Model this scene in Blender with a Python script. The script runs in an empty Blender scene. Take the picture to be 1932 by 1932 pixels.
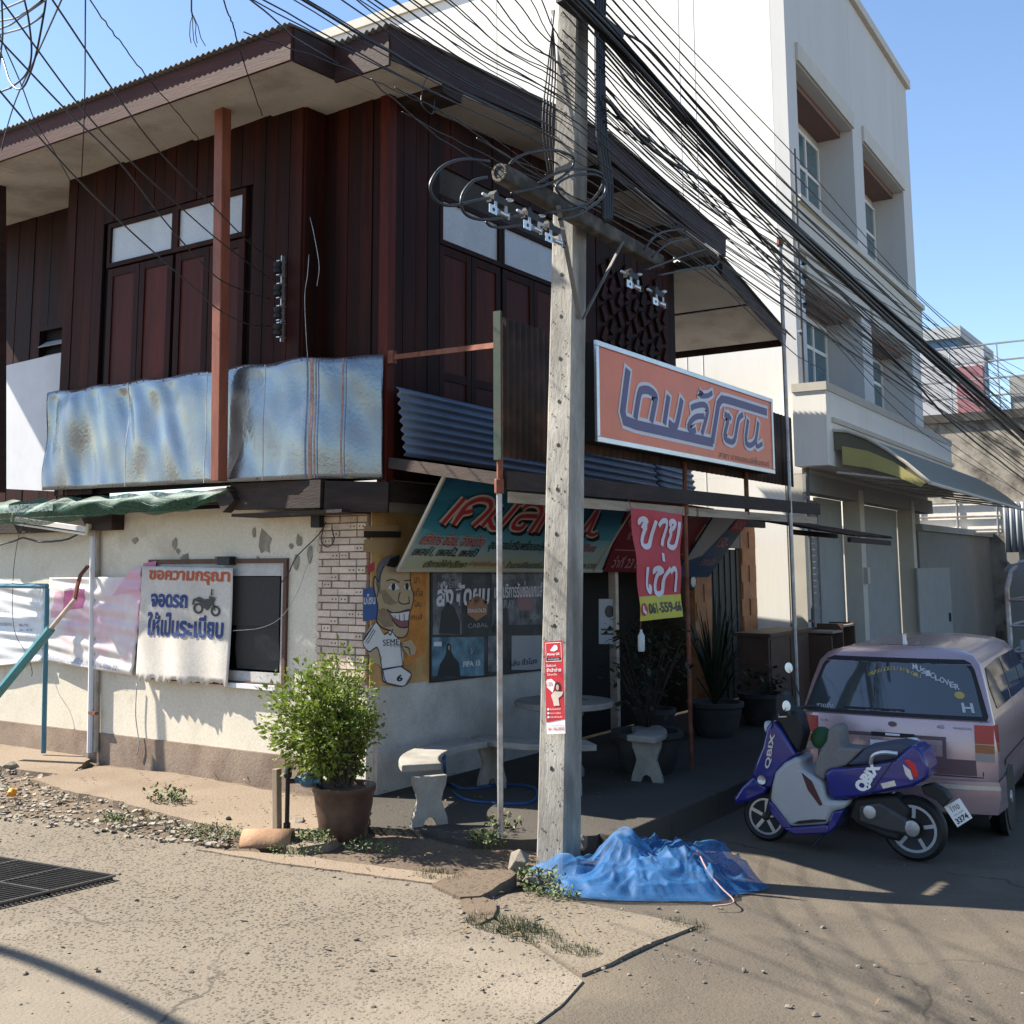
import bpy, bmesh, math, random
from mathutils import Vector as V, Matrix
R = random.Random(7)
sc = bpy.context.scene
col = sc.collection
PI = math.pi

# ------------------------------------------------------------------ camera
FX, CU, CV, EYE = 2105., 966., 787., 2.1          # focal length and principal point in a 1932 px wide frame
ph, pt, rl = math.radians(33.53), math.radians(7.63), .0052
Fh = V((math.cos(ph), math.sin(ph), 0)); Zu = V((0, 0, 1))
Fw = Fh * math.cos(pt) + Zu * math.sin(pt)
Up = Zu * math.cos(pt) - Fh * math.sin(pt)
Rt = V((math.sin(ph), -math.cos(ph), 0))
Rt, Up = Rt * math.cos(rl) - Up * math.sin(rl), Up * math.cos(rl) + Rt * math.sin(rl)
cd = bpy.data.cameras.new('camera'); cam = bpy.data.objects.new('camera', cd); col.objects.link(cam)
cam.matrix_world = Matrix(((Rt.x, Up.x, -Fw.x, 0), (Rt.y, Up.y, -Fw.y, 0), (Rt.z, Up.z, -Fw.z, EYE), (0, 0, 0, 1)))
cd.sensor_width = 36; cd.lens = 36 * FX / 1932; cd.shift_y = -(966 - CV) / 1932
cd.clip_end = 3000; cd.clip_start = .05
sc.camera = cam

def ray(u, v): return Fw + Rt * ((u - CU) / FX) - Up * ((v - CV) / FX)
EYEP = V((0, 0, EYE))
def at(u, v, X=None, Y=None, z=None):
    d = ray(u, v)
    t = X / d.x if X is not None else Y / d.y if Y is not None else (z - EYE) / d.z
    return EYEP + d * t

# ------------------------------------------------------------------ sky, sun, exposure
SUN = V((-.31, .93, 1.0)).normalized()            # towards the sun
w = bpy.data.worlds.new("World"); sc.world = w; w.use_nodes = True
nt = w.node_tree
sky = nt.nodes.new('ShaderNodeTexSky'); sky.sky_type = 'NISHITA'; sky.sun_disc = False
sky.sun_elevation = math.asin(SUN.z); sky.sun_rotation = math.atan2(SUN.x, SUN.y)
sky.air_density = 1.0; sky.dust_density = .35; sky.ozone_density = 3.2
bg = nt.nodes['Background']; bg.inputs[1].default_value = .088
nt.links.new(sky.outputs[0], bg.inputs[0])
sd = bpy.data.lights.new('sun', 'SUN'); sun = bpy.data.objects.new('sun', sd); col.objects.link(sun)
sd.energy = 5.0; sd.angle = math.radians(.55); sd.color = (1, .93, .81)
sun.rotation_euler = SUN.to_track_quat('Z', 'Y').to_euler(); sun.location = SUN * 60
sc.view_settings.view_transform = 'Standard'; sc.view_settings.look = 'None'
sc.view_settings.exposure = 1.48; sc.view_settings.gamma = 1; sc.view_settings.use_curve_mapping = False

# ------------------------------------------------------------------ helpers
OFF = {}
class MB:
    """collects polygons; build() links them as one mesh object"""
    def __init__(s): s.v = []; s.f = []
    def add(s, vs, fs):
        b = len(s.v); s.v += [V(p) for p in vs]; s.f += [[b + i for i in f] for f in fs]; return s
    def quad(s, a, b, c, d): return s.add([a, b, c, d], [(0, 1, 2, 3)])
    def box(s, lo, hi):
        x0, y0, z0 = lo; x1, y1, z1 = hi
        return s.add([(x0,y0,z0),(x1,y0,z0),(x1,y1,z0),(x0,y1,z0),(x0,y0,z1),(x1,y0,z1),(x1,y1,z1),(x0,y1,z1)],
            [(3,2,1,0),(4,5,6,7),(0,1,5,4),(1,2,6,5),(2,3,7,6),(3,0,4,7)])
    def obox(s, c, ax, ay, az, sx, sy, sz):
        c = V(c); P = [c + ax*(i*sx/2) + ay*(j*sy/2) + az*(k*sz/2) for k in (-1,1) for i, j in ((-1,-1),(1,-1),(1,1),(-1,1))]
        return s.add(P, [(3,2,1,0),(4,5,6,7),(0,1,5,4),(1,2,6,5),(2,3,7,6),(3,0,4,7)])
    def bar(s, a, b, wd, th, up=Zu):
        a, b = V(a), V(b); d = (b - a); L = d.length; d.normalize()
        sx = d.cross(V(up))
        if sx.length < 1e-4: sx = d.cross(V((1, 0, 0)))
        sx.normalize(); uz = sx.cross(d)
        return s.obox((a + b) / 2, d, sx, uz, L, wd, th)
    def tube(s, pts, r, n=6, closed=False, cap=True):
        pts = [V(p) for p in pts]; m = len(pts); rs = r if isinstance(r, (list, tuple)) else [r] * m
        ring = []; prev = None
        for i in range(m):
            if closed: d = pts[(i+1) % m] - pts[i-1]
            else: d = pts[min(i+1, m-1)] - pts[max(i-1, 0)]
            d.normalize()
            if prev is None:
                q = V((0, 0, 1)) if abs(d.z) < .9 else V((1, 0, 0)); a = d.cross(q).normalized()
            else:
                a = prev - d * prev.dot(d); a = a.normalized() if a.length > 1e-6 else d.orthogonal().normalized()
            prev = a; b = d.cross(a)
            ring += [pts[i] + (a * math.cos(2*PI*k/n) + b * math.sin(2*PI*k/n)) * rs[i] for k in range(n)]
        fs = []
        for i in range(m if closed else m - 1):
            j = (i + 1) % m
            for k in range(n): fs.append((i*n+k, i*n+(k+1) % n, j*n+(k+1) % n, j*n+k))
        if cap and not closed: fs += [tuple(range(n))[::-1], tuple((m-1)*n+k for k in range(n))]
        return s.add(ring, fs)
    def lathe(s, prof, c=(0,0,0), n=20, axis=None):
        c = V(c); ax = V(axis or (0,0,1)).normalized(); a = ax.orthogonal().normalized(); b = ax.cross(a)
        vs = [c + ax*z + (a*math.cos(2*PI*k/n) + b*math.sin(2*PI*k/n))*r for r, z in prof for k in range(n)]
        m = len(prof); fs = [(i*n+k, i*n+(k+1) % n, (i+1)*n+(k+1) % n, (i+1)*n+k) for i in range(m-1) for k in range(n)]
        fs += [tuple(range(n))[::-1], tuple((m-1)*n+k for k in range(n))]
        return s.add(vs, fs)
    def loft(s, secs, n=16, e=2.6):
        """secs: (centre, side axis, up axis, half width, half height): super-ellipse sections"""
        vs = []
        for c, ax, ay, hw, hh in secs:
            for k in range(n):
                t = 2*PI*k/n; ct, st = math.cos(t), math.sin(t)
                vs.append(V(c) + V(ax)*(hw*math.copysign(abs(ct)**(2/e), ct)) + V(ay)*(hh*math.copysign(abs(st)**(2/e), st)))
        m = len(secs); fs = [(i*n+k, i*n+(k+1) % n, (i+1)*n+(k+1) % n, (i+1)*n+k) for i in range(m-1) for k in range(n)]
        fs += [tuple(range(n))[::-1], tuple((m-1)*n+k for k in range(n))]
        return s.add(vs, fs)
    def prism(s, poly, o, ax, ay, d):
        """poly in 2d (ax, ay from o), pushed along vector d"""
        o, ax, ay, d = V(o), V(ax), V(ay), V(d); n = len(poly)
        P = [o + ax*x + ay*y for x, y in poly]
        return s.add(P + [p + d for p in P], [tuple(range(n))[::-1], tuple(range(n, 2*n))] + [(i, (i+1) % n, n+(i+1) % n, n+i) for i in range(n)])
    def grid(s, fn, nu, nv):
        vs = [fn(i/nu, j/nv) for j in range(nv+1) for i in range(nu+1)]
        return s.add(vs, [(j*(nu+1)+i, j*(nu+1)+i+1, (j+1)*(nu+1)+i+1, (j+1)*(nu+1)+i) for j in range(nv) for i in range(nu)])
    def build(s, name, mat, parent=None, smooth=False, bevel=0, solid=0, local=False, fix=True):
        me = bpy.data.meshes.new(name)
        off = V((0,0,0)) if (parent is None or local) else OFF.get(parent.name, V((0,0,0)))
        me.from_pydata([p - off for p in s.v], [], s.f); me.update()
        if fix:
            bm = bmesh.new(); bm.from_mesh(me); bmesh.ops.recalc_face_normals(bm, faces=bm.faces); bm.to_mesh(me); bm.free()
        if smooth:
            me.shade_smooth()
            if smooth != 2: me.set_sharp_from_angle(angle=math.radians(40))
        o = bpy.data.objects.new(name, me); col.objects.link(o)
        if mat: me.materials.append(mat)
        if parent is not None: o.parent = parent; OFF[o.name] = off
        if bevel:
            b = o.modifiers.new('bevel', 'BEVEL'); b.width = bevel; b.segments = 2; b.limit_method = 'ANGLE'; b.angle_limit = math.radians(40)
        if solid:
            q = o.modifiers.new('solid', 'SOLIDIFY'); q.thickness = solid; q.offset = 0
        return o

def each(mb, name, m, parent, **k):
    par = list(range(len(mb.v)))
    def find(i):
        while par[i] != i: par[i] = par[par[i]]; i = par[i]
        return i
    for f in mb.f:
        for i in f[1:]: par[find(i)] = find(f[0])
    groups = {}
    for f in mb.f: groups.setdefault(find(f[0]), []).append(f)
    for fs in groups.values():
        q = MB(); ids = sorted({i for f in fs for i in f}); mp = {i: n for n, i in enumerate(ids)}
        q.v = [mb.v[i] for i in ids]; q.f = [[mp[i] for i in f] for f in fs]; q.build(name, m, parent, **k)
def tag(o, label=None, cat=None, group=None, kind=None):
    if label: o['label'] = label
    if cat: o['category'] = cat
    if group: o['group'] = group
    if kind: o['kind'] = kind
    return o
def thing(name, label, cat, loc=(0,0,0), rz=0, group=None):
    o = bpy.data.objects.new(name, None); col.objects.link(o); o.location = V(loc); o.rotation_euler = (0, 0, rz); o.empty_display_size = .2
    OFF[o.name] = V(loc); return tag(o, label, cat, group)
def struct(o): o['kind'] = 'structure'; return o
def stuff(o): o['kind'] = 'stuff'; return o
def piece(mesh, name, parent, loc, rot=(0,0,0), scale=(1,1,1), mat=None):
    o = bpy.data.objects.new(name, mesh); col.objects.link(o); o.parent = parent
    o.location = V(loc) - OFF.get(parent.name, V((0,0,0))); o.rotation_euler = rot; o.scale = scale
    return o
def unit(name, mat, bev=.0):
    me = bpy.data.meshes.new(name); bm = bmesh.new(); bmesh.ops.create_cube(bm, size=1)
    if bev: bmesh.ops.bevel(bm, geom=bm.edges[:], offset=bev, segments=1, affect='EDGES')
    bm.to_mesh(me); bm.free(); me.materials.append(mat); return me

# ------------------------------------------------------------------ materials
def mat(name, c, rough=.7, metal=0, var=.18, scale=3, c2=None, fine=40, bump=.15, stretch=(1,1,1), dirt=None, dscale=1.2, damt=.5, rand=0, spec=.4, coat=0, dlo=.48):
    m = bpy.data.materials.new(name); m.use_nodes = True; n = m.node_tree; L = n.links.new
    b = n.nodes['Principled BSDF']; b.inputs['Roughness'].default_value = rough; b.inputs['Metallic'].default_value = metal
    b.inputs['Specular IOR Level'].default_value = spec; b.inputs['Coat Weight'].default_value = coat
    g = n.nodes.new('ShaderNodeNewGeometry'); mp = n.nodes.new('ShaderNodeMapping'); mp.inputs['Scale'].default_value = stretch
    L(g.outputs['Position'], mp.inputs[0])
    def noise(sc_, det=4):
        t = n.nodes.new('ShaderNodeTexNoise'); t.inputs['Scale'].default_value = sc_; t.inputs['Detail'].default_value = det; t.inputs['Roughness'].default_value = .6
        L(mp.outputs[0], t.inputs[0]); return t.outputs[0]
    def mix(f, a, b_, typ='MIX'):
        x = n.nodes.new('ShaderNodeMix'); x.data_type = 'RGBA'; x.blend_type = typ
        for s_, q in ((x.inputs[0], f), (x.inputs[6], a), (x.inputs[7], b_)):
            if hasattr(q, 'links'): L(q, s_)
            else: s_.default_value = q if isinstance(q, (int, float)) else (*q, 1) if len(q) == 3 else q
        return x.outputs[2]
    def ramp(f, lo, hi):
        r = n.nodes.new('ShaderNodeMapRange'); r.inputs[1].default_value = lo; r.inputs[2].default_value = hi; L(f, r.inputs[0]); return r.outputs[0]
    ca = tuple(min(1, x*(1-var)) for x in c); cb = c2 or tuple(min(1, x*(1+var)) for x in c)
    out = mix(ramp(noise(scale), .3, .7), ca, cb)
    fn = noise(fine, 3)
    out = mix(ramp(fn, .25, .75), out, mix(1.0, out, (.78,.78,.78) if var > .065 else (.95,.95,.95), 'MULTIPLY'))
    if rand:
        oi = n.nodes.new('ShaderNodeObjectInfo'); hs = n.nodes.new('ShaderNodeHueSaturation')
        r = n.nodes.new('ShaderNodeMapRange'); r.inputs[3].default_value = 1-rand; r.inputs[4].default_value = 1+rand; L(oi.outputs['Random'], r.inputs[0])
        L(r.outputs[0], hs.inputs['Value']); L(out, hs.inputs['Color']); out = hs.outputs[0]
    if dirt: out = mix(math_mul(n, ramp(noise(dscale, 6), dlo, dlo+.2), damt), out, dirt)
    L(out, b.inputs['Base Color'])
    if bump:
        bp = n.nodes.new('ShaderNodeBump'); bp.inputs['Strength'].default_value = bump; bp.inputs['Distance'].default_value = .01
        L(fn, bp.inputs['Height']); L(bp.outputs[0], b.inputs['Normal'])
    return m
def math_mul(n, a, k):
    x = n.nodes.new('ShaderNodeMath'); x.operation = 'MULTIPLY'; n.links.new(a, x.inputs[0]); x.inputs[1].default_value = k; return x.outputs[0]
def paint(name, c, rough=.5, **k):
    k.setdefault('var', .06); k.setdefault('bump', .03); return mat(name, c, rough, **k)

M = {}
M['wood'] = mat('red_brown_boards', (.040,.0085,.005), .6, var=.5, scale=2, fine=14, stretch=(6,6,.5), bump=.25, dirt=(.012,.007,.006), dscale=1.0, damt=.85, rand=.35, dlo=.42, spec=.12)
M['woodred'] = mat('red_painted_boards', (.078,.013,.0075), .55, var=.3, scale=2, fine=14, stretch=(6,6,.5), bump=.2, dirt=(.03,.010,.008), dscale=1.2, damt=.6, rand=.2, spec=.15)
M['fascia'] = mat('fascia_boards', (.050,.027,.025), .6, var=.25, scale=3, fine=20, stretch=(1,1,4), bump=.2, dirt=(.03,.026,.026), damt=.5, spec=.15)
M['fasred'] = mat('red_fascia_boards', (.066,.024,.019), .6, var=.25, scale=3, fine=20, stretch=(1,.3,4), bump=.2, spec=.15)
M['post'] = mat('orange_brown_post', (.27,.082,.045), .55, var=.2, scale=4, fine=25, stretch=(4,4,.8), bump=.15, dirt=(.09,.04,.03), damt=.35)
M['beam'] = mat('old_dark_beam', (.036,.021,.016), .8, var=.4, scale=3, fine=18, stretch=(1,1,5), bump=.4, dirt=(.01,.008,.008), damt=.7)
M['soffit'] = mat('soffit_sheet', (.48,.455,.43), .8, var=.12, scale=1.4, dirt=(.24,.20,.17), dscale=1.7, damt=.6, bump=.05)
M['roof'] = mat('roof_sheet', (.10,.095,.09), .7, var=.3, scale=4, dirt=(.10,.05,.03), damt=.5)
M['plaster'] = mat('cream_plaster', (.68,.615,.495), .85, var=.07, scale=1.2, dirt=(.36,.29,.20), dscale=2.3, damt=.55, bump=.12, dlo=.56)
M['plinth'] = mat('bare_plinth', (.29,.215,.16), .9, var=.2, scale=3, dirt=(.13,.08,.055), dscale=2, damt=.6, bump=.4)
M['patch'] = mat('bare_patches', (.27,.24,.19), .9, var=.3, scale=10, bump=.4)
M['brick'] = mat('pale_bricks', (.60,.47,.37), .85, var=.1, scale=8, rand=.14, bump=.2)
M['mortar'] = mat('mortar', (.42,.33,.26), .95, bump=.3)
M['black'] = mat('black_rubber', (.012,.012,.013), .6, var=.2)
M['blackcable'] = mat('black_cable', (.016,.016,.018), .42, var=.2, bump=0)
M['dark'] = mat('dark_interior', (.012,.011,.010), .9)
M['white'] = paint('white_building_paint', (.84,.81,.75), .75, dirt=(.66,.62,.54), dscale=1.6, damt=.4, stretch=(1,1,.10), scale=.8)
M['wfront'] = paint('shaded_front_white', (.60,.585,.56), .75, dirt=(.48,.46,.42), dscale=1.6, damt=.5, stretch=(1,1,.10), scale=.8)  # front white greyed in the colour itself, standing in for shade on it
M['wtrim'] = paint('beige_trim', (.56,.52,.44), .7)
M['wceil'] = paint('brown_ceiling', (.21,.12,.10), .7)
M['wgrey'] = paint('grey_paint', (.32,.32,.305), .75)
M['lowwall'] = mat('grey_render', (.26,.25,.23), .85, var=.08, dirt=(.24,.23,.21), damt=.4)
M['stained'] = mat('stained_concrete', (.40,.36,.30), .9, var=.25, scale=1.4, dirt=(.05,.045,.04), dscale=1.5, damt=.95, bump=.2, dlo=.46)
M['concrete'] = mat('pole_concrete', (.37,.345,.30), .85, var=.28, scale=5, fine=45, dirt=(.10,.092,.08), dscale=2.6, damt=.75, bump=.5, stretch=(1,1,.3), dlo=.45)
M['conc2'] = mat('bench_concrete', (.30,.28,.245), .9, var=.2, scale=5, dirt=(.12,.11,.09), damt=.5, bump=.4)
M['tub'] = mat('shade_darkened_tub', (.05,.047,.042), .9, var=.3, dirt=(.025,.025,.02), damt=.7)  # grey concrete, darkened in the colour to match deep shade under the canopy
M['galv'] = mat('galvanised_steel', (.42,.42,.42), .45, metal=.6, var=.25, scale=8, dirt=(.22,.09,.045), dscale=3, damt=.6)
M['rust'] = mat('rusty_steel', (.20,.07,.04), .8, metal=.2, var=.4, scale=9, bump=.4, dirt=(.34,.16,.10), damt=.5)
M['alu'] = mat('aluminium', (.62,.62,.62), .35, metal=.8, var=.08, bump=.03)
M['glassdark'] = mat('dark_glass', (.012,.016,.018), .06, var=.1, bump=0, spec=.8)
M['bluegl'] = mat('teal_glass', (.08,.16,.19), .1, var=.15, bump=0, spec=.8)
M['frosted'] = mat('frosted_pane', (.52,.55,.58), .35, var=.1, scale=2.2, bump=.02, dirt=(.35,.37,.40), damt=.4)
M['whitepan'] = mat('white_sheet', (.62,.62,.64), .5, var=.05, bump=.02, dirt=(.45,.44,.45), damt=.3)
M['bluetin'] = mat('blue_tin', (.20,.25,.33), .5, metal=.3, var=.2, scale=2, dirt=(.10,.09,.09), damt=.4, dscale=2)
M['rusttin'] = mat('rusty_tin', (.045,.028,.022), .85, var=.5, scale=2.5, dirt=(.10,.045,.025), damt=.6, dscale=2.5, bump=.3)
M['greentin'] = mat('green_tin', (.035,.06,.042), .7, var=.3, scale=5, dirt=(.05,.03,.02), damt=.8, dscale=5)
M['terra'] = mat('brown_glaze_pot', (.062,.033,.022), .5, var=.3, scale=6, dirt=(.14,.095,.07), dscale=5, damt=.4)
M['soil'] = mat('soil', (.09,.06,.04), .95, var=.4, bump=.6)
M['rock'] = mat('broken_concrete', (.20,.175,.14), .9, var=.25, scale=9, bump=.5, rand=.15)
M['bluepipe'] = mat('blue_pvc', (.05,.17,.24), .4, var=.15)
M['greenpole'] = mat('teal_pole', (.07,.23,.25), .5, var=.2)
M['palewood'] = mat('pale_pole', (.55,.44,.36), .7, var=.2, stretch=(1,1,4))
M['hose'] = mat('blue_hose', (.012,.06,.17), .4)
M['redpaint'] = paint('red_print', (.50,.025,.035), .5)
M['wprint'] = paint('white_print', (.78,.76,.74), .5)
M['bprint'] = paint('black_print', (.018,.018,.02), .5)
M['blueprint'] = paint('blue_print', (.035,.075,.24), .55)
M['orprint'] = paint('orange_red_print', (.55,.10,.04), .55)
M['tinred'] = mat('faded_red_stripe', (.34,.20,.16), .45, metal=.5, var=.3, scale=30); M['tinblue'] = mat('faded_blue_stripe', (.14,.18,.28), .45, metal=.5, var=.3, scale=30)
M['cloth'] = mat('old_cloth', (.60,.56,.50), .9, var=.08, scale=4, dirt=(.42,.35,.27), damt=.4, bump=.1)

def smooth_pts(P, per=6):
    if len(P) < 3: return [P[0].lerp(P[1], i/10) for i in range(11)]
    Q = [P[0]*2 - P[1]] + P + [P[-1]*2 - P[-2]]; out = []
    for i in range(1, len(Q)-2):
        a, b, c, d = Q[i-1], Q[i], Q[i+1], Q[i+2]
        for k in range(per):
            t = k/per; out.append(((b*2) + (c-a)*t + (a*2-b*5+c*4-d)*t*t + (b*3-a-c*3+d)*t**3)*.5)
    return out + [P[-1]]
# ------------------------------------------------------------------ surfaces that carry print
class Surf:
    """a patch given by four corners (lower left, lower right, upper right, upper left) with an optional bulge"""
    def __init__(s, a, b, c, d, disp=None):
        s.a, s.b, s.c, s.d = V(a), V(b), V(c), V(d); s.disp = disp
        s.n = (s.b - s.a).cross(s.d - s.a).normalized()
    def p(s, x, y, off=0.):
        q = (s.a*(1-x) + s.b*x)*(1-y) + (s.d*(1-x) + s.c*x)*y
        return q + s.n*((s.disp(x, y) if s.disp else 0) + off)
    def px(s, u, v, z=0):
        d = ray(u, v); t = (s.a - EYEP).dot(s.n)/d.dot(s.n); q = EYEP + d*t - s.a; e, g = s.b - s.a, s.d - s.a
        ee, gg, eg, qe, qg = e.dot(e), g.dot(g), e.dot(g), q.dot(e), q.dot(g); D_ = ee*gg - eg*eg
        return ((qe*gg - qg*eg)/D_, (qg*ee - qe*eg)/D_)
    def sheet(s, name, m, parent=None, nu=1, nv=1, off=0, solid=0, back=None, smooth=True):
        mb = MB()
        if back:
            for k in (0, 1): pass
            P = [s.p(0,0,off), s.p(1,0,off), s.p(1,1,off), s.p(0,1,off)]; Q = [p - s.n*back for p in P]
            mb.add(P + Q, [(0,1,2,3),(7,6,5,4),(0,4,5,1),(1,5,6,2),(2,6,7,3),(3,7,4,0)])
            return mb.build(name, m, parent)
        mb.grid(lambda x, y: s.p(x, y, off), nu, nv)
        return mb.build(name, m, parent, smooth=2 if smooth else False, solid=solid, fix=False)
    def poly(s, mb, pts, off): 
        mb.add([s.p(x, y, off) for x, y in pts], [tuple(range(len(pts)))]); return mb
    def rect(s, mb, x0, y0, x1, y1, off, nu=1):
        for i in range(nu):
            xa, xb = x0+(x1-x0)*i/nu, x0+(x1-x0)*(i+1)/nu
            s.poly(mb, [(xa,y0),(xb,y0),(xb,y1),(xa,y1)], off)
        return mb
    def ell(s, mb, x, y, rx, ry, off, n=16, a0=0, a1=2*PI):
        return s.poly(mb, [(x+rx*math.cos(a0+(a1-a0)*k/n), y+ry*math.sin(a0+(a1-a0)*k/n)) for k in range(n)], off)
    def stroke(s, mb, pts, wx, wy, off, closed=False, curve=0):
        """a line of pen width wx (across) / wy (up) in patch units, mitred, no overlaps"""
        k = wx / wy; P = [V((x, y*k)) for x, y in pts]
        if curve and len(P) > 2:
            P3 = smooth_pts([V((a.x, a.y, 0)) for a in P], curve); P = [V((a.x, a.y)) for a in P3]
        m = len(P); Lf = []; Rg = []
        for i in range(m):
            d0 = P[i] - P[i-1] if (i > 0 or closed) else P[1] - P[0]
            d1 = P[(i+1) % m] - P[i] if (i < m-1 or closed) else P[-1] - P[-2]
            d0.normalize(); d1.normalize(); n0 = V((-d0.y, d0.x)); n1 = V((-d1.y, d1.x)); nn = n0 + n1
            nn = n0 if nn.length < 1e-3 else nn.normalized(); h = wx/2 / max(.45, nn.dot(n0))
            e = V((0,0))
            if not closed and i == 0: e = -d1*(wx*.0)
            Lf.append(P[i] + nn*h + e); Rg.append(P[i] - nn*h + e)
        mb.add([s.p(q.x, q.y/k, off) for i in range(m) for q in (Lf[i], Rg[i])], [(2*i, 2*i+1, 2*((i+1) % m)+1, 2*((i+1) % m)) for i in range(m if closed else m-1)])
        return mb
    def text(s, body, x0, y0, x1, y1, m, parent, name='lettering', off=.003, bold=0., shear=0., grow=0., outline=None, ow=.04):
        if outline: s.text(body, x0, y0, x1, y1, outline, parent, name='lettering_outline', off=off, bold=bold+ow, shear=shear, grow=ow); off += .0025
        c = bpy.data.curves.new('t', 'FONT'); c.body = body; c.offset = bold; c.shear = shear; c.resolution_u = 3
        o = bpy.data.objects.new('t', c); col.objects.link(o)
        dg = bpy.context.evaluated_depsgraph_get(); me = bpy.data.meshes.new_from_object(o.evaluated_get(dg))
        bpy.data.objects.remove(o); bpy.data.curves.remove(c)
        xs = [v.co.x for v in me.vertices]; ys = [v.co.y for v in me.vertices]
        if not xs: return None
        ax, bx, ay, by = min(xs), max(xs), min(ys), max(ys)
        ax += grow; bx -= grow; ay += grow; by -= grow
        mb = MB(); mb.add([s.p(x0+(v.co.x-ax)/(bx-ax)*(x1-x0), y0+(v.co.y-ay)/(by-ay)*(y1-y0), off) for v in me.vertices], [tuple(p.vertices) for p in me.polygons])
        bpy.data.meshes.remove(me)
        return mb.build(name, m, parent, fix=False)

# ================================================================== GROUND
def noise2(x, y):
    return (math.sin(x*1.7+y*.9)+math.sin(x*.6-y*2.3+1.3)+math.sin(x*3.1+y*2.7+.5)*.5)/2.5
def sstep(a, b, x):
    t = min(1, max(0, (x-a)/(b-a))); return t*t*(3-2*t)
def road_z(x, y): return -.010 - .19*sstep(5.4, 8.6, x)*sstep(-9, 1, y if y < 1 else 1) if y > -9 else -.012

def ground_mat(name, base, base2, peb, pscale, pebamt, patch, crack=False):
    m = bpy.data.materials.new(name); m.use_nodes = True; n = m.node_tree; L = n.links.new; b = n.nodes['Principled BSDF']
    b.inputs['Roughness'].default_value = .9; b.inputs['Specular IOR Level'].default_value = .25
    g = n.nodes.new('ShaderNodeNewGeometry')
    def N(sc_, d=5, r=.6):
        t = n.nodes.new('ShaderNodeTexNoise'); t.inputs['Scale'].default_value = sc_; t.inputs['Detail'].default_value = d; t.inputs['Roughness'].default_value = r; L(g.outputs['Position'], t.inputs[0]); return t.outputs[0]
    def mr(f, a, c, lo=0., hi=1.):
        r = n.nodes.new('ShaderNodeMapRange'); r.inputs[1].default_value = a; r.inputs[2].default_value = c; r.inputs[3].default_value = lo; r.inputs[4].default_value = hi; L(f, r.inputs[0]); return r.outputs[0]
    def mx(f, a, c):
        x = n.nodes.new('ShaderNodeMix'); x.data_type = 'RGBA'
        for s_, q in ((x.inputs[0], f), (x.inputs[6], a), (x.inputs[7], c)):
            if hasattr(q, 'links'): L(q, s_)
            else: s_.default_value = (*q, 1) if isinstance(q, tuple) else q
        return x.outputs[2]
    def mm(a, c, op='MULTIPLY'):
        x = n.nodes.new('ShaderNodeMath'); x.operation = op
        for i, q in enumerate((a, c)):
            if hasattr(q, 'links'): L(q, x.inputs[i])
            else: x.inputs[i].default_value = q
        return x.outputs[0]
    out = mx(mr(N(.7), .35, .65), base, base2)
    out = mx(mr(N(60, 2), .3, .7, 0, .45), out, tuple(x*.62 for x in base))
    vo = n.nodes.new('ShaderNodeTexVoronoi'); vo.inputs['Scale'].default_value = pscale; L(g.outputs['Position'], vo.inputs['Vector'])
    sep = n.nodes.new('ShaderNodeSeparateColor'); L(vo.outputs['Color'], sep.inputs[0])
    rad = mr(sep.outputs[0], 0, 1, .20, .52)                       # stones of uneven size
    stone = mm(mr(mm(vo.outputs['Distance'], rad, 'SUBTRACT'), -.06, .04, 1, 0), mm(mr(N(.7, 5), .35, .52), mr(sep.outputs[1], .12, .3)))
    stone = mm(stone, pebamt)
    pc = mx(sep.outputs[2], peb, tuple(x*1.6 for x in peb))
    out = mx(stone, out, pc)
    if patch: out = mx(mr(N(.45, 6), .54, .66, 0, .75), out, patch)
    if crack:
        wv = n.nodes.new('ShaderNodeVectorMath'); wv.operation = 'MULTIPLY_ADD'; t = n.nodes.new('ShaderNodeTexNoise'); t.inputs['Scale'].default_value = 1.6; t.inputs['Detail'].default_value = 6; L(g.outputs['Position'], t.inputs[0])
        L(t.outputs['Color'], wv.inputs[0]); wv.inputs[1].default_value = (.9, .9, 0); L(g.outputs['Position'], wv.inputs[2])
        vc = n.nodes.new('ShaderNodeTexVoronoi'); vc.feature = 'DISTANCE_TO_EDGE'; vc.inputs['Scale'].default_value = .33; L(wv.outputs[0], vc.inputs['Vector'])
        ck = mm(mr(vc.outputs['Distance'], .0015, .006, 1, 0), mr(N(.9, 3), .42, .6))
        out = mx(mm(ck, .75), out, tuple(x*.25 for x in base))
        out = mx(mr(N(.28, 6, .7), .52, .70, 0, .55), out, tuple(x*.62 for x in base))
        out = mx(mr(N(3.2, 5, .7), .58, .72, 0, .4), out, tuple(x*.7 for x in base))
    L(out, b.inputs['Base Color'])
    bp = n.nodes.new('ShaderNodeBump'); bp.inputs['Strength'].default_value = .55; bp.inputs['Distance'].default_value = .012
    L(mm(N(45, 4), mm(stone, .8), 'ADD'), bp.inputs['Height']); L(bp.outputs[0], b.inputs['Normal'])
    return m
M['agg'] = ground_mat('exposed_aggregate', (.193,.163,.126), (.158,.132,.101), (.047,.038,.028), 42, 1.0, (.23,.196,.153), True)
M['road'] = ground_mat('road_concrete', (.117,.098,.075), (.088,.074,.058), (.05,.042,.033), 60, .45, (.145,.119,.086), True)
M['agg2'] = ground_mat('apron_aggregate', (.192,.160,.12), (.16,.131,.096), (.05,.042,.034), 46, .9, (.15,.118,.088))
M['pad'] = ground_mat('sandy_slab', (.245,.19,.138), (.205,.158,.115), (.11,.085,.064), 46, .45, (.155,.115,.08))
M['verge'] = ground_mat('sandy_soil', (.145,.108,.076), (.105,.078,.056), (.06,.046,.036), 24, .8, (.19,.142,.10))
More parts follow.
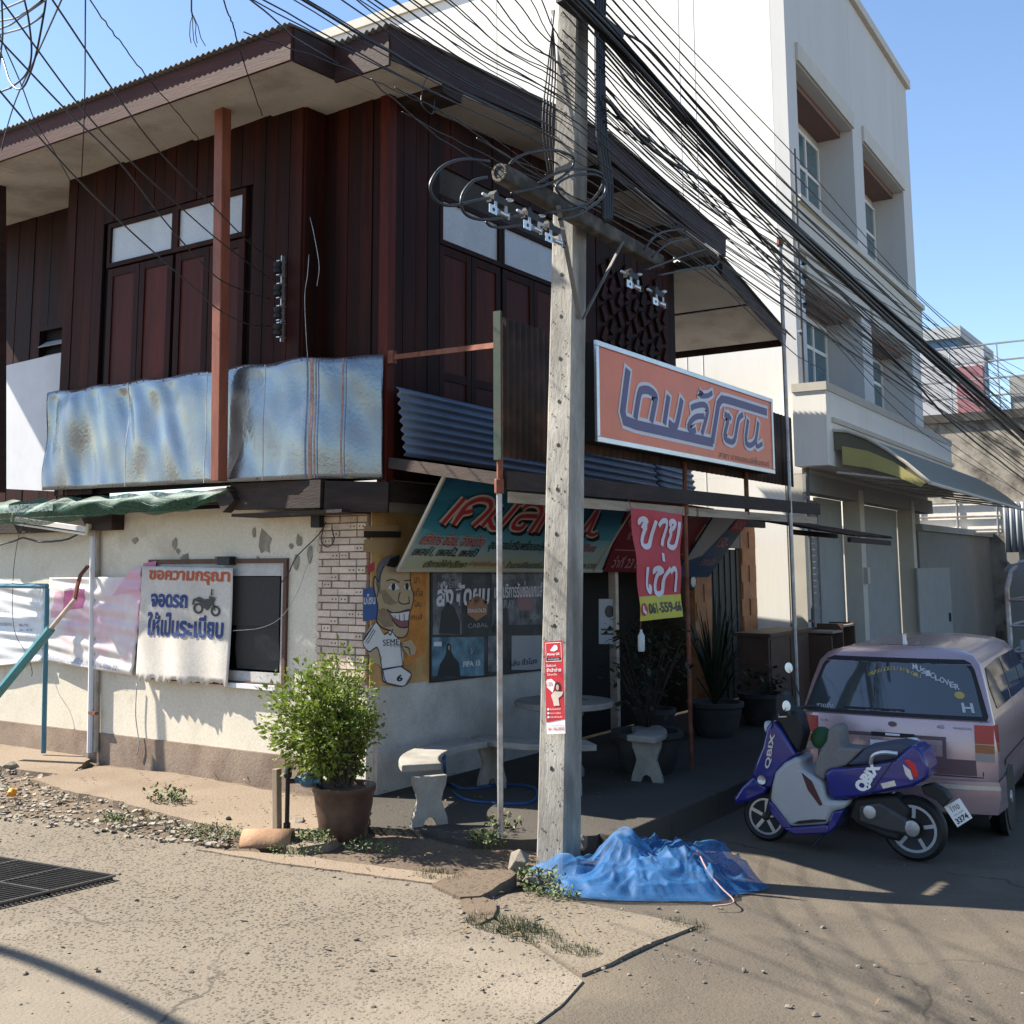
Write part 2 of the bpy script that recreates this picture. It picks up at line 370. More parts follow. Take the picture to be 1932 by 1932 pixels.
M['pave'] = ground_mat('worn_pavement', (.072,.064,.054), (.058,.052,.044), (.035,.03,.026), 40, .4, (.042,.034,.027))
M['earth'] = mat('earth', (.17,.13,.09), .95, scale=.3)

mb = MB(); mb.quad((-400,-400,-.6),(400,-400,-.6),(400,400,-.6),(-400,400,-.6)); struct(mb.build('ground', M['earth'], fix=False))
# right-hand street: one sheet that falls away from the left street
mb = MB(); nx, ny = 110, 60
mb.grid(lambda a, c: V((-16+100*a**1.6, -30+34.6*c, road_z(-16+100*a**1.6, -30+34.6*c) + .006*noise2((-16+100*a**1.6)*2, c*70))), nx, ny)
struct(mb.build('street', M['road'], smooth=2, fix=False))
# left-hand concrete street
edge = [(0,1540),(120,1551),(250,1572),(400,1600),(560,1625),(700,1640),(800,1655),(850,1680),(905,1716),(985,1770),(1060,1822),(1100,1850),(1060,1895),(1010,1932)]
E0 = [at(u, v, z=0) for u, v in edge]
poly = [V((E0[0].x, 34, 0))] + [V((p.x, p.y, 0)) for p in E0] + [V((2.9,-1.2,0)), V((1.5,-9,0)), V((-18,-9,0)), V((-18,34,0))]
mb = MB(); n = len(poly); bot = [p - V((0,0,.16)) for p in poly]
mb.add(poly + bot, [tuple(range(n))] + [(i, n+i, n+(i+1) % n, (i+1) % n) for i in range(n)])
o = struct(mb.build('concrete_street', M['agg'])); 
# verge of soil between street and house
def verge_z(x, y): return -.034 + .018*noise2(x*3, y*3) + .012*noise2(x*9+2, y*8) - .10*sstep(5.2, 4.4, y) - .0
mb = MB(); mb.grid(lambda a, c: V((5.2+3.1*a, 4.25+13*c, verge_z(5.2+3.1*a, 4.25+13*c) + (.0 if 1 else 0))), 70, 200)
struct(mb.build('verge', M['verge'], smooth=2, fix=False))
def slab(name, pix, z, th, m, jag=0, off=0):
    P = [at(u, v, z=z) for u, v in pix]; P = [V((p.x, p.y, z)) for p in P]
    if jag:
        Q = []
        for i, p in enumerate(P):
            q = P[(i+1) % len(P)]; k = max(1, int((q-p).length/.12))
            for t in range(k):
                r_ = p.lerp(q, t/k)
                if t: r_ = r_ + V((R.uniform(-jag, jag), R.uniform(-jag, jag), 0))
                Q.append(r_)
        P = Q
    mb = MB(); n = len(P)
    mb.add(P + [p - V((0,0,th)) for p in P], [tuple(range(n))] + [(i, n+i, n+(i+1) % n, (i+1) % n) for i in range(n)])
    return mb.build(name, m)
struct(slab('side_path', [(190,1445),(330,1458),(540,1497),(700,1530),(690,1560),(620,1590),(560,1600),(520,1585),(400,1556),(290,1530),(200,1505),(120,1490),(60,1470)], .035, .12, M['pad'], .02))
struct(slab('side_path', [(-40,1400),(120,1410),(170,1432),(130,1462),(40,1452),(-40,1440)], .03, .1, M['pad'], .02))
struct(slab('side_path', [(370,1602),(560,1612),(640,1625),(760,1640),(850,1650),(900,1640),(930,1660),(905,1690),(860,1672),(700,1650),(560,1632),(430,1612)], .012, .1, M['pad'], .015))
# pavement in front of the shop with its kerb
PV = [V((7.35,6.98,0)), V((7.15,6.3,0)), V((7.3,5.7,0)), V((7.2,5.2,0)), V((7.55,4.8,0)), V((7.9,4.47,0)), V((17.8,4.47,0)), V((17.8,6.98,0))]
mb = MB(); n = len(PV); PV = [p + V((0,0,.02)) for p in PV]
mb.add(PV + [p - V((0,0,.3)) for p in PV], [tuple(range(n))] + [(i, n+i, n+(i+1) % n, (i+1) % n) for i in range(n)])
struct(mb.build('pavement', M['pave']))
for i in range(10):
    mb = MB(); x0 = 7.95 + i*.985; mb.box((x0, 4.31, -.3), (x0+.972, 4.466, .03 + R.uniform(-.006, .006)))
    o = struct(mb.build('kerb', M['pave'] if i != 4 else mat('yellow_kerb_paint', (.22,.16,.04), .8, var=.2, dirt=(.2,.18,.15), damt=.8, dscale=3), bevel=.012))
AP = [(905,1716),(935,1690),(985,1678),(1040,1690),(1100,1700),(1190,1716),(1280,1735),(1312,1742),(1275,1764),(1230,1785),(1190,1808),(1150,1830),(1098,1850),(1060,1822),(985,1770)]
q = MB(); P = [at(u, v, z=-.03) for u, v in AP]; c_ = sum(P, V((0,0,0)))/len(P); vs = [c_]; fs = []
for r_ in (.34, .67, 1.0): vs += [c_.lerp(p, r_ if r_ < 1 else r_*R.uniform(.985,1.015)) for p in P]
n = len(P); vs = [V((p.x, p.y, road_z(p.x, p.y) + .016)) for p in vs] + [V((p.x, p.y, road_z(p.x, p.y) - .08)) for p in vs[-n:]]
for i in range(n):
    j = (i+1) % n; fs.append((0, 1+i, 1+j))
    for k in (0, 1, 2): fs.append((1+k*n+i, 1+(k+1)*n+i, 1+(k+1)*n+j, 1+k*n+j))
q.add(vs, fs); struct(q.build('apron', M['agg2']))
# right of the shop: the pavement before the white building
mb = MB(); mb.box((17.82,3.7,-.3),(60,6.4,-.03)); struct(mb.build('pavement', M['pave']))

# ================================================================== WOODEN HOUSE
HX, HY = 8.07, 6.98
house = thing('wooden_house', 'old two storey house with dark red board upper floor and cream plaster ground floor', 'house', (HX, HY, 0))
# ground floor walls: left wall with a window opening, right wall up to the shop front
wy0, wy1, wz0, wz1 = 8.05, 10.05, .97, 2.15       # window opening in the left wall
mb = MB(); T = .14
def wallx(y0, y1, z0, z1): mb.box((HX, y0, z0), (HX+T, y1, z1))
wallx(7.61, wy0, .3, 2.72); wallx(wy1, 16.5, .3, 2.72); wallx(wy0, wy1, .3, wz0); wallx(wy0, wy1, wz1, 2.72)
mb.build('wall', M['plaster'], house)
mb = MB(); mb.box((HX-.012, 7.61, -.2), (HX+T, 16.5, .297)); mb.build('plinth', M['plinth'], house)
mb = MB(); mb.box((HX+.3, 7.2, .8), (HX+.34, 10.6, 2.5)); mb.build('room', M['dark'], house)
RY = 6.93
mb = MB(); mb.box((HX+.1, RY, -.2), (11.3, RY+.12, 2.9)); o = mb.build('shop_wall', mat('white_shop_wall', (.50,.47,.42), .85, dirt=(.32,.27,.21), damt=.5), house)
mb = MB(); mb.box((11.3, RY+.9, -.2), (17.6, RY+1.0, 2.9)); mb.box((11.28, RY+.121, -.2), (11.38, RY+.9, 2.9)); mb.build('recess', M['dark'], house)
mb = MB(); mb.box((HX+T+.001, 7.13, 2.721), (17.6, 16, 2.8)); mb.build('floor', M['beam'], house)
mb = MB()
for u, v, rx, rz in [(255,1020,.06,.04),(500,1022,.10,.13),(488,1060,.045,.07),(408,1055,.03,.035),(640/1.9,1040,.04,.03),(565,1022,.05,.07),(560,1060,.05,.07),(480,1005,.03,.05),(550,1030,.03,.03),(330,1025,.05,.06),(350,1052,.07,.05),(300,1080,.06,.04),(585,1045,.03,.09),(245,1135,.03,.02),(520,1290,.05,.03),(575,1340,.06,.07)]:
    p = at(u, v, X=HX); k = 11
    mb.add([V((HX-.004-.0004*len(mb.f), p.y + rx*math.cos(2*PI*i/k)*R.uniform(.6,1.2), p.z + rz*math.sin(2*PI*i/k)*R.uniform(.6,1.3))) for i in range(k)], [tuple(range(k))])
stuff(mb.build('bare_patch', M['patch'], house))
# brick pillar at the corner, brick by brick (perforated ends proud)
me_b = unit('brick', M['brick'], .004); me_h = unit('brick', M['brick'], .004)
mb = MB(); mb.box((HX+.012, 6.985, -.2), (HX+.16, 7.608, 2.72)); mb.build('pillar_core', M['mortar'], house)
hole = MB(); row = 0; z = 1.02
while z < 2.70:
    hB = .056; zc = z + hB/2; y = 6.975 + (0 if row % 2 else -.09)
    while y < 7.60:
        L = .215 if (int((y-6.9)/.21)+row) % 3 else .115
        y0, y1 = max(y, 6.972), min(y+L, 7.605)
        if y1 - y0 > .03:
            hdr = L < .2; pr = .016 if hdr else R.uniform(0,.006)
            piece(me_b, 'brick', house, (HX+.02-pr, (y0+y1)/2, zc), (R.uniform(-.012,.012), 0, R.uniform(-.01,.01)), (.09, y1-y0-.012, hB))
            if hdr and y1-y0 > .09:
                for d in (-.022, .022):
                    c = V((HX-.0255-pr, (y0+y1)/2+d, zc)); hole.add([c + V((-.0006, math.cos(k)*.0085, math.sin(k)*.0085)) for k in [i*PI/4 for i in range(8)]], [tuple(range(8))])
        y += L
    z += .0685; row += 1
stuff(hole.build('brick_hole', M['black'], house))
mb = MB(); mb.box((HX-.004, 6.975, -.2), (HX+.15, 7.60, 1.015)); mb.build('pillar_base', M['plaster'], house)

# ---------- upper floor boards
XA, XB, YF = 7.70, 8.00, 6.72                     # left face, corner room face, right face
Z0, Z1 = 2.92, 6.66
me_p = unit('board', M['wood'], .004); me_pr = unit('board', M['woodred'], .004)
def boards(p0, p1, z0, z1, wd=.17, me=me_p, nrm=None, holes=()):
    """vertical boards from p0 to p1 (plan points), normal outward nrm"""
    p0, p1 = V((*p0, 0)), V((*p1, 0)); d = p1 - p0; Lt = d.length; d.normalize(); k = max(1, round(Lt/wd)); w_ = Lt/k; rz = math.atan2(d.y, d.x)
    for i in range(k):
        c = p0 + d*(w_*(i+.5)); s0 = w_*(i+.5); spans = [(z0, z1)]
        for a, b, ha, hb in holes:
            if a < s0 < b: spans = [q for sp in spans for q in ((sp[0], min(sp[1], ha)), (max(sp[0], hb), sp[1])) if q[1]-q[0] > .03]
        for za, zb in spans:
            pr = R.uniform(0, .008) + (.006 if i % 2 else 0)
            piece(me, 'board', house, (c.x + nrm[0]*pr, c.y + nrm[1]*pr, (za+zb)/2), (0, 0, rz), (w_-.007, .028, zb-za))
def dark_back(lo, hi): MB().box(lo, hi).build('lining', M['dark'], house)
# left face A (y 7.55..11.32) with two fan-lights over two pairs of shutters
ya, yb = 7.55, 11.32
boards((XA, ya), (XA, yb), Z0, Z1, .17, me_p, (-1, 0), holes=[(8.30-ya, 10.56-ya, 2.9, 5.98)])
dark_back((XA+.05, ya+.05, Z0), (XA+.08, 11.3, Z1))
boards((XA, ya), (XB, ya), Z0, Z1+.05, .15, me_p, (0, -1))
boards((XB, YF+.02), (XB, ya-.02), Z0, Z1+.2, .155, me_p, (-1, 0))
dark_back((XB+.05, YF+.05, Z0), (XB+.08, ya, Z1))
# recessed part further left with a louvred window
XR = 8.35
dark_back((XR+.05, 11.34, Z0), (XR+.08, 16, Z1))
boards((XR, 11.34), (XR, 16), Z0, Z1, .18, me_p, (-1, 0), holes=[(.55, 1.42, 4.35, 5.1)])
boards((XA+.02, 11.33), (XR-.02, 11.33), Z0, Z1, .16, me_p, (0, 1))
lw = MB()
for k in range(4): lw.obox((XR-.01, 12.32, 4.42+.17*k), V((0,1,0)), V((.8,0,.6)), V((-.6,0,.8)), .78, .14, .008)
win = MB(); 
for lo, hi in (((XR-.05,11.88,4.28),(XR+.02,12.77,4.345)),((XR-.05,11.88,5.10),(XR+.02,12.77,5.16)),((XR-.05,11.88,4.345),(XR+.02,11.94,5.10)),((XR-.05,12.71,4.345),(XR+.02,12.77,5.10)),((XR-.04,12.15,4.345),(XR+.01,12.19,5.10))): win.box(lo, hi)
wf = win.build('louvre_window', M['wood'], house); lw.build('louvre_slat', M['frosted'], wf, fix=True)
# fan-lights and shutters on A
def fan(x, y0, y1, z0, z1):
    f = MB(); t = .05
    for lo, hi in (((x-.03,y0-t,z0-t),(x+.03,y1+t,z0)),((x-.03,y0-t,z1),(x+.03,y1+t,z1+t)),((x-.03,y0-t,z0),(x+.03,y0,z1)),((x-.03,y1,z0),(x+.03,y1+t,z1))): f.box(lo, hi)
    fo = f.build('window_frame', M['wood'], house); MB().box((x, y0+.001, z0+.001), (x+.01, y1-.001, z1-.001)).build('pane', M['frosted'], fo)
fan(XA, 9.46, 10.50, 5.50, 5.91); fan(XA, 8.38, 9.36, 5.50, 5.91)
def shutter(p0, p1, z0, z1, nrm):
    """a panelled wooden shutter between two plan points"""
    p0, p1 = V((*p0,0)), V((*p1,0)); d = (p1-p0).normalized(); L = (p1-p0).length; nn = V((*nrm,0)); c = (p0+p1)/2
    f = MB(); t = .085
    for s_ in (t/2, L-t/2): f.obox(p0 + d*s_ + Zu*((z0+z1)/2), d, nn, Zu, t-.002, .036, z1-z0)
    for zz in (z0+t/2, z0+(z1-z0)*.36, z1-t/2): f.obox(c + Zu*zz, d, nn, Zu, L-2*t-.002, .033, t)
    so = f.build('shutter', M['wood'], house)
    g = MB(); g.obox(c + Zu*((z0+z1)/2) - nn*.006, d, nn, Zu, L-2*t+.01, .02, z1-z0-.04); g.build('shutter_panel', M['woodred'], so)
for y0, y1 in ((8.34,8.86),(8.87,9.39),(9.44,9.98),(9.99,10.53)): shutter((XA, y0), (XA, y1), 3.0, 5.43, (-1, 0))
# right face (x 8.0 .. 14.35) with fan-lights, shutters, a fretwork vent and mesh
hr = [(.78, 3.35, 3.2, 6.2)]
boards((XB+.02, YF), (14.35, YF), Z0, Z1+.25, .19, me_p, (0, -1), holes=hr)
dark_back((XB+.1, YF+.05, Z0), (14.3, YF+.08, Z1)); boards((14.35, YF+.02), (14.35, 12), Z0, Z1, .2, me_p, (1, 0))
MB().box((XB-.035, YF-.035, Z0-.2), (XB+.075, YF+.075, Z1+.15)).build('corner_post', M['woodred'], house)
def fany(y, x0, x1, z0, z1):
    f = MB(); t = .05
    for lo, hi in (((x0-t,y-.03,z0-t),(x1+t,y+.03,z0)),((x0-t,y-.03,z1),(x1+t,y+.03,z1+t)),((x0-t,y-.03,z0),(x0,y+.03,z1)),((x1,y-.03,z0),(x1+t,y+.03,z1))): f.box(lo, hi)
    fo = f.build('window_frame', M['wood'], house); MB().box((x0+.001, y, z0+.001), (x1-.001, y+.01, z1-.001)).build('pane', M['frosted'], fo)
fany(YF, 8.84, 9.86, 5.42, 5.84); fany(YF, 9.97, 11.25, 5.42, 5.84)
MB().box((8.80, YF+.01, 5.9), (11.3, YF+.03, 6.2)).build('mesh_screen', mat('grey_mesh', (.06,.055,.05), .9, var=.3), house)
for x0, x1 in ((8.8,9.35),(9.36,9.9),(9.94,10.58),(10.59,11.3)): shutter((x0, YF), (x1, YF), 3.25, 5.36, (0, -1))
for k in range(9):                                # fretwork vent boards right of the pole
    for j in range(7):
        piece(me_p, 'vent_slat', house, (12.2+k*.22, YF-.045, 4.2+j*.27 + (.13 if k % 2 else 0)), (0, .5 if j % 2 else -.5, 0), (.10, .03, .2))

# ---------- roof: eaves, rake, soffits
def wave_sheet(p, along, up, n_waves, L, W, amp, m, name, parent, per=6, cols=1):
    """corrugated sheet: p corner, 'along' crosses the waves (length L), 'up' runs with them (length W)"""
    p, along, up = V(p), V(along).normalized(), V(up).normalized(); nn = along.cross(up)
    mb = MB(); k = n_waves*per
    mb.grid(lambda a, c: p + along*(a*L) + up*(c*W) + nn*(amp*math.sin(a*n_waves*2*PI)), k, cols)
    return mb.build(name, m, parent, smooth=2, solid=.004, fix=False)
XE, YE = 6.75, 6.80                               # eave lines
slope = V((1, 0, .085)).normalized()
def fas(a, b, h=.30, th=.03, m='fascia', drop=0): 
    a, b = V(a), V(b); q = MB(); q.bar(a - Zu*(h/2+drop), b - Zu*(h/2+drop), th, h); return q.build('fascia', M[m], house)
ZE = 6.86
fas((XE, YE, ZE), (XE, 14.2, ZE), m='fasred'); fas((XE+.02, YE, ZE), (7.32, YE, ZE+.03)); fas((7.30, YE-.02, ZE+.03), (7.30, 6.13, ZE+.03), .34)
# rake over the right face: rises to the ridge, falls behind it, then the steeper lean-to
rk = [(7.30,6.90),(8.9,7.06),(10.2,7.20),(11.3,7.24),(12.4,7.10),(13.6,6.96),(14.9,6.84)]
for (xa, za), (xb, zb) in zip(rk, rk[1:]): fas((xa, 6.13, za), (xb, 6.13, zb), .29)
# roof coverings
wave_sheet((XE-.07, YE-.03, ZE+.02), (0,1,0), slope, 98, 7.42, 4.7, .013, M['roof'], 'roof_sheet', house)
wave_sheet((7.24, 6.08, ZE+.05), (0,1,0), V((4.06,0,.34)), 10, .74, 4.1, .016, M['roof'], 'roof_sheet', house)
wave_sheet((11.3, 6.08, 7.27), (0,1,0), V((3.65,0,-.42)), 80, 6.5, 3.72, .013, M['roof'], 'roof_sheet', house)
# soffits
def soffit(pts, name='soffit', m='soffit'): 
    q = MB(); P = [V(p) for p in pts]; n_ = len(P); q.add(P + [p + Zu*.012 for p in P], [tuple(range(n_)), tuple(range(n_, 2*n_))[::-1]] + [(i, (i+1) % n_, n_+(i+1) % n_, n_+i) for i in range(n_)]); return q.build(name, M[m], house)
zs = 6.60
for i in range(7): soffit([(XE+.02, YE+.02+1.16*i, zs), (XE+.02, YE+.02+1.16*i+1.155, zs), (XR+.1, YE+.02+1.16*i+1.155, zs+.07), (XR+.1 if i > 3 else XA+.1 if i else XB+.1, YE+.02+1.16*i, zs+.07)])
soffit([(7.33, 6.15, zs+.03), (7.33, YE+.015, zs+.03), (8.1, YE+.015, zs+.07), (8.1, 6.15, zs+.07)])
soffit([(8.45, 6.15, zs+.09), (8.45, YF, zs+.11), (11.4, YF, 6.92), (11.4, 6.15, 6.92)])
soffit([(12.1, 6.15, 6.80), (12.1, YF, 6.80), (13.3, YF, 6.66), (13.3, 6.15, 6.66)])
soffit([(13.6, 6.15, 6.62), (13.6, YF, 6.62), (14.85, YF, 6.52), (14.85, 6.15, 6.52)])
q = MB(); q.box((8.12, 6.15, 6.60), (8.42, 9, 6.70)); q.box((11.42,6.15,6.78),(12.08,9,6.9)); q.box((13.32,6.15,6.55),(13.58,9,6.65)); each(q, 'rafter', M['beam'], house)
# lean-to roof at the far end
l0, l1 = V((14.75,6.13,6.5)), V((17.3,6.13,5.86))
q = MB(); q.bar(l0 - Zu*.12, l1 - Zu*.12, .03, .24); q.bar(l1 + V((0,.02,-.12)), V((17.3,9.2,5.86-.12)), .03, .22); q.build('fascia', M['fascia'], house)
wave_sheet(l0 + V((-.1,-.05,.03)), (0,1,0), l1-l0, 40, 3.2, 2.75, .013, M['roof'], 'roof_sheet', house)
for i in range(2):
    a = .0+i*.5
    soffit([(14.4+2.85*a+.03, 6.16, 6.33-.62*a), (14.4+2.85*a+.03, 9.1, 6.33-.62*a), (14.4+2.85*(a+.48), 9.1, 6.33-.62*(a+.48)), (14.4+2.85*(a+.48), 6.16, 6.33-.62*(a+.48))])
# posts of the left gallery
def post(a, b, wd, m='post'):
    q = MB(); q.bar(a, b, wd, wd, (1,0,0)); o = q.build('post', M[m], house, bevel=.008); return o
post(at(413,908,X=7.50), at(421,172,X=7.25), .118); post(at(-2,930,X=7.5), at(-2,320,X=7.3), .12, 'fascia')
q = MB(); q.bar(at(400,172,X=7.28), at(438,163,X=7.28), .10, .04); q.build('bracket', M['beam'], house)
# floor edge beams of the gallery and corner room
q = MB(); q.bar((7.70, 8.42, 2.80), (7.69, 7.2, 2.78), .10, .26); q.bar((7.70, 7.19, 2.76), (7.98, 6.66, 2.74), .08, .28)
q.build('beam', M['beam'], house)
q = MB(); q.box((7.66,6.95,2.60),(8.1,8.4,2.63)); q.bar((7.64,8.46,2.84),(7.64,8.36,2.70),.12,.2); q.build('joist', M['beam'], house)
q = MB(); q.bar((XB+.02, 6.68, 2.80), (17.5, 6.68, 2.80), .06, .2); q.build('beam', M['beam'], house)
q = MB(); q.box((7.72, 8.4, 2.74), (7.78, 11.4, 2.84)); q.build('beam', M['woodred'], house)
# white sheet and galvanised cladding round the gallery
S = Surf(at(5,922,X=8.0), at(106,927,X=8.0), at(121,664,X=8.0), at(10,690,X=8.0)); S.sheet('white_panel', M['whitepan'], house, off=0, back=.012)
tin = bpy.data.materials.new('galvanised_sheet'); tin.use_nodes = True
_n = tin.node_tree; _b = _n.nodes['Principled BSDF']; _b.inputs['Metallic'].default_value = .8; _b.inputs['Roughness'].default_value = .27; _b.inputs['Base Color'].default_value = (.215,.24,.265,1)
_g = _n.nodes.new('ShaderNodeNewGeometry'); _t = _n.nodes.new('ShaderNodeTexNoise'); _t.inputs['Scale'].default_value = 26; _t.inputs['Detail'].default_value = 4; _n.links.new(_g.outputs['Position'], _t.inputs[0])
_t2 = _n.nodes.new('ShaderNodeTexNoise'); _t2.inputs['Scale'].default_value = 3; _n.links.new(_g.outputs['Position'], _t2.inputs[0])
_r = _n.nodes.new('ShaderNodeMapRange'); _r.inputs[1].default_value = .35; _r.inputs[2].default_value = .7; _r.inputs[3].default_value = .16; _r.inputs[4].default_value = .36; _n.links.new(_t2.outputs[0], _r.inputs[0]); _n.links.new(_r.outputs[0], _b.inputs['Roughness'])
_p = _n.nodes.new('ShaderNodeBump'); _p.inputs['Strength'].default_value = .22; _p.inputs['Distance'].default_value = .01; _n.links.new(_t.outputs[0], _p.inputs['Height']); _n.links.new(_p.outputs[0], _b.inputs['Normal'])
def tin_path(s):
    """plan line of the cladding: along the gallery edge, round the corner, back to the corner room"""
    pts = [(7.59,11.42),(7.59,10.4),(7.59,9.3),(7.59,8.3),(7.60,7.62),(7.615,7.40),(7.67,7.22),(7.74,7.06),(7.82,6.92),(7.90,6.76),(7.93,6.70)]
    cum = [0]
    for a, b in zip(pts, pts[1:]): cum.append(cum[-1] + math.hypot(b[0]-a[0], b[1]-a[1]))
    t = s*cum[-1]
    for i in range(len(pts)-1):
        if t <= cum[i+1] + 1e-9:
            f = (t-cum[i])/(cum[i+1]-cum[i]); return V((pts[i][0]*(1-f)+pts[i+1][0]*f, pts[i][1]*(1-f)+pts[i+1][1]*f, 0))
    return V((*pts[-1], 0))
def tin_fn(a, c):
    p = tin_path(a); zt = 4.10 - .03*a + .012*math.sin(a*40); zb = 2.98 - .07*a
    amp = .017*math.exp(-((a-.10)/.13)**2) + .011*math.exp(-((a-.36)/.16)**2) + .006
    wv = amp*(math.sin(a*57+c*3.2+1.9*math.sin(c*2.6+a*11)) + .7*math.sin(a*31-c*4.1+1.3*math.sin(a*17)) + .25*math.sin(a*120+c*9)) + .02*math.exp(-((a-.40)/.05)**2-((c-.45)/.2)**2) + .006*math.sin(c*9+a*13)
    if a > .86: wv += .018*math.exp(-((a-.935)/.012)**2)
    wv *= 1-.8*sstep(.9, 1, c)
    return V((p.x - wv, p.y - wv*.1*(a > .85), zb + (zt-zb)*c))
mb = MB(); mb.grid(tin_fn, 150, 22); mb.build('tin_sheet', tin, house, smooth=2, solid=.002, fix=False)
for a0, a1, m in ((.842,.845,'tinblue'),(.850,.857,'tinred'),(.861,.864,'tinred'),(.868,.870,'tinblue'),(.918,.922,'tinred'),(.926,.928,'tinblue')):
    q = MB(); q.grid(lambda a, c: tin_fn(a0+(a1-a0)*a, .01+.98*c) + V((-.004,-.002,0)), 2, 22); q.build('printed_stripe', M[m], house, smooth=2, fix=False)
q = MB()
for i in range(44):
    a, c = (i+.5)/44, R.choice((.985, .02, .98)); p = tin_fn(a, c) + V((-.004, 0, 0)); q.lathe([(.009,0),(.006,.003),(0,.004)], p, 6, (-1,0,0))
stuff(q.build('nail_head', M['rust'], house))
q = MB()
for a in (.30, .56, .73): q.grid(lambda x, c, a=a: tin_fn(a+.0022*x, .005+.99*c) + V((-.003,0,0)), 1, 22)
each(q, 'sheet_lap', M['galv'], house, smooth=2, fix=False)
# blue corrugated skirt along the right face
def skirt(x0, x1, z0, z1, y, n_=8, m='bluetin'):
    q = MB(); q.grid(lambda a, c: V((x0+(x1-x0)*a, y - .10*(1-c) + .02*math.cos(c*n_*2*PI), z0+(z1-z0)*c - .05*a)), 6, n_*6)
    return q.build('skirt_sheet', M[m], house, smooth=2, solid=.003, fix=False)
skirt(8.02, 10.9, 3.12, 3.78, 6.6); skirt(10.93, 13.3, 3.06, 3.74, 6.6); skirt(13.33, 14.5, 3.03, 3.7, 6.6)
# canopy over the shop front, gutter board and lower end piece
can = MB(); P = [V((XB,6.6,3.02)), V((7.46,5.03,2.79)), V((15.2,5.03,2.84)), V((15.2,6.6,3.0))]
can.add(P + [p + Zu*.03 for p in P], [(0,3,2,1),(4,5,6,7),(0,1,5,4),(1,2,6,5),(2,3,7,6),(3,0,4,7)]); can.build('canopy', M['beam'], house)
q = MB(); q.bar((7.44,5.0,2.79),(15.2,5.0,2.86),.04,.15); q.bar((XB-.02,6.64,3.06),(7.44,5.03,2.80),.05,.10); q.build('fascia', M['beam'], house)
q = MB()
for a, b in (((7.55,5.04,2.66),(8.6,5.04,2.665)),((8.62,5.04,2.665),(11.2,5.04,2.675)),((11.25,5.04,2.675),(15.2,5.04,2.71))): q.bar(a, b, .02, .09)
q.build('batten', mat('bleached_batten', (.42,.34,.25), .8, var=.25, stretch=(.4,4,4), dirt=(.12,.08,.05), damt=.7, dscale=3), house)
wave_sheet((15.25,4.55,2.50), (1,0,0), (0,1,.18), 16, 1.95, 1.6, .02, M['rusttin'], 'canopy_sheet', house)
q = MB(); q.bar((15.2,4.6,2.44),(17.2,4.6,2.42),.05,.07); q.bar((15.2,5.4,2.56),(17.2,5.4,2.54),.05,.07); each(q, 'canopy_rail', M['beam'], house)
# shop front beyond the solid wall: pilasters, folding door, back wall
def blk(name, x0, x1, z0, z1, m, y=RY, d=.1): return MB().box((x0, y, z0), (x1, y+d, z1)).build(name, m, house)
orange = mat('orange_tiles', (.38,.15,.06), .6, var=.3, scale=4, bump=.05)
blk('pilaster', 11.45, 11.62, 0, 2.7, M['lowwall']); blk('pilaster', 12.85, 12.93, 0, 2.7, M['palewood'])
blk('pilaster', 15.25, 15.85, 0, 2.75, orange, RY-.02); blk('pilaster', 17.05, 17.68, 0, 2.75, orange, RY-.02)
for i in range(9):
    piece(unit('tile', orange) if i == 0 else bpy.data.meshes['tile'], 'tile', house, (15.55+(i % 2)*.28-.14, RY-.03, .35+.27*i), (0,0,0), (.26,.012,.26)); piece(bpy.data.meshes['tile'], 'tile', house, (17.36-(i % 2)*.3+.15, RY-.03, .35+.27*i), (0,0,0), (.28,.012,.26))
fd = MB()
for i in range(10): fd.obox((15.92+.115*i, RY+.03, 1.2), V((1,.0,0)), V((0,1,0)), Zu, .10, .03 + .03*(i % 2), 2.3)
fd.build('folding_door', mat('dark_metal_door', (.035,.04,.042), .6, var=.3, stretch=(8,8,.4)), house)
blk('lintel', 15.25, 17.68, 2.37, 2.75, M['lowwall'], RY-.01, .06)

# ================================================================== WHITE SHOPHOUSE
TH = math.radians(1.8); ex = V((math.cos(TH), math.sin(TH), 0)); ey = V((-math.sin(TH), math.cos(TH), 0)); C0 = V((17.69, 6.2, 0))
wb = thing('white_shophouse', 'tall white rendered shophouse with recessed balconies beside the wooden house', 'building', C0)
def W(s, o, z): return C0 + ex*s + ey*o + Zu*z
def wbox(mb, s0, s1, o0, o1, z0, z1): return mb.obox(W((s0+s1)/2, (o0+o1)/2, (z0+z1)/2), ex, ey, Zu, s1-s0, o1-o0, z1-z0)
S0, S1, D, TOP = .42, 10.28, .74, 14.05
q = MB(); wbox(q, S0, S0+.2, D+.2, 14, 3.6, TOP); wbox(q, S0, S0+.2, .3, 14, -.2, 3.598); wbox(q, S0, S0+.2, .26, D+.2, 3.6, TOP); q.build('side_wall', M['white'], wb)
q = MB()
for s0, s1 in ((S0, .99), (4.78, 5.56), (9.38, S1)): wbox(q, s0, s1, 0, .255, 3.61, TOP)
for s0, s1 in ((.991, 4.779), (5.561, 9.379)):
    wbox(q, s0, s1, .002, .25, 11.07, TOP); wbox(q, s0, s1, .002, .25, 7.1, 8.25); wbox(q, s0, s1, .002, .25, 3.62, 5.08)
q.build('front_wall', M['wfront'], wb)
q = MB()
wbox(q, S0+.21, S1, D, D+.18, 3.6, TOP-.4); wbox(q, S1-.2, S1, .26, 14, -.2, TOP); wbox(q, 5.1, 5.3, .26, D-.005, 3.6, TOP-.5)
q.build('back_wall', M['wfront'], wb)
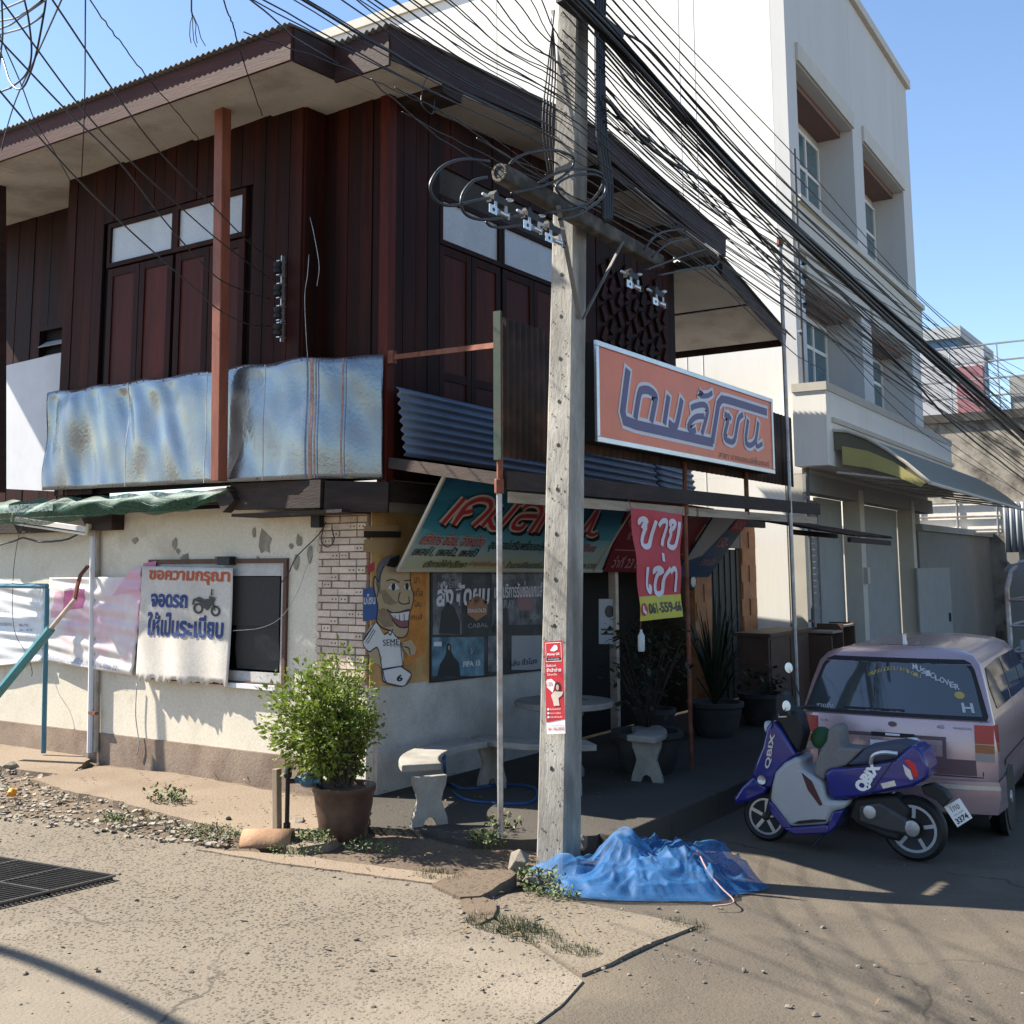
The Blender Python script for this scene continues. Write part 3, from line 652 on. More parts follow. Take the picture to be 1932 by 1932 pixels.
q = MB(); wbox(q, 4.78, 4.9, .256, D-.003, 5.1, 11.05); wbox(q, 5.44, 5.56, .256, D-.003, 5.1, 11.05); wbox(q, 9.38, 9.5, .256, D-.003, 5.1, 11.05); wbox(q, .8, .99, .256, D-.003, 5.1, 11.05); each(q, 'reveal', M['wfront'], wb)
q = MB(); wbox(q, S0+.21, S1-.21, .256, D-.004, 10.95, 11.3); wbox(q, S0+.21, S1-.21, .256, D-.004, 7.0, 7.3); q.build('balcony_ceiling', M['wceil'], wb)
q = MB(); wbox(q, S0+.21, S1-.21, .256, D-.004, 7.9, 8.2); q.build('balcony_floor', M['wgrey'], wb)
for z0 in (11.07, 7.1):                           # raised lintel bands over the openings
    for s0, s1 in ((1.0, 4.77), (5.57, 9.37)):
        q = MB(); wbox(q, s0, s1, -.05, -.001, z0+.02, z0+.36); q.build('lintel_band', M['wtrim'], wb)
q = MB(); wbox(q, S0-.06, S1+.1, -.10, .3, TOP, TOP+.22); wbox(q, S0-.06, S0+.26, .302, 14, TOP, TOP+.22); q.build('cornice', M['wtrim'], wb)
q = MB(); wbox(q, S0+.03, S1+.04, -.09, -.003, 7.5, 8.3); wbox(q, S0+.03, S1+.08, -.16, -.003, 8.302, 8.42); q.build('string_course', M['wtrim'], wb)
q = MB(); wbox(q, .02, S1+.2, -.56, -.004, 3.7, 4.92); q.build('balcony_front', M['white'], wb)  # brighter side-wall white here, so the sunward end looks lit by its colour
q = MB(); wbox(q, -.0, S1+.22, -.58, -.003, 4.922, 5.06); wbox(q, .3, S1+.22, -.6, -.565, 4.42, 4.5); q.build('balcony_coping', M['wtrim'], wb)
for z0, z1 in ((8.3, 10.75), (5.1, 6.9)):         # windows inside the balconies
    for s0, s1 in ((1.05, 4.62), (5.62, 9.25)):
        f = MB(); t = .07; o0, o1 = D-.06, D-.004
        k = 4; wd = (s1-s0)/k
        for i in range(k+1): wbox(f, s0+wd*i-t/2, s0+wd*i+t/2, o0, o1, z0, z1)
        for i in range(k):
            for z in (z0+.035, z0+(z1-z0)*.68, z1-.035): wbox(f, s0+wd*i+t/2+.002, s0+wd*(i+1)-t/2-.002, o0+.004, o1, z-t/2, z+t/2)
        fo = f.build('window', M['white'], wb)
        for i in range(k):
            p_ = MB(); wbox(p_, s0+wd*i+t/2+.001, s0+wd*(i+1)-t/2-.001, o0+.03, o0+.045, z0+.03, z1-.03); p_.build('pane', M['bluegl'], fo)
# panel joints on the blank side wall
q = MB()
for y in (1.7, 2.0, 6.0): q.obox(W(S0-.003, y, 8), ex, ey, Zu, .004, .012, 11.5)
for z in (): q.obox(W(S0-.005, 7, z), ex, ey, Zu, .004, 13, .012)
q.build('joint', M['white'], wb)
# ground floor: columns, roller shutters, beam
q = MB()
for s0, s1 in ((3.5, 3.82), (7.9, 8.2)): wbox(q, s0, s1, -.12, .2, -.2, 3.5)
wbox(q, S0, .75, .0, .28, -.2, 3.6); each(q, 'column', M['wtrim'], wb)
q = MB(); wbox(q, S0, S1, -.1, .2, 3.3, 3.605); q.build('beam', M['wgrey'], wb)
for s0, s1 in ((.76, 1.95), (3.83, 4.7)):
    sh = MB()
    for k in range(30): sh.obox(W((s0+s1)/2, .26+.006*(k % 2), .05+.108*k), ex, ey, Zu, s1-s0, .03, .104)
    sh.build('roller_shutter', mat('shutter_grey', (.25,.25,.25), .5, var=.08), wb)
q = MB(); wbox(q, 1.96, 3.49, .22, .3, -.2, 3.3); wbox(q, 4.71, 7.89, .22, .3, -.2, 3.3); wbox(q, 8.21, S1, .22, .3, -.2, 3.3); q.build('wall', M['wgrey'], wb)
q = MB(); wbox(q, 3.56, 3.74, -.2, -.121, 1.75, 2.05); q.build('meter', M['alu'], wb)
# barrel awning
aw = [(-.565, 4.28), (-.80, 4.25), (-1.1, 4.12), (-1.4, 3.92), (-1.7, 3.68), (-2.03, 3.36)]
q = MB(); q.grid(lambda a, c: W(.35+10.4*a, *(lambda i, f: (aw[i][0]*(1-f)+aw[i+1][0]*f, aw[i][1]*(1-f)+aw[i+1][1]*f))(min(4, int(c*5)), c*5-min(4, int(c*5)))), 20, 15)
awn = q.build('awning_cover', paint('olive_awning', (.17,.165,.13), .6), wb, smooth=2, solid=.012, fix=False)
q = MB(); q.tube([W(.34, o, z+.01) for o, z in aw], .03, 6); q.tube([W(.34, -2.03, 3.36), W(10.7, -2.03, 3.36)], .03, 6)
for k in range(7): q.tube([W(.4+1.7*k, -.58, 3.6), W(.4+1.7*k, -2.0, 3.38)], .018, 5)
q.build('awning_frame', M['wtrim'], wb)
q = MB(); q.prism([(o, z) for o, z in aw] + [(-1.95, 3.36), (-1.6, 3.62), (-1.2, 3.82), (-.75, 3.95), (-.565, 3.96)], W(.36, 0, 0), ey, Zu, ex*.012); q.build('awning_end', paint('olive_cloth', (.13,.12,.085), .7), wb)
q = MB(); q.prism([(-.70, 4.02), (-1.1, 3.92), (-1.5, 3.72), (-1.97, 3.37), (-1.9, 3.30), (-1.5, 3.50), (-1.1, 3.64), (-.70, 3.72)], W(.33, 0, 0), ey, Zu, ex*.012); q.build('awning_valance', paint('yellow_cloth', (.40,.35,.13), .7), wb)
# pipe on the corner
pl = thing('drain_pipe', 'slim grey pipe running down the corner of the white shophouse', 'pipe', W(.3, -.1, 0))
q = MB(); q.tube([W(.36, -.1, -.1), W(.36, -.1, 9.2)], .03, 7); 
q.build('pipe', mat('dark_grey_pipe', (.10,.10,.10), .5, var=.2), pl); q = MB()
for z in (1.2, 3.2, 4.6, 6.0, 7.4): q.obox(W(.36, -.08, z), ex, ey, Zu, .09, .08, .04)
q.build('pipe_clip', M['galv'], pl)
ins = thing('insulator_rack', 'small dark insulator rack on the front corner of the white shophouse', 'insulator', W(.62, -.06, 6.6))
MB().obox(W(.62, -.03, 6.9), ex, ey, Zu, .05, .05, .95).build('rack_bar', M['alu'], ins)
for z in (6.5, 6.75, 7.0, 7.25):
    q = MB(); q.lathe([(.02,-.05),(.05,-.03),(.03,0),(.05,.03),(.02,.05)], W(.62, -.11, z), 8); q.build('spool', M['black'], ins)

# ================================================================== BEYOND THE SHOPHOUSE
lw_ = thing('grey_outbuilding', 'low grey rendered building with a plain grey door, right of the white shophouse', 'building', (29, 5.6, 0))
def skin(Y, u, v): return at(u, v, Y=Y)
pA, pB = at(1700, 992, Y=6.0), at(1990, 1052, Y=6.0)
q = MB(); q.box((25.95, 6.3, -.3), (46, 6.42, 2.85)); q.build('wall', M['lowwall'], lw_)
q = MB(); q.box((25.95, 6.2, 2.852), (46, 9, 3.0)); q.build('roof_edge', M['wgrey'], lw_)
dA, dB = at(1726, 1072, Y=6.3), at(1788, 1080, Y=6.3)
q = MB(); q.box((dA.x, 6.25, -.2), (dB.x, 6.297, 2.02)); q.build('door', M['wgrey'], lw_)
q = MB(); q.box((dB.x-.35, 6.23, .75), (dB.x-.2, 6.249, .95)); q.box((dB.x-.35, 6.23, .35), (dB.x-.2, 6.249, .45)); q.build('door_handle', M['black'], lw_)
XS = 34
sb = thing('stained_building', 'weathered concrete building with a rail fenced terrace, far down the street', 'building', (XS, 6, 0))
q = MB(); q.box((XS, -3, -.3), (XS+8, 13, 6.2)); q.build('wall', M['stained'], sb)
q = MB(); q.box((XS-.1, -3, 6.2), (XS+8, 13, 6.45)); q.build('parapet', mat('black_stain', (.07,.065,.06), .9, var=.4), sb)
q = MB(); q.box((XS+.5, -3, 6.45), (XS+.7, 5.6, 7.5)); q.build('upper_wall', M['wgrey'], sb)
q = MB(); q.box((XS+3.0, 6.7, 6.45), (XS+3.2, 13, 8.9)); q.build('upper_wall', paint('pale_far_wall', (.45,.46,.48), .8), sb)
q = MB(); q.box((XS+2.93, 6.75, 6.5), (XS+2.99, 7.55, 8.3)); q.build('red_cloth', paint('faded_red', (.33,.15,.17), .8), sb)
q = MB()
for z in (6.9, 7.4, 7.9, 8.4): q.tube([(XS, -2.5, z), (XS, 8.4, z)], .03, 5)
for k in range(9): q.tube([(XS, -2+1.3*k, 6.4), (XS, -2+1.3*k, 8.42)], .03, 5)
q.build('terrace_rail', M['alu'], sb)
bb = thing('blue_building', 'blue grey flat roofed block high behind the white shophouse', 'building', (48, 10, 0))
q = MB(); q.box((44, 8.9, 0), (50, 20, 10.6)); q.build('wall', paint('far_blue_wall', (.15,.27,.40), .7), bb)
q = MB(); q.box((43.8, 8.7, 10.6), (50.2, 20.3, 11.05)); q.build('roof_edge', paint('far_pale_band', (.42,.44,.44), .7), bb)
wf_ = thing('white_fence', 'white sheet fence with steel rails above the grey outbuilding', 'fence', (32, 6.2, 2.9))
q = MB(); q.box((31.5, 5.5, 2.9), (31.56, 9.0, 3.75)); q.build('sheet', M['white'], wf_)
q = MB()
for z in (3.0, 3.35, 3.72): q.tube([(31.45, 5.5, z), (31.45, 9, z)], .03, 5)
for y in (5.6, 6.6, 7.6, 8.6): q.tube([(31.45, y, 2.85), (31.45, y, 3.8)], .03, 5)
q.build('rail', M['galv'], wf_)
gw = thing('grey_sheet_wall', 'grey corrugated sheet wall beside the white sheet fence', 'wall', (33, 4.5, 0))
wave_sheet((31.4, 2.2, 2.4), (0,1,0), (0,0,1), 22, 3.25, 1.3, .03, paint('blue_grey_sheet', (.25,.27,.30), .6), 'sheet', gw)
MB().box((31.5, 2.2, -.3), (31.6, 5.45, 2.4)).build('base_wall', M['lowwall'], gw)
# parked truck at the right edge: rear of a canopied pickup
tk = thing('canopied_pickup', 'dark framed canopied pickup parked at the right edge of the street', 'pickup truck', (17.2, 2.2, -.2))
q = MB()
for y in (1.35, 2.95):
    q.tube([(16.9, y, .55), (16.9, y, 1.75), (16.95, y+(.06 if y < 2 else -.06), 2.0), (17.05, y+(.18 if y < 2 else -.18), 2.12)], .035, 6); q.tube([(19.0, y, .5), (19.0, y, 2.05)], .03, 6)
q.tube([(17.05, 1.5, 2.12), (17.05, 2.15, 2.18), (17.05, 2.8, 2.12)], .035, 6)
for z in (.9, 1.25, 1.6): q.tube([(16.9, 2.97, z), (19, 2.97, z)], .025, 5); q.tube([(16.9, 2.95, z), (16.9, 2.45, z)], .02, 5)
each(q, 'cage_bar', M['galv'], tk)
q = MB(); q.loft([((16.98+2.1*k/4, 2.15, 2.02), V((0,1,0)), Zu, .84, .12) for k in range(5)], 14, 3); q.build('canopy_roof', paint('dull_canopy', (.16,.165,.17), .5), tk, smooth=True)
q = MB(); q.box((16.95, 1.35, .2), (19.1, 2.95, .75)); q.build('tray', paint('blue_body', (.04,.07,.16), .35), tk, bevel=.03)
q = MB(); q.loft([((19.3+x, 2.15, z), V((0,1,0)), Zu, hw, hh) for x, z, hw, hh in ((0,.75,.78,.85),(.5,.78,.78,.85),(1.0,.6,.78,.62),(2.0,.45,.76,.42),(2.4,.4,.7,.35))], 18, 4); q.build('cab', paint('blue_body2', (.04,.07,.16), .35), tk, smooth=True)
for x in (17.6, 20.9):
    for y in (1.42, 2.88):
        q = MB(); q.lathe([(.2,-.09),(.29,-.09),(.32,-.05),(.32,.05),(.29,.09),(.2,.09)], (x, y, .12), 20, (0,1,0)); q.build('wheel', M['black'], tk, smooth=True)
q = MB(); q.box((17.02, 1.45, .8), (17.2, 2.85, 1.05)); q.build('seat_bench', paint('bench_grey', (.3,.32,.35), .6), tk, bevel=.02)

# ================================================================== UTILITY POLE
PX0, PX1, PY0, PY1 = 7.21, 7.455, 4.345, 4.595
pole = thing('utility_pole', 'weathered square concrete utility pole standing at the street corner', 'utility pole', ((PX0+PX1)/2, (PY0+PY1)/2, -.2))
ptop = at(1084, 100, Y=4.45); HZ = 9.0
lean = ((ptop.x - 7.33)/(ptop.z+.1))
def pole_pt(ix, iy, z):
    k = 1 - .030*(z+.1); cx = 7.333 + lean*(z+.1); cy = 4.47
    return V((cx + ix*.1225*k, cy + iy*.125*k, z))
sh = MB(); zz = [-.4 + (HZ+.4)*i/40 for i in range(41)]; ch = .86
ring = [(-1,-ch),(-ch,-1),(ch,-1),(1,-ch),(1,ch),(ch,1),(-ch,1),(-1,ch)]
sh.add([pole_pt(x, y, z) + V((R.uniform(-.0015,.0015), R.uniform(-.0015,.0015), 0)) for z in zz for x, y in ring],
       [(i*8+k, i*8+(k+1) % 8, (i+1)*8+(k+1) % 8, (i+1)*8+k) for i in range(40) for k in range(8)] + [tuple(40*8+k for k in range(8))])
sh.build('shaft', M['concrete'], pole)
hl = MB()
for i in range(23):
    z = .62 + i*.345; c = pole_pt(-1, 0, z) + V((-.0035, 0, 0)); r_ = .0155
    hl.add([c + V((0, math.cos(k*PI/5)*r_*R.uniform(.85,1.15), math.sin(k*PI/5)*r_*1.1)) for k in range(10)], [tuple(range(10))])
hl.build('bolt_hole', M['black'], pole)
pit = MB()
for i in range(260):
    z = R.uniform(-.1, 8); y = R.uniform(-.8,.8); c = pole_pt(-1, y, z) + V((-.002-.00002*i, 0, 0)); r_ = R.choice((.003,.004,.006,.008))
    pit.add([c + V((0, math.cos(k*PI/3)*r_*R.uniform(.5,1.2), math.sin(k*PI/3)*r_*R.uniform(.7,1.6))) for k in range(6)], [tuple(range(6))])
stuff(pit.build('pit', mat('pit_grey', (.07,.065,.055), .95), pole))
AY = 4.255; aL, aR = V((6.28, AY, 4.86)), V((8.82, AY, 4.78))
q = MB(); q.bar(aL, aR, .11, .125); q.build('crossarm', mat('dark_old_concrete', (.055,.049,.041), .9, var=.35, scale=8, bump=.6, dirt=(.2,.18,.15), damt=.5, dscale=6), pole, bevel=.02)
q = MB(); q.lathe([(.0,-.006),(.03,-.006),(.036,.0),(.0,.0)], aL + V((-.004,0,0)), 12, (-1,0,0)); q.build('arm_socket', M['black'], pole)
q = MB()
for k in range(26):
    a = 2*PI*k/26; q.obox(aL + V((-.006, math.cos(a)*.052, math.sin(a)*.056)), V((1,0,0)), V((0,math.cos(a),math.sin(a))), V((0,-math.sin(a),math.cos(a))), .012, R.uniform(.012,.024), R.uniform(.008,.015))
q.build('broken_rim', M['rock'], pole)
b0 = pole_pt(-.2, -1, 4.05)
q = MB(); q.bar(V((6.95, AY-.075, 4.79)), b0 + V((-.02,-.02,0)), .035, .008); q.bar(V((7.98, AY-.075, 4.76)), b0 + V((.02,-.03,0)), .035, .008); q.build('brace', mat('dull_brace', (.16,.155,.15), .8, var=.3), pole)
q = MB(); zt = at(1095, 15, Y=4.4).z
q.bar((6.9, 4.27, zt-.06), (8.2, 4.27, zt-.08), .05, .05); q.box((7.2, 4.26, zt-.2), (7.62, 4.33, zt+.25)); q.build('cable_rack', M['black'], pole)
# printed notice stuck on the pole
Sp = Surf(at(1032,1385,X=7.203), at(1067,1384,X=7.203), at(1062,1208,X=7.203), at(1027,1210,X=7.203))
nc = thing('loan_notice', 'red and white printed loan notice stuck on the utility pole', 'notice', Sp.p(.5, 0))
Sp.sheet('paper', M['wprint'], nc, off=.002, back=.002)
mb = MB(); Sp.poly(mb, [(0,.125),(1,.155),(1,1),(0,1)], .004); mb.build('red_field', M['redpaint'], nc, fix=False)
mb = MB()
for a, b, c, d in ((.08,.775,.92,.782),(.08,.975,.92,.982),(.08,.782,.10,.975),(.90,.782,.92,.975)): Sp.rect(mb, a, b, c, d, .0055)
Sp.poly(mb, [(.32,.90),(.55,.955),(.68,.95),(.72,.93),(.72,.905),(.55,.885),(.38,.89)], .0055); Sp.poly(mb, [(.05,.56),(.12,.585),(.35,.59),(.55,.55),(.4,.44),(.1,.50)], .0055)
each(mb, 'white_shape', M['wprint'], nc, fix=False)
mb = MB(); Sp.rect(mb, .1, .79, .9, .818, .006); Sp.ell(mb, .68, .5, .16, .055, .0065); mb.build('dark_shape', M['bprint'], nc, fix=False)
mb = MB(); Sp.ell(mb, .66, .495, .08, .032, .0075); mb.build('face', paint('skin_print', (.55,.36,.27), .6), nc, fix=False)
mb = MB(); Sp.poly(mb, [(.3,.415),(.5,.455),(.95,.445),(.9,.41),(.7,.38),(.75,.30),(.45,.30),(.4,.35)], .0072); mb.build('banknotes', paint('note_print', (.62,.52,.44), .6), nc, fix=False)
Sp.text('Money OK', .17, .835, .84, .87, M['wprint'], nc, off=.0065, bold=.02); Sp.text('เงินด่วนทันใจ', .2, .795, .8, .813, M['wprint'], nc, off=.008)
Sp.text('ปั๊มเงินออก', .1, .72, .62, .75, M['wprint'], nc, off=.0065, bold=.015); Sp.text('จำนำง่าย', .1, .665, .88, .71, M['wprint'], nc, off=.0065, bold=.02); Sp.text('ได้ทุกวัน', .12, .62, .65, .65, M['wprint'], nc, off=.0065)
Sp.text('1.25%', .09, .515, .42, .555, M['redpaint'], nc, off=.007)
for k, t in enumerate(('รับเงินสดทันที', 'ผ่อน 5 เดือน', 'ไม่ต้องค้ำประกัน')):
    Sp.text(t, .22, .255-.042*k, .8+.06*(k == 2), .275-.042*k, M['wprint'], nc, off=.0065); mb = MB(); Sp.ell(mb, .13, .265-.042*k, .06, .013, .0065); mb.build('bullet', M['wprint'], nc, fix=False)
Sp.text('สนใจโทร สอบถามข้อมูล', .1, .083, .95, .095, M['redpaint'], nc, off=.0045); Sp.text('081-966-8500', .08, .038, .95, .07, M['redpaint'], nc, off=.0045)
# pale pipe strapped down the left side of the pole
q = MB(); q.tube([at(1018,1640,Y=4.62), at(1022,1400,Y=4.62), at(1028,1200,Y=4.62), at(1040,900,Y=4.62)], .014, 6); tag(q.build('conduit', M['palewood']), 'thin pale conduit along the left edge of the utility pole', 'conduit')

# ================================================================== CABLES
ORD = 'first second third fourth fifth sixth seventh eighth ninth tenth eleventh twelfth thirteenth fourteenth fifteenth sixteenth seventeenth eighteenth nineteenth twentieth twenty-first twenty-second twenty-third'.split()
def cable(pix, Y, r, label, group=None, ext0=0, ext1=0, name='cable', per=6, n=5, m='blackcable', cat='cable', wob=0):
    """a real cable hanging in a vertical plane along the street (or given by 3d points)"""
    P = [at(u, v, Y=Y) if not isinstance(p, V) else p for p in pix for u, v in ([p] if not isinstance(p, V) else [(0,0)])]
    if ext0: P = [P[0] + (P[0]-P[1]).normalized()*ext0] + P
    if ext1: P = P + [P[-1] + (P[-1]-P[-2]).normalized()*ext1]
    Q = smooth_pts(P, per)
    if wob: Q = [p + V((0, R.uniform(-wob, wob), R.uniform(-wob, wob))) for p in Q]
    q = MB(); q.tube(Q, r, n)
    return tag(q.build(name, M[m], smooth=2, fix=False), label, cat, group)
G1 = 'cables in the thick bundle beyond the pole'
main = [(880,-200),(1139,52),(1290,215),(1452,385),(1600,525),(1760,668),(1931,822)]
for i in range(22):
    du, dv = R.uniform(-10, 10), R.uniform(-9, 9)
    cable([(u+du+R.uniform(-2,2), v+dv+R.uniform(-2,2)) for u, v in main], 4.2+R.uniform(-.07,.07), R.choice((.012,.015,.018)), 'black cable in the thick dark bundle sloping right from the pole top', G1, ext1=14)
G2 = 'thin wires above the thick bundle'
up_ = [[(1110,-160),(1218,0),(1376,165),(1533,330),(1724,548),(1850,655),(1960,745)], [(1090,-120),(1195,0),(1350,170),(1500,330),(1700,530),(1932,745)], [(1060,-120),(1165,10),(1330,190),(1480,345),(1690,545),(1932,770)],
       [(1050,-100),(1160,25),(1320,200),(1470,360),(1640,515),(1932,785)], [(1030,-100),(1150,30),(1300,195),(1460,365),(1620,510),(1932,795)], [(1040,-130),(1175,0),(1300,140),(1450,310),(1610,470),(1800,640),(1932,752)], [(1020,-90),(1140,40),(1225,92),(1330,215),(1500,390),(1932,800)]]
for k, l in enumerate(up_): cable(l, 4.1+.05*k, (.006,.008,.010,.008,.011,.006,.013)[k], ORD[k] + ' thin wire from the right leaving the top edge above the thick bundle', G2, ext1=14)
G3 = 'telephone cables below the thick bundle'
lo_ = [[(1138,182),(1235,285),(1348,355),(1440,450),(1560,555),(1700,690),(1800,800),(1932,905)], [(1138,205),(1290,310),(1400,415),(1520,545),(1640,640),(1760,745),(1932,880)], [(1140,228),(1260,305),(1380,420),(1530,560),(1700,700),(1932,890)],
       [(1140,120),(1250,235),(1340,330),(1440,425),(1560,530),(1700,660),(1932,850)], [(1140,100),(1230,205),(1360,335),(1480,455),(1600,560),(1932,840)], [(1140,140),(1240,260),(1350,390),(1470,500),(1610,620),(1932,870)], [(1140,160),(1220,255),(1320,345),(1420,460),(1560,590),(1700,715),(1932,895)],
       [(1142,75),(1250,200),(1400,350),(1540,470),(1700,620),(1932,830)], [(1142,90),(1260,225),(1410,370),(1560,500),(1720,650),(1932,838)]]
for k, l in enumerate(lo_): cable(l, 4.15+.03*k, (.017,.010,.007,.009,.011,.007,.008,.010,.010)[k], ('thickest slack telephone cable under the bundle right of the pole' if k == 0 else ORD[k-1] + ' thin slack telephone cable under the bundle right of the pole'), G3, ext1=14, wob=.006)
G6_ = 'cables fanning out below the bundle'
for k in range(9):
    f = k/8; cable([(1120, 10+26*k), (1240+R.uniform(-8,8), 150+22*k), (1400+R.uniform(-10,10), 330+18*k), (1560, 480+20*k+R.uniform(-10,10)), (1740, 640+22*k), (1932, 800+18*k+R.uniform(-12,12))], 4.0+.05*k, R.choice((.006,.008,.010)), ORD[k] + ' cable from the top in the fan between bundle and lower roof', G6_, ext0=.5, ext1=14, wob=.004)
G4 = 'cables crossing in front of the roof'
st = [(470,.97),(490,.95),(548,.9),(565,.92),(575,.88),(640,.8),(668,.78),(672,.76),(690,.72),(705,.70),(735,.62),(742,.60),(765,.55),(775,.52),(800,.48),(835,.42),(845,.40),(880,.34),(905,.30),(935,.25),(970,.2),(1000,.15),(1020,.12)]
for k, (u0, f) in enumerate(st):
    v1 = 85 + 215*f + R.uniform(-8, 8); u1 = 1075 + R.uniform(-15, 25)
    um, vm = (u0+u1)/2 - 6, v1*.5 + R.uniform(2, 12)
    tail = [(1290+R.uniform(-10,10), v1+150+70*(1-f)), (1490, v1+ 290 + 60*(1-f)), (1760, v1+470+40*(1-f)), (1932, v1+570+30*(1-f))]
    cable([(u0, -4), (um, vm), (u1, v1)] + tail, 4.35+R.uniform(-.25,.2), R.choice((.004,.005,.005,.006,.009)), ORD[k] + ' cable from the left among those crossing the wooden roof', G4, ext0=1.2, ext1=10, wob=.004)
low = [[(700,150),(830,260),(990,355),(1130,440)], [(760,210),(900,285),(1040,350),(1290,470)], [(900,260),(1035,345),(1180,430),(1330,520),(1500,640)], [(1035,345),(1150,400),(1285,470),(1420,570),(1500,640)], [(1035,300),(1100,335),(1200,400),(1290,445),(1370,520),(1480,630)], [(1030,330),(1120,380),(1240,440),(1320,500),(1490,660),(1560,700)],
       [(745,165),(850,220),(950,290),(1050,335),(1200,410),(1310,470)], [(460,60),(560,95),(700,150),(820,205),(930,260),(1035,340)]]
for k, l in enumerate(low): cable(l, 4.3+.06*k, (.005,.004,.007,.008,.008,.006,.005,.004)[k], ORD[k] + ' thin cable strung low across the corner eaves', 'low cables under the eaves', wob=.008)
for k in range(4): cable([(1046-2*k, 20), (1033+5*k, 130), (1024+6*k, 235), (1036+5*k, 335)], 4.62+.02*k, .009, ORD[k] + ' black cable from the left dropping beside the pole top', 'drop cables left of the pole')
for k in range(4): cable([(1126+5*k, -30), (1126+4*k, 120), (1128+5*k, 255), (1138+5*k, 345), (1140+4*k, 420)], 4.2+.02*k, .021, ORD[k] + ' thick black cable down the right side of the pole', 'thick drop cables right of the pole')
cl = lambda x, y: (792.2+x*.2183, 287.5+y*.2183)
loops = [[(600,75),(380,60),(200,120),(95,260),(110,380),(200,450),(330,455),(450,425),(600,395)], [(580,215),(460,250),(370,360),(360,480),(420,550),(540,580),(720,570),(890,545)], [(570,600),(620,640),(720,650),(870,630)],
         [(775,105),(830,50),(960,0),(1150,-20),(1290,20),(1330,60),(1310,140),(1200,230),(1080,285),(960,315),(790,355)], [(1030,265),(1130,200),(1300,150),(1480,150),(1580,200),(1570,300),(1480,420),(1340,480),(1090,525)], [(1440,490),(1290,430),(1180,320),(1220,250),(1350,195),(1520,195),(1600,260),(1590,370),(1480,470),(1340,545),(1200,580)]]
lab = ['widest black cable loop left of the crossarm end','smaller black cable loop under the crossarm end','short black cable tail below the middle fuse holder','black cable loop rising over the crossarm beside the pole','black cable loop crossing the pole above the fuse holders','lowest black cable loop hanging right of the pole']
for l, t in zip(loops, lab): cable([cl(*p) for p in l], 4.10, .011, t, name='cable_loop', cat='cable')
for l, t in (([(1215,470),(1245,440),(1290,432)],'upper black cable tail at the right end of the crossarm'),([(1230,485),(1260,460),(1300,450)],'second black cable tail at the right end of the crossarm'),([(1215,510),(1270,490),(1330,470)],'third black cable tail right of the far fuse holders'),([(1240,520),(1290,510),(1350,500),(1356,480)],'lowest black cable tail right of the far fuse holders')):
    cable(l, 4.15, .010, t, name='cable_tail')
def fuse(c, lab_):
    t = thing('fuse_holder', lab_, 'fuse holder', c, group=None)
    c = V(c)
    q = MB(); q.prism([(-.075,-.03),(.085,-.03),(.085,.02),(-.01,.02),(-.04,.055),(-.075,.02)], c + V((0,-.03,0)), V((1,0,0)), Zu, V((0,.06,0))); q.build('body', M['black'], t)
    q = MB(); q.box(tuple(c+V((-.15,-.045,-.13))), tuple(c+V((-.06,-.04,-.07)))); q.build('lug_plate', M['alu'], t)
    q = MB(); q.lathe([(.013,0),(.013,.001)], c+V((-.10,-.046,-.10)), 10, (0,-1,0)); q.build('lug_hole', M['black'], t)
    q = MB(); q.lathe([(.012,-.05),(.017,-.05),(.017,.05),(.012,.05)], c+V((.02,-.04,-.10)), 10, (1,0,0)); q.build('fuse_tube', M['alu'], t, smooth=True)
    q = MB(); q.lathe([(.008,0),(.013,.01),(.013,.07),(.009,.09)], c+V((-.17,0,.0)), 8, (1,0,-.05)); q.lathe([(.008,0),(.013,.01),(.013,.06),(.009,.08)], c+V((.12,0,.035)), 8, (1,0,.25)); each(q, 'ferrule', M['alu'], t, smooth=True)
    q = MB(); q.box(tuple(c+V((-.075,-.036,-.075))), tuple(c+V((-.045,-.03,-.03)))); q.box(tuple(c+V((.05,-.036,-.075))), tuple(c+V((.08,-.03,-.03)))); q.box(tuple(c+V((-.06,-.04,-.115))), tuple(c+V((-.03,-.03,-.075)))); q.box(tuple(c+V((.075,-.04,-.12))), tuple(c+V((.10,-.03,-.075)))); each(q, 'clamp', M['galv'], t)
    q = MB(); q.tube([c+V((.13+.024*math.cos(a), -.03, -.09+.024*math.sin(a))) for a in [k*PI/5 for k in range(10)]], .006, 5, True); q.build('pull_ring', M['black'], t)
for (u, v), t in (((937,378),'fuse holder nearest the broken end of the crossarm'),((1000,408),'middle one of the three fuse holders left of the pole'),((1040,432),'fuse holder closest to the left face of the pole'),((1190,520),'near fuse holder under the right end of the crossarm'),((1238,553),'lowest fuse holder under the right end of the crossarm')):
    p = at(u, v, Y=4.13); fuse(p, t)
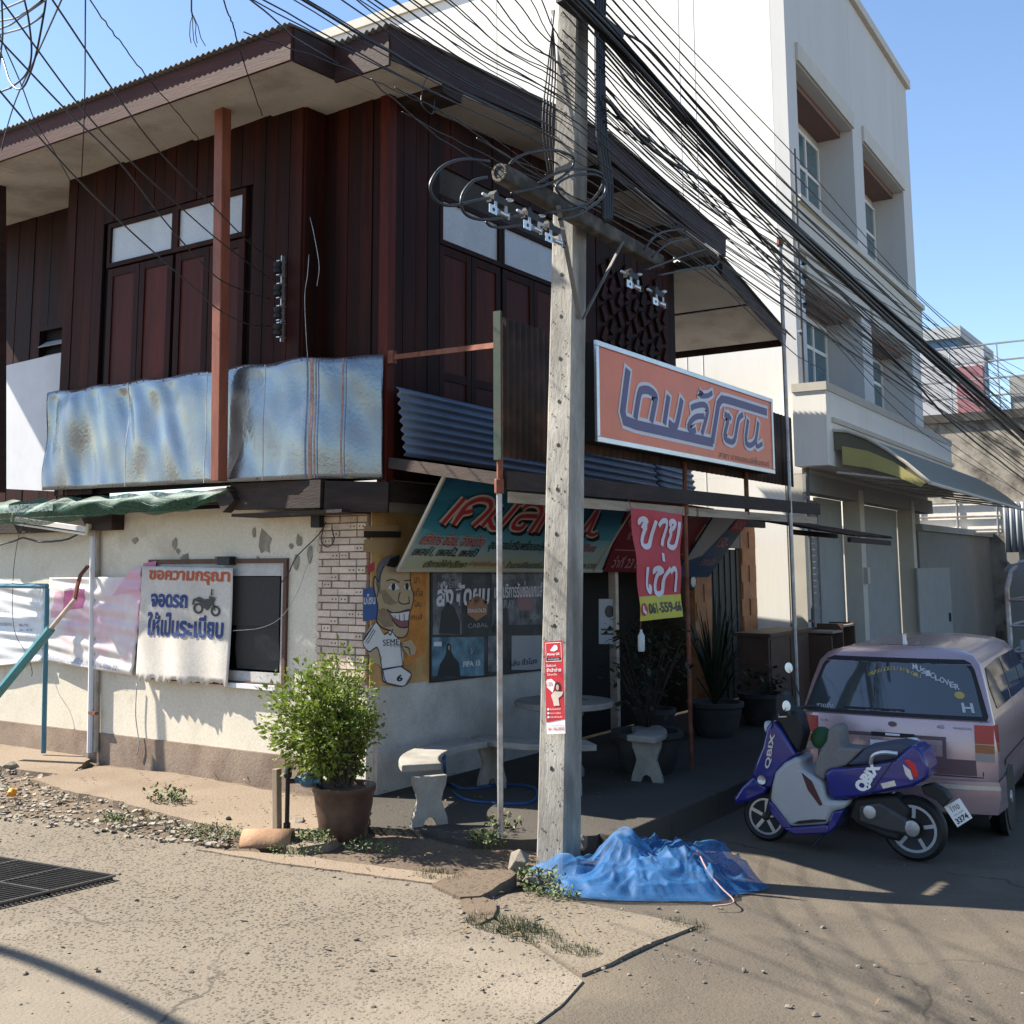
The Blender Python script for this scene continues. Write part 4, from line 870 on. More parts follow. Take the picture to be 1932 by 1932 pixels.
# wires from the street to the bracket on the upper wall, and the tangle at the upper left
k1 = .3307
def wire3(pix, x0, x1, r, label, group=None, name='wire', wob=0):
    n_ = len(pix); L = [0]
    for a, b in zip(pix, pix[1:]): L.append(L[-1] + math.hypot(b[0]-a[0], b[1]-a[1]))
    # depth eased so that equal picture lengths lie on one straight line in space
    P = []
    for (u, v), l in zip(pix, L):
        t = l/L[-1]; d = 1/((1-t)/x0 + t/x1); P.append(at(u*k1, v*k1, X=d))
    return cable(P, 0, r, label, group, ext0=2.0, name=name, wob=wob, cat='wire')
G5 = 'service wires to the wall bracket'
for k_, l in enumerate(([(300,0),(650,520),(905,860),(1195,1155),(1430,1390),(1560,1480)], [(0,-10),(455,605),(740,915),(1050,1200),(1240,1365),(1430,1510),(1560,1600)], [(0,230),(380,630),(685,930),(920,1235),(1060,1400),(1240,1585),(1400,1660),(1540,1705)], [(0,520),(165,715),(430,1010),(720,1295),(885,1445),(1150,1680),(1245,1765),(1400,1845),(1540,1860)])):
    wire3(l, 3.0, 7.52, .0055, ORD[k_] + ' service wire from the top reaching the wall bracket', G5)
wire3([(487,-5),(482,590),(465,1005)], 4.6, 7.4, .006, 'thin wire hanging straight down across the eave at upper left')
wire3([(515,0),(640,180),(720,280),(850,455),(975,600),(1115,770),(1140,800)], 4.2, 7.5, .005, 'kinked thin wire crossing the eave left of the brown post', wob=.006)
wire3([(1275,0),(1330,150),(1360,255),(1420,445),(1470,590),(1500,660)], 4.4, 7.5, .005, 'kinked thin wire crossing the eave right of the brown post', wob=.005)
wire3([(1430,0),(1520,70),(1610,150),(1680,215),(1840,310),(1932,365)], 4.4, 6.7, .006, 'thin wire reaching the corner of the eave')
wire3([(350,0),(220,290),(90,570),(20,800),(10,860)], 3.8, 6.2, .006, 'slanting wire crossing the others at the upper left corner')
wire3([(20,250),(120,480),(200,690),(300,850),(400,1030)], 4.2, 7.0, .005, 'thin pair of wires running down to the eave at far left')
for l, t in (([(0,120),(80,105),(160,60),(240,0)],'dark cable loop leaving the frame at the top left edge'),([(0,165),(60,140),(130,90),(230,20),(260,-5)],'second dark cable loop at the top left edge'),([(0,525),(60,500),(150,420),(180,300),(165,120),(140,0)],'long drooping cable loop at the top left'),([(0,345),(15,200),(10,0)],'nearly vertical cable at the left frame edge'),([(0,290),(60,470),(130,500),(200,330),(250,80),(262,0)],'deep hanging cable loop at the top left'),([(30,190),(130,160),(215,110),(250,75)],'thin curved wire at the top left'),([(0,60),(70,30),(140,0)],'short thin wire in the top left corner')):
    wire3(l, 4.0, 3.6, .0065, t, name='cable')
q = MB()
q.tube([at(u*k1, v*k1, X=5.0) for u, v in ((1092,-20),(1092,60),(1098,90))], .007, 5)
for l in ([(1098,88),(1085,130),(1082,200),(1090,245)],[(1098,88),(1100,160),(1105,230),(1122,268)],[(1100,88),(1118,140),(1115,190),(1125,245)],[(1102,88),(1130,150),(1145,215),(1172,262)]): q.tube([at(u*k1, v*k1, X=5.0) for u, v in l], .0035, 5)
tag(q.build('frayed_cable', M['blackcable'], fix=False), 'frayed cable end hanging alone against the sky', 'cable')
P = [at(u, v, z=0) + SUN*(5.2/SUN.z) for u, v in ((-700,1660),(-250,1730),(0,1792),(160,1852),(330,1935),(520,2060),(800,2300))]
cable(P, 0, .055, 'thick sagging cable bundle over the left street, known by its shadow', name='cable', per=6, n=6)
br = thing('insulator_bracket', 'aluminium insulator bracket with black spools on the red boards right of the post', 'bracket', (XA-.05, 7.75, 4.9))
ba, bb_ = at(534,483,X=XA-.06), at(532,645,X=XA-.06)
q = MB(); q.bar(ba, bb_, .01, .045, (1,0,0)); q.build('rail', M['alu'], br)
for k, vv in enumerate((505,548,590,622)):
    c = at(524, vv, X=XA-.12); q = MB(); q.lathe([(.02,-.06),(.042,-.05),(.042,-.02),(.028,0),(.042,.02),(.042,.05),(.02,.06)], c, 10); q.build('spool', M['black'], br, smooth=True)
    q = MB(); q.box(tuple(c+V((.0,-.02,-.075))), tuple(c+V((.09,.02,-.066)))); q.box(tuple(c+V((.0,-.02,.066))), tuple(c+V((.09,.02,.075)))); q.build('strap', M['alu'], br)
    if k < 3: q = MB(); q.lathe([(.014,0),(.014,.001)], at(533, vv+20, X=XA-.068), 8, (-1,0,0)); q.build('hole', M['black'], br)
cable([at(585,410,X=7.64), at(592,440,X=7.62), at(602,500,X=7.62), at(598,540,X=7.62)], 0, .004, 'loose grey wire hanging on the dark corner boards', name='wire', m='galv', cat='wire')
cable([at(583,480,X=7.66), at(580,520,X=7.65), at(575,560,X=7.65), at(578,640,X=7.66), at(582,690,X=7.67)], 0, .004, 'grey wire stapled down the dark boards by the corner', name='wire', m='galv', cat='wire')
cable([at(820,130+60,Y=5.9), at(815,215,Y=5.8), at(795,195,Y=5.8), at(800,160,Y=5.9), at(812,135,Y=6.0)], 0, .005, 'short looped cable end hanging under the corner eave', name='cable', cat='cable')

# ================================================================== SIGNS
def frame_bars(S, m, parent, t, off, d, name='frame'):
    """a picture-frame border round a Surf, t in metres"""
    w_, h_ = (S.b-S.a).length, (S.d-S.a).length; ax, ay = (S.b-S.a).normalized(), (S.d-S.a).normalized()
    q = MB(); c = (S.a+S.c)/2 + S.n*(off)
    q.obox(S.a.lerp(S.b,.5) + S.n*off, ax, ay, S.n, w_+t, t, d); q.obox(S.d.lerp(S.c,.5) + S.n*off, ax, ay, S.n, w_+t, t, d)
    q.obox(S.a.lerp(S.d,.5) + S.n*off, ax, ay, S.n, t, h_-t, d); q.obox(S.b.lerp(S.c,.5) + S.n*off, ax, ay, S.n, t, h_-t, d)
    return q.build(name, m, parent, bevel=.004)
SY = 4.84
So = Surf((8.68,SY,3.225), (13.05,SY,3.225), (13.05,SY,4.10), (8.68,SY,4.10))
sg = thing('orange_sign', 'large orange light box sign with purple Thai lettering on the canopy edge', 'sign', (10.8, SY, 3.2))
MB().box((8.66, SY+.002, 3.21), (13.07, SY+.20, 4.115)).build('light_box', M['dark'], sg)
So.sheet('face', paint('orange_face', (.74,.175,.08), .42, dirt=(.45,.16,.09), damt=.25, dscale=2), sg, off=.004, back=.003)
frame_bars(So, M['alu'], sg, .05, .006, .03)
PU = paint('purple_print', (.10,.085,.19), .5); WH = paint('sign_white', (.62,.60,.64), .5)
def lx(x): return (x-190)/1545.    # picture columns of the sign (left edge 190, right edge 1735)
# pen strokes of the word, in sign units measured along the sign: x 0..1, y 0..1
def sgn(pts):
    out = []
    for x, y in pts:                                # picture position (zoomed crop) -> sign plane
        p = at((1700+x*.33644)/1.5652, (950+y*.33644)/1.5652, Y=SY); out.append(((p.x-8.68)/4.37, (p.z-3.225)/.875))
    return out
strokes = [[(452,420),(405,790),(425,868),(520,905),(1195,1062)], [(515,850),(550,640),(580,600),(640,605),(690,650),(690,700),(655,880)], [(808,650),(770,900)], [(925,680),(885,880),(860,925),(810,890)],
           [(1005,760),(1040,740),(1120,730),(1150,790),(1100,985)], [(1120,830),(1050,835),(1000,880),(985,930),(1010,965),(1045,950)], [(1095,625),(1090,650),(1150,650),(1190,625)], [(1190,1062),(1245,720),(1275,680),(1330,690),(1670,795)],
           [(1300,810),(1330,850),(1300,1000),(1330,1045),(1385,1040),(1420,860),(1460,815)], [(1355,855),(1330,815)], [(1505,860),(1485,1040),(1520,1085),(1570,1040),(1595,880)], [(1570,1040),(1585,1095),(1630,1070)]]
wds = [.040,.034,.032,.032,.026,.026,.022,.036,.026,.020,.026,.022]
for nm, grow, m_, o_ in (('lettering_outline', .016, WH, .0075), ('lettering', 0., PU, .0125)):
    q = MB()
    for i, (p, wd) in enumerate(zip(strokes, wds)):
        S2 = sgn(p); wx = wd*.55+grow*1.0; So.stroke(q, S2, wx, wx*4.37/.875, o_+.0003*i, curve=0 if i in (0,7) else 4)
        for e0, e1 in ((0,1),(-1,-2)):             # square ends of the outline
            if grow:
                a, b = V(S2[e0]), V(S2[e1]); a.y *= .2; b.y *= .2; d = (a-b).normalized()*grow*.5; nn = V((-d.y, d.x)).normalized()*wx/2
                So.poly(q, [(z_.x, z_.y/.2) for z_ in (a+nn, a-nn, a-nn+d, a+nn+d)], o_+.0003*i)
    q.build(nm, m_, sg, fix=False)
So.text('สาขา นาทมเกมส์เซ็นเตอร์', .62, .055, .97, .15, paint('olive_print', (.20,.10,.05), .5), sg, off=.008)
# boards behind the sign and the rusty sheet left of it
bk = thing('sign_backing', 'dark brown sheet metal backing standing behind the orange sign', 'panel', (12, 5.06, 3))
wave_sheet((8.6,5.08,3.13), (1,0,0), (0,0,1), 44, 5.85, .93, .012, M['rusttin'], 'sheet', bk)
rp = thing('rusty_panel', 'rusty corrugated sheet panel left of the orange sign behind the pole', 'panel', (7.9, 5.02, 3.0))
wave_sheet((7.40,5.03,2.98), (1,0,0), (0,0,1), 13, 1.22, 1.16, .014, M['rusttin'], 'sheet', rp)
MB().box((7.365,4.99,2.95), (7.39,5.06,4.17)).build('green_edge', M['greentin'], rp)
# posts of the canopy frame
def pst(x, y, z0, z1, lab_, r=.024, m='galv', up=None):
    t = thing('steel_post', lab_, 'post', (x, y, z0)); q = MB(); q.tube([(x,y,z0),(x,y,z1)], r, 8); q.build('pipe', M[m], t, smooth=True)
    if up: q = MB(); q.tube([(x+.01,y,z1),(x+.015,y,up)], r*1.1, 8); q.build('rusty_pipe', M['rust'], t, smooth=True)
    q = MB(); q.lathe([(r+.012,-.06),(r+.016,-.05),(r+.016,.05),(r+.012,.06)], (x,y,z1-.02), 8); q.build('coupling', M['rust'], t)
pst(7.40, 5.03, -.1, 2.76, 'galvanised steel post in front of the mural, left of the utility pole', up=4.1)
pst(10.93, 5.04, 0, 2.72, 'steel post beside the red hanging banner', m='rust', up=3.2)
pst(14.05, 5.0, 0, 6.4, 'tall thin steel post right of the orange sign', r=.028)
pst(12.7, 5.05, 2.7, 3.3, 'short iron stub between canopy and sign backing', r=.03, m='rust')
rd = thing('stay_rod', 'flat rusty stay rod between the corner post and the rusty panel', 'rod', (7.6, 6, 4))
q = MB(); q.bar((8.0,6.66,4.06), (7.42,5.04,3.90), .012, .045); q.build('flat_bar', M['rust'], rd); q = MB(); q.box((7.97,6.62,4.0),(8.03,6.70,4.12)); q.build('bolt_plate', M['rust'], rd)

# ---- big slanted shop sign under the canopy
Sb = Surf((8.30,6.80,2.075), (12.25,6.80,2.04), (11.52,5.98,2.90), (7.98,5.98,2.965))
bs = thing('blue_shop_sign', 'wide slanted blue and teal printed shop sign under the canopy', 'sign', Sb.p(.5,0))
mbl = bpy.data.materials.new('printed_blue_vinyl'); mbl.use_nodes = True; n_ = mbl.node_tree; L_ = n_.links.new; b_ = n_.nodes['Principled BSDF']; b_.inputs['Roughness'].default_value = .45
g_ = n_.nodes.new('ShaderNodeNewGeometry'); sx_ = n_.nodes.new('ShaderNodeSeparateXYZ'); L_(g_.outputs['Position'], sx_.inputs[0])
t_ = n_.nodes.new('ShaderNodeTexVoronoi'); t_.inputs['Scale'].default_value = 2.2; mpv = n_.nodes.new('ShaderNodeMapping'); mpv.inputs['Scale'].default_value = (.45,.8,2.4); mpv.inputs['Rotation'].default_value = (0,.35,0); L_(g_.outputs['Position'], mpv.inputs[0]); L_(mpv.outputs[0], t_.inputs['Vector'])
sp_ = n_.nodes.new('ShaderNodeSeparateColor'); L_(t_.outputs['Color'], sp_.inputs[0])
ad = n_.nodes.new('ShaderNodeMath'); ad.operation = 'MULTIPLY_ADD'; L_(sp_.outputs[0], ad.inputs[0]); ad.inputs[1].default_value = .26; L_(sx_.outputs[2], ad.inputs[2])
mr_ = n_.nodes.new('ShaderNodeMapRange'); mr_.inputs[1].default_value = 2.1; mr_.inputs[2].default_value = 3.1; L_(ad.outputs[0], mr_.inputs[0])
cr = n_.nodes.new('ShaderNodeValToRGB'); L_(mr_.outputs[0], cr.inputs[0]); cr.color_ramp.elements[0].position = .05; cr.color_ramp.elements[0].color = (.44,.42,.20,1); cr.color_ramp.elements[1].position = .95; cr.color_ramp.elements[1].color = (.008,.05,.115,1)
for ps, c in ((.2,(.30,.40,.41,1)),(.38,(.09,.29,.38,1)),(.6,(.025,.16,.25,1)),(.78,(.012,.085,.15,1))): e_ = cr.color_ramp.elements.new(ps); e_.color = c
L_(cr.outputs[0], b_.inputs['Base Color'])
Sb.sheet('vinyl', mbl, bs, off=.0, back=.02)
frame_bars(Sb, paint('sign_edge', (.45,.43,.38), .5), bs, .035, .0, .03)
RDP = paint('crimson_print', (.36,.03,.045), .5)
bpx = lambda x, y: Sb.px((1150+x*.2847)/1.5652, (1370+y*.2847)/1.5652)
bst = [[(790,340),(545,605)], [(665,612),(760,500),(840,480),(880,465)], [(700,560),(790,440),(870,380),(970,352),(1060,368),(1085,410),(1050,480),(880,628)], [(1205,390),(975,632)], [(1060,560),(1085,635),(1130,645),(1180,620),(1395,395)],
       [(1430,450),(1500,405),(1590,400),(1640,440),(1620,520),(1490,690)], [(1590,525),(1420,525),(1340,585),(1320,640),(1400,650),(1450,600)], [(1650,360),(1720,385),(1780,340)], [(1900,330),(1800,330),(1740,420),(1560,690)], [(1850,450),(1890,480),(1800,560),(1720,690),(1800,700),(1900,560),(2000,440)], [(2090,430),(1960,640),(1985,690),(2060,680),(2270,455)], [(2273,454),(2130,690)], [(2120,690),(2170,715),(2230,690)]]
for nm, wd, m_, o_ in (('lettering_shadow', .033, M['bprint'], .012), ('lettering_outline', .036, paint('sign_pale', (.42,.40,.37), .5), .017), ('lettering', .0165, RDP, .023)):
    q = MB()
    for i, l in enumerate(bst):
        Sb.stroke(q, [bpx(x+(14 if 'shadow' in nm else 0), y+(42 if 'shadow' in nm else 0)) for x, y in l], wd, wd*2.6, o_+.0003*i, curve=4)
    q.build(nm, m_, bs, fix=False)
def btext(t, x0, y0, x1, y1, m, **k):
    a, b = bpx(x0, y1), bpx(x1, y0); xs = (bpx((x0+x1)/2-(x1-x0)/2, (y0+y1)/2)[0], bpx((x0+x1)/2+(x1-x0)/2, (y0+y1)/2)[0])
    Sb.text(t, xs[0], a[1], xs[1], b[1], m, bs, **{'off': .012, 'shear': .35, 'bold': .015, **k})
btext('บริการ ซ่อม, จำหน่าย', 320, 722, 1015, 845, RDP, outline=paint('sign_pale2', (.45,.45,.43), .5), ow=.035)
btext('อุปกรณ์เสริมพร้อมอะไหล่', 1045, 790, 1690, 905, M['bprint']); btext('ราคาถูกได้เลย', 1860, 815, 2190, 915, RDP)
btext('เพลย์1, เพลย์2, เพลย์3', 235, 868, 930, 955, M['bprint']); btext('บริการให้คำปรึกษา', 355, 990, 805, 1065, M['bprint']); btext('ทำธุรกิจร้านเกมส์', 820, 1000, 1190, 1070, RDP, bold=.0); btext('ร้านเกมส์อินเตอร์เน็ต', 1215, 1005, 1640, 1070, M['bprint'], bold=.005); btext('โทร 089-5700', 1900, 1020, 2150, 1075, M['bprint'], bold=0)
# ---- maroon slanted sign beside it
Sm = Surf((12.3,6.80,2.03), (14.3,6.80,2.0), (13.9,5.98,2.84), (11.56,5.98,2.89))
ms = thing('maroon_shop_sign', 'slanted dark red printed shop sign beside the blue one', 'sign', Sm.p(.5,0))
Sm.sheet('vinyl', paint('maroon_face', (.16,.018,.025), .5), ms, back=.02)
PK = paint('pink_print', (.45,.20,.22), .5)
Sm.text('ออนไลน์สาระบุรี', .30, .84, .80, .95, PK, ms, bold=.02, off=.012); Sm.text('ศูนย์รวมเกมส์', .05, .64, .75, .78, PK, ms, bold=.01, off=.012); Sm.text('ร้านเช่าการ์ตูน', .1, .44, .7, .57, PK, ms, bold=.01, off=.012); Sm.text('ว่าที่ 23 ธันวาคม 2560', .06, .07, .90, .24, PK, ms, bold=.02, off=.012)
mb = MB(); Sm.stroke(mb, [(.02,.32),(.3,.33),(.6,.30),(.98,.31)], .006, .012, .013); mb.build('underline', PK, ms, fix=False)
# ---- blue and white leaning price sign behind the red banner
Sq = Surf((14.35,6.80,1.95), (15.5,6.80,1.93), (15.2,5.98,2.78), (13.95,5.98,2.82))
ps = thing('price_sign', 'slanted blue and grey price sign right of the red hanging banner', 'sign', Sq.p(.5,0))
Sq.sheet('vinyl', paint('price_blue', (.03,.07,.14), .5), ps, back=.02)
mb = MB(); Sq.poly(mb, [(0,.25),(.35,.35),(.62,.98),(0,.98)], .012); mb.build('grey_field', paint('price_grey', (.30,.28,.29), .5), ps, fix=False)
mb = MB(); Sq.rect(mb, .62, .76, .97, .97, .013); mb.build('red_field', RDP, ps, fix=False)
Sq.text('500', .66, .80, .94, .93, PK, ps, off=.015, bold=.02); Sq.text('150.-', .55, .5, .85, .66, PK, ps, off=.014, bold=.02); Sq.text('ราคาปลีก', .45, .2, .85, .34, PK, ps, off=.014)

# ================================================================== MURAL AND POSTERS ON THE SHOP WALL
Mw = Surf((8.045,RY-.012,1.0), (8.93,RY-.012,.985), (8.93,RY-.012,2.62), (8.045,RY-.012,2.62))
mu = thing('footballer_mural', 'painted cartoon mural of a grinning footballer on the shop wall beside the brick pillar', 'mural', Mw.p(.5,0))
MUo = paint('mural_orange', (.45,.235,.075), .75, var=.25, scale=4, dirt=(.52,.36,.17), damt=.6, dscale=3)
Mw.sheet('painted_ground', MUo, mu, back=.01)
mpx = lambda x, y: Mw.px(575+x*.2315, 862.5+y*.2315)
def mpoly(name, m, lists, off):
    mb = MB()
    for k, l in enumerate(lists):
        if len(l) > 6: l = [(p.x, p.y) for p in smooth_pts([V((*l[i % len(l)], 0)) for i in range(-2, len(l)+2)], 4)[8:-4]][:4*len(l)]
        Mw.poly(mb, [mpx(*p) for p in l], off+.0002*k)
    each(mb, name, m, mu, fix=False)
def mline(name, m, lists, wd, off, closed=False):
    mb = MB()
    for k, l in enumerate(lists): Mw.stroke(mb, [mpx(*p) for p in l], wd, wd*.885/1.62, off+.0002*k, closed, curve=4)
    for l_ in ():
        pass
    each(mb, name, m, mu, fix=False)
INK = paint('mural_ink', (.02,.018,.02), .7); SKIN = paint('mural_skin', (.30,.215,.13), .75, var=.2, scale=6); SK2 = paint('mural_skin_pale', (.42,.31,.19), .75)
MW = paint('mural_white', (.62,.61,.60), .75, dirt=(.5,.45,.38), damt=.4)
mpoly('upper_panel', paint('mural_cream', (.38,.25,.12), .8), [[(480,560),(760,560),(760,640),(480,650)],[(480,670),(760,670),(700,790),(480,770)]], .004)
mpoly('dark_band', M['beam'], [[(478,600),(780,610),(780,660),(478,655)]], .0055)
mpoly('flag', paint('mural_red', (.38,.05,.05), .7), [[(500,885),(565,852),(565,925),(515,945)]], .006)
mpoly('painted_board', paint('mural_blue', (.05,.10,.26), .7), [[(470,1080),(575,1050),(600,1320),(470,1340)]], .006)
Mw.text('มโซน', *mpx(475,1200), *mpx(570,1115), MW, mu, off=.008, bold=.02)
mpoly('right_ground', paint('mural_deep_orange', (.50,.20,.04), .75, var=.3, scale=3), [[(850,930),(990,930),(975,1600),(800,1700),(830,1420),(850,1250)]], .005)
head = [(640,890),(610,950),(590,1020),(565,970),(555,1050),(575,1150),(590,1230),(580,1330),(625,1390),(700,1420),(740,1465),(800,1470),(835,1420),(840,1300),(870,1210),(880,1130),(855,1040),(850,930),(780,900)]
mpoly('head', SK2, [head], .007)
mpoly('cheek_shade', SKIN, [[(640,1230),(700,1290),(720,1380),(640,1390),(585,1320),(600,1240)],[(610,1090),(650,1080),(720,1170),(760,1190),(700,1210),(640,1190)]], .0085)
mpoly('hair', paint('mural_grey', (.14,.14,.15), .8), [[(585,960),(600,870),(660,815),(740,805),(700,860),(640,900),(615,990),(608,1130)]], .0085)
mpoly('hair_top', INK, [[(660,890),(690,830),(770,800),(760,860),(730,905)]], .009)
mpoly('eye_white', MW, [[(670,1070),(700,1030),(745,1040),(765,1075),(720,1090)],[(800,1060),(820,1035),(855,1060),(850,1085),(815,1085)]], .010)
mb = MB(); Mw.ell(mb, *mpx(715,1060), .034, .022, .0115); Mw.ell(mb, *mpx(826,1058), .03, .021, .0118); each(mb, 'iris', INK, mu, fix=False)
mpoly('lips', paint('mural_lip', (.22,.09,.11), .7), [[(660,1240),(720,1270),(790,1255),(850,1245),(845,1370),(810,1400),(750,1370),(705,1320)]], .010)
mpoly('teeth', MW, [[(690,1275),(760,1275),(845,1260),(840,1330),(780,1335),(720,1310)]], .0115)
mpoly('shirt', MW, [[(565,1350),(640,1450),(700,1410),(740,1470),(770,1510),(790,1690),(620,1720),(585,1560),(515,1585),(465,1500)], [(620,1735),(780,1710),(860,1770),(800,1865),(640,1830)]], .010)
mpoly('arm', SK2, [[(510,1590),(580,1540),(625,1640),(610,1700),(530,1660)], [(790,1510),(860,1490),(905,1560),(890,1610),(840,1620),(795,1560)]], .0105)
mline('ink_line', INK, [head, [(660,1010),(710,1000),(765,1025)], [(805,1010),(855,1008)], [(770,1100),(755,1170),(790,1200),(845,1195)], [(845,1195),(840,1140)], [(660,1240),(720,1270),(850,1245)], [(700,1320),(760,1385),(840,1385)], [(725,1290),(730,1320)], [(760,1285),(765,1335)], [(800,1280),(803,1335)], [(565,1350),(465,1500),(515,1585),(585,1555),(620,1720)], [(770,1510),(790,1690)], [(640,1450),(665,1430),(690,1450),(710,1400)], [(620,1735),(800,1700)], [(780,1710),(860,1770),(800,1865),(640,1830),(622,1740)], [(800,1545),(840,1560),(850,1610)], [(575,1020),(590,1080),(580,1140)]], .011, .0125)
mline('sleeve_stripe', INK, [[(540,1390),(475,1490)],[(555,1400),(488,1510)],[(568,1412),(502,1520)]], .009, .0125); mline('belt', paint('mural_belt', (.06,.08,.25), .7), [[(622,1728),(700,1715),(780,1705)],[(630,1740),(640,1800),(660,1840)]], .014, .0135)
Mw.text('SEME', *mpx(628,1540), *mpx(760,1480), INK, mu, off=.0135); Mw.text('Mobile', *mpx(695,1552), *mpx(795,1515), paint('mural_faint', (.3,.3,.32), .8), mu, off=.0135); Mw.text('6', *mpx(740,1830), *mpx(790,1770), INK, mu, off=.0135, bold=.04)
for t, p, q_ in (('มา.', (888,1035), (940,985)), ('เด้อ', (890,1140), (958,1070)), ('โสน', (888,1225), (945,1170)), ('เกมส์', (860,1330), (955,1280))): Mw.text(t, *mpx(*p), *mpx(*q_), paint('mural_brown', (.10,.05,.03), .8), mu, off=.008)
# poster board
Pb = Surf((8.95,RY-.02,.975), (11.2,RY-.02,.93), (11.2,RY-.02,2.09), (8.95,RY-.02,2.09))
pb = thing('game_poster_board', 'black board of faded game posters on the shop wall left of the utility pole', 'poster board', Pb.p(.5,0))
Pb.sheet('board', mat('poster_black', (.022,.022,.026), .5, var=.5, scale=5, dirt=(.09,.09,.10), dscale=4, damt=.5), pb, back=.012)
ppx = lambda x, y: Pb.px((1000+x*.5176)/1.5652, (1000+y*.5176)/1.5652)
def ptext(t, x0, y0, x1, y1, m, **k): a, b = ppx(x0, y1), ppx(x1, y0); Pb.text(t, a[0], a[1], b[0], b[1], m, pb, **{'off': .006, **k})
GR = paint('poster_grey', (.30,.30,.31), .6); BL = mat('poster_blue', (.03,.14,.24), .5, var=.6, scale=5, c2=(.20,.36,.45), bump=0); PGR = mat('poster_mid', (.10,.10,.11), .6, var=.6, scale=6, bump=0, dirt=(.25,.25,.26), damt=.7, dscale=5)
def prect(name, m, x0, y0, x1, y1, off=.004):
    mb = MB(); Pb.poly(mb, [ppx(x0,y1), ppx(x1,y1), ppx(x1,y0), ppx(x0,y0)], off); return mb.build(name, m, pb, fix=False)
prect('poster', BL, 530, 1705, 828, 1925); prect('poster', PGR, 870, 1330, 1160, 1640); prect('poster', PGR, 535, 1330, 700, 1690); prect('poster', PGR, 850, 1700, 935, 1900)
prect('torn_paper', GR, 985, 1700, 1160, 1890); prect('poster_strip', WH, 540, 1730, 585, 1755, .006); prect('pink_note', paint('pink_note', (.28,.16,.16), .7), 1020, 1440, 1105, 1560, .006)
mb = MB(); Pb.poly(mb, [ppx(*p) for p in ((785,1470),(845,1505),(845,1575),(785,1615),(730,1575),(730,1505))], .006); mb.build('gold_badge', paint('badge_orange', (.35,.17,.08), .6), pb, fix=False)
ptext('HEROES', 588, 1345, 668, 1372, GR); ptext('of', 620, 1374, 640, 1385, GR); ptext('NEWERTH', 565, 1390, 690, 1425, GR); ptext('CABAL', 735, 1625, 850, 1655, GR); ptext('GOLD', 770, 1545, 838, 1568, WH, off=.008, bold=.02); ptext('EXA', 735, 1545, 768, 1568, WH, off=.008, bold=.02)
ptext('FIFA 15', 708, 1835, 805, 1875, WH, bold=.03, off=.007); ptext('ULTIMATE TEAM', 705, 1882, 806, 1892, WH, off=.007); ptext('EA', 740, 1765, 770, 1790, BL, off=.009, bold=.03); ptext('SPORTS', 738, 1792, 772, 1800, BL, off=.009)
mb = MB(); Pb.ell(mb, *ppx(755,1783), .011, .03, .008); mb.build('badge', GR, pb, fix=False)
ptext('COUNTER STRIKE', 878, 1362, 1010, 1385, GR); ptext('AION', 1085, 1580, 1145, 1615, GR); ptext('PLAY', 940, 1500, 1000, 1550, GR, bold=.03)
ptext('สั่งตัดผม', 555, 1390, 860, 1530, WH, shear=.1, bold=.035); ptext('เปิดบริการรับซ่อมเกมส์', 885, 1400, 1160, 1490, WH, shear=.1, bold=.02, off=.008); ptext('เล่น ชั่วโมง', 980, 1820, 1130, 1870, M['bprint'], off=.007, bold=.02)
mb = MB(); Pb.poly(mb, [ppx(*p) for p in ((560,1925),(575,1860),(600,1820),(612,1790),(612,1750),(625,1735),(640,1750),(640,1785),(655,1815),(685,1850),(692,1925))], .006); mb.build('player_shape', M['bprint'], pb, fix=False)
mb = MB(); Pb.ell(mb, *ppx(626,1765), .006, .022, .008); mb.build('player_face', paint('print_skin', (.42,.30,.24), .6), pb, fix=False)
mb = MB(); Pb.poly(mb, [ppx(*p) for p in ((570,1680),(585,1560),(620,1500),(660,1540),(690,1620),(690,1690))], .006); Pb.poly(mb, [ppx(*p) for p in ((880,1680),(900,1560),(960,1540),(975,1690))], .0062); each(mb, 'figure_shape', M['bprint'], pb, fix=False)
frame_bars(Pb, M['bprint'], pb, .02, .0, .02)
cl_ = thing('paper_poster', 'white printed notice sheet on the dark shop front behind the utility pole', 'poster', (12.0,RY+.05,1.2))
Sn = Surf(*(lambda a, b, c, d: (a, b, c, d))(at(1130,1215,Y=RY+.04), at(1165,1215,Y=RY+.04), at(1165,1130,Y=RY+.04), at(1130,1130,Y=RY+.04))); Sn.sheet('paper', paint('poster_paper', (.35,.35,.36), .7), cl_, back=.004)
mb = MB(); Sn.ell(mb, .55, .72, .25, .14, .003); Sn.rect(mb, .1, .3, .9, .34, .003); Sn.rect(mb, .1, .2, .9, .24, .0031); mb.build('print', M['bprint'], cl_, fix=False)
cd_ = thing('wall_clock', 'small round wall lamp glowing faintly beside the orange tiles', 'lamp', at(1302,1095,Y=RY-.05))
q = MB(); q.lathe([(.12,0),(.13,.03),(.10,.05)], at(1302,1097,Y=RY-.03), 20, (0,-1,0)); q.build('rim', M['beam'], cd_, smooth=True); q = MB(); q.lathe([(.085,.052),(.06,.06)], at(1302,1097,Y=RY-.03), 16, (0,-1,0)); q.build('dial', M['frosted'], cd_)

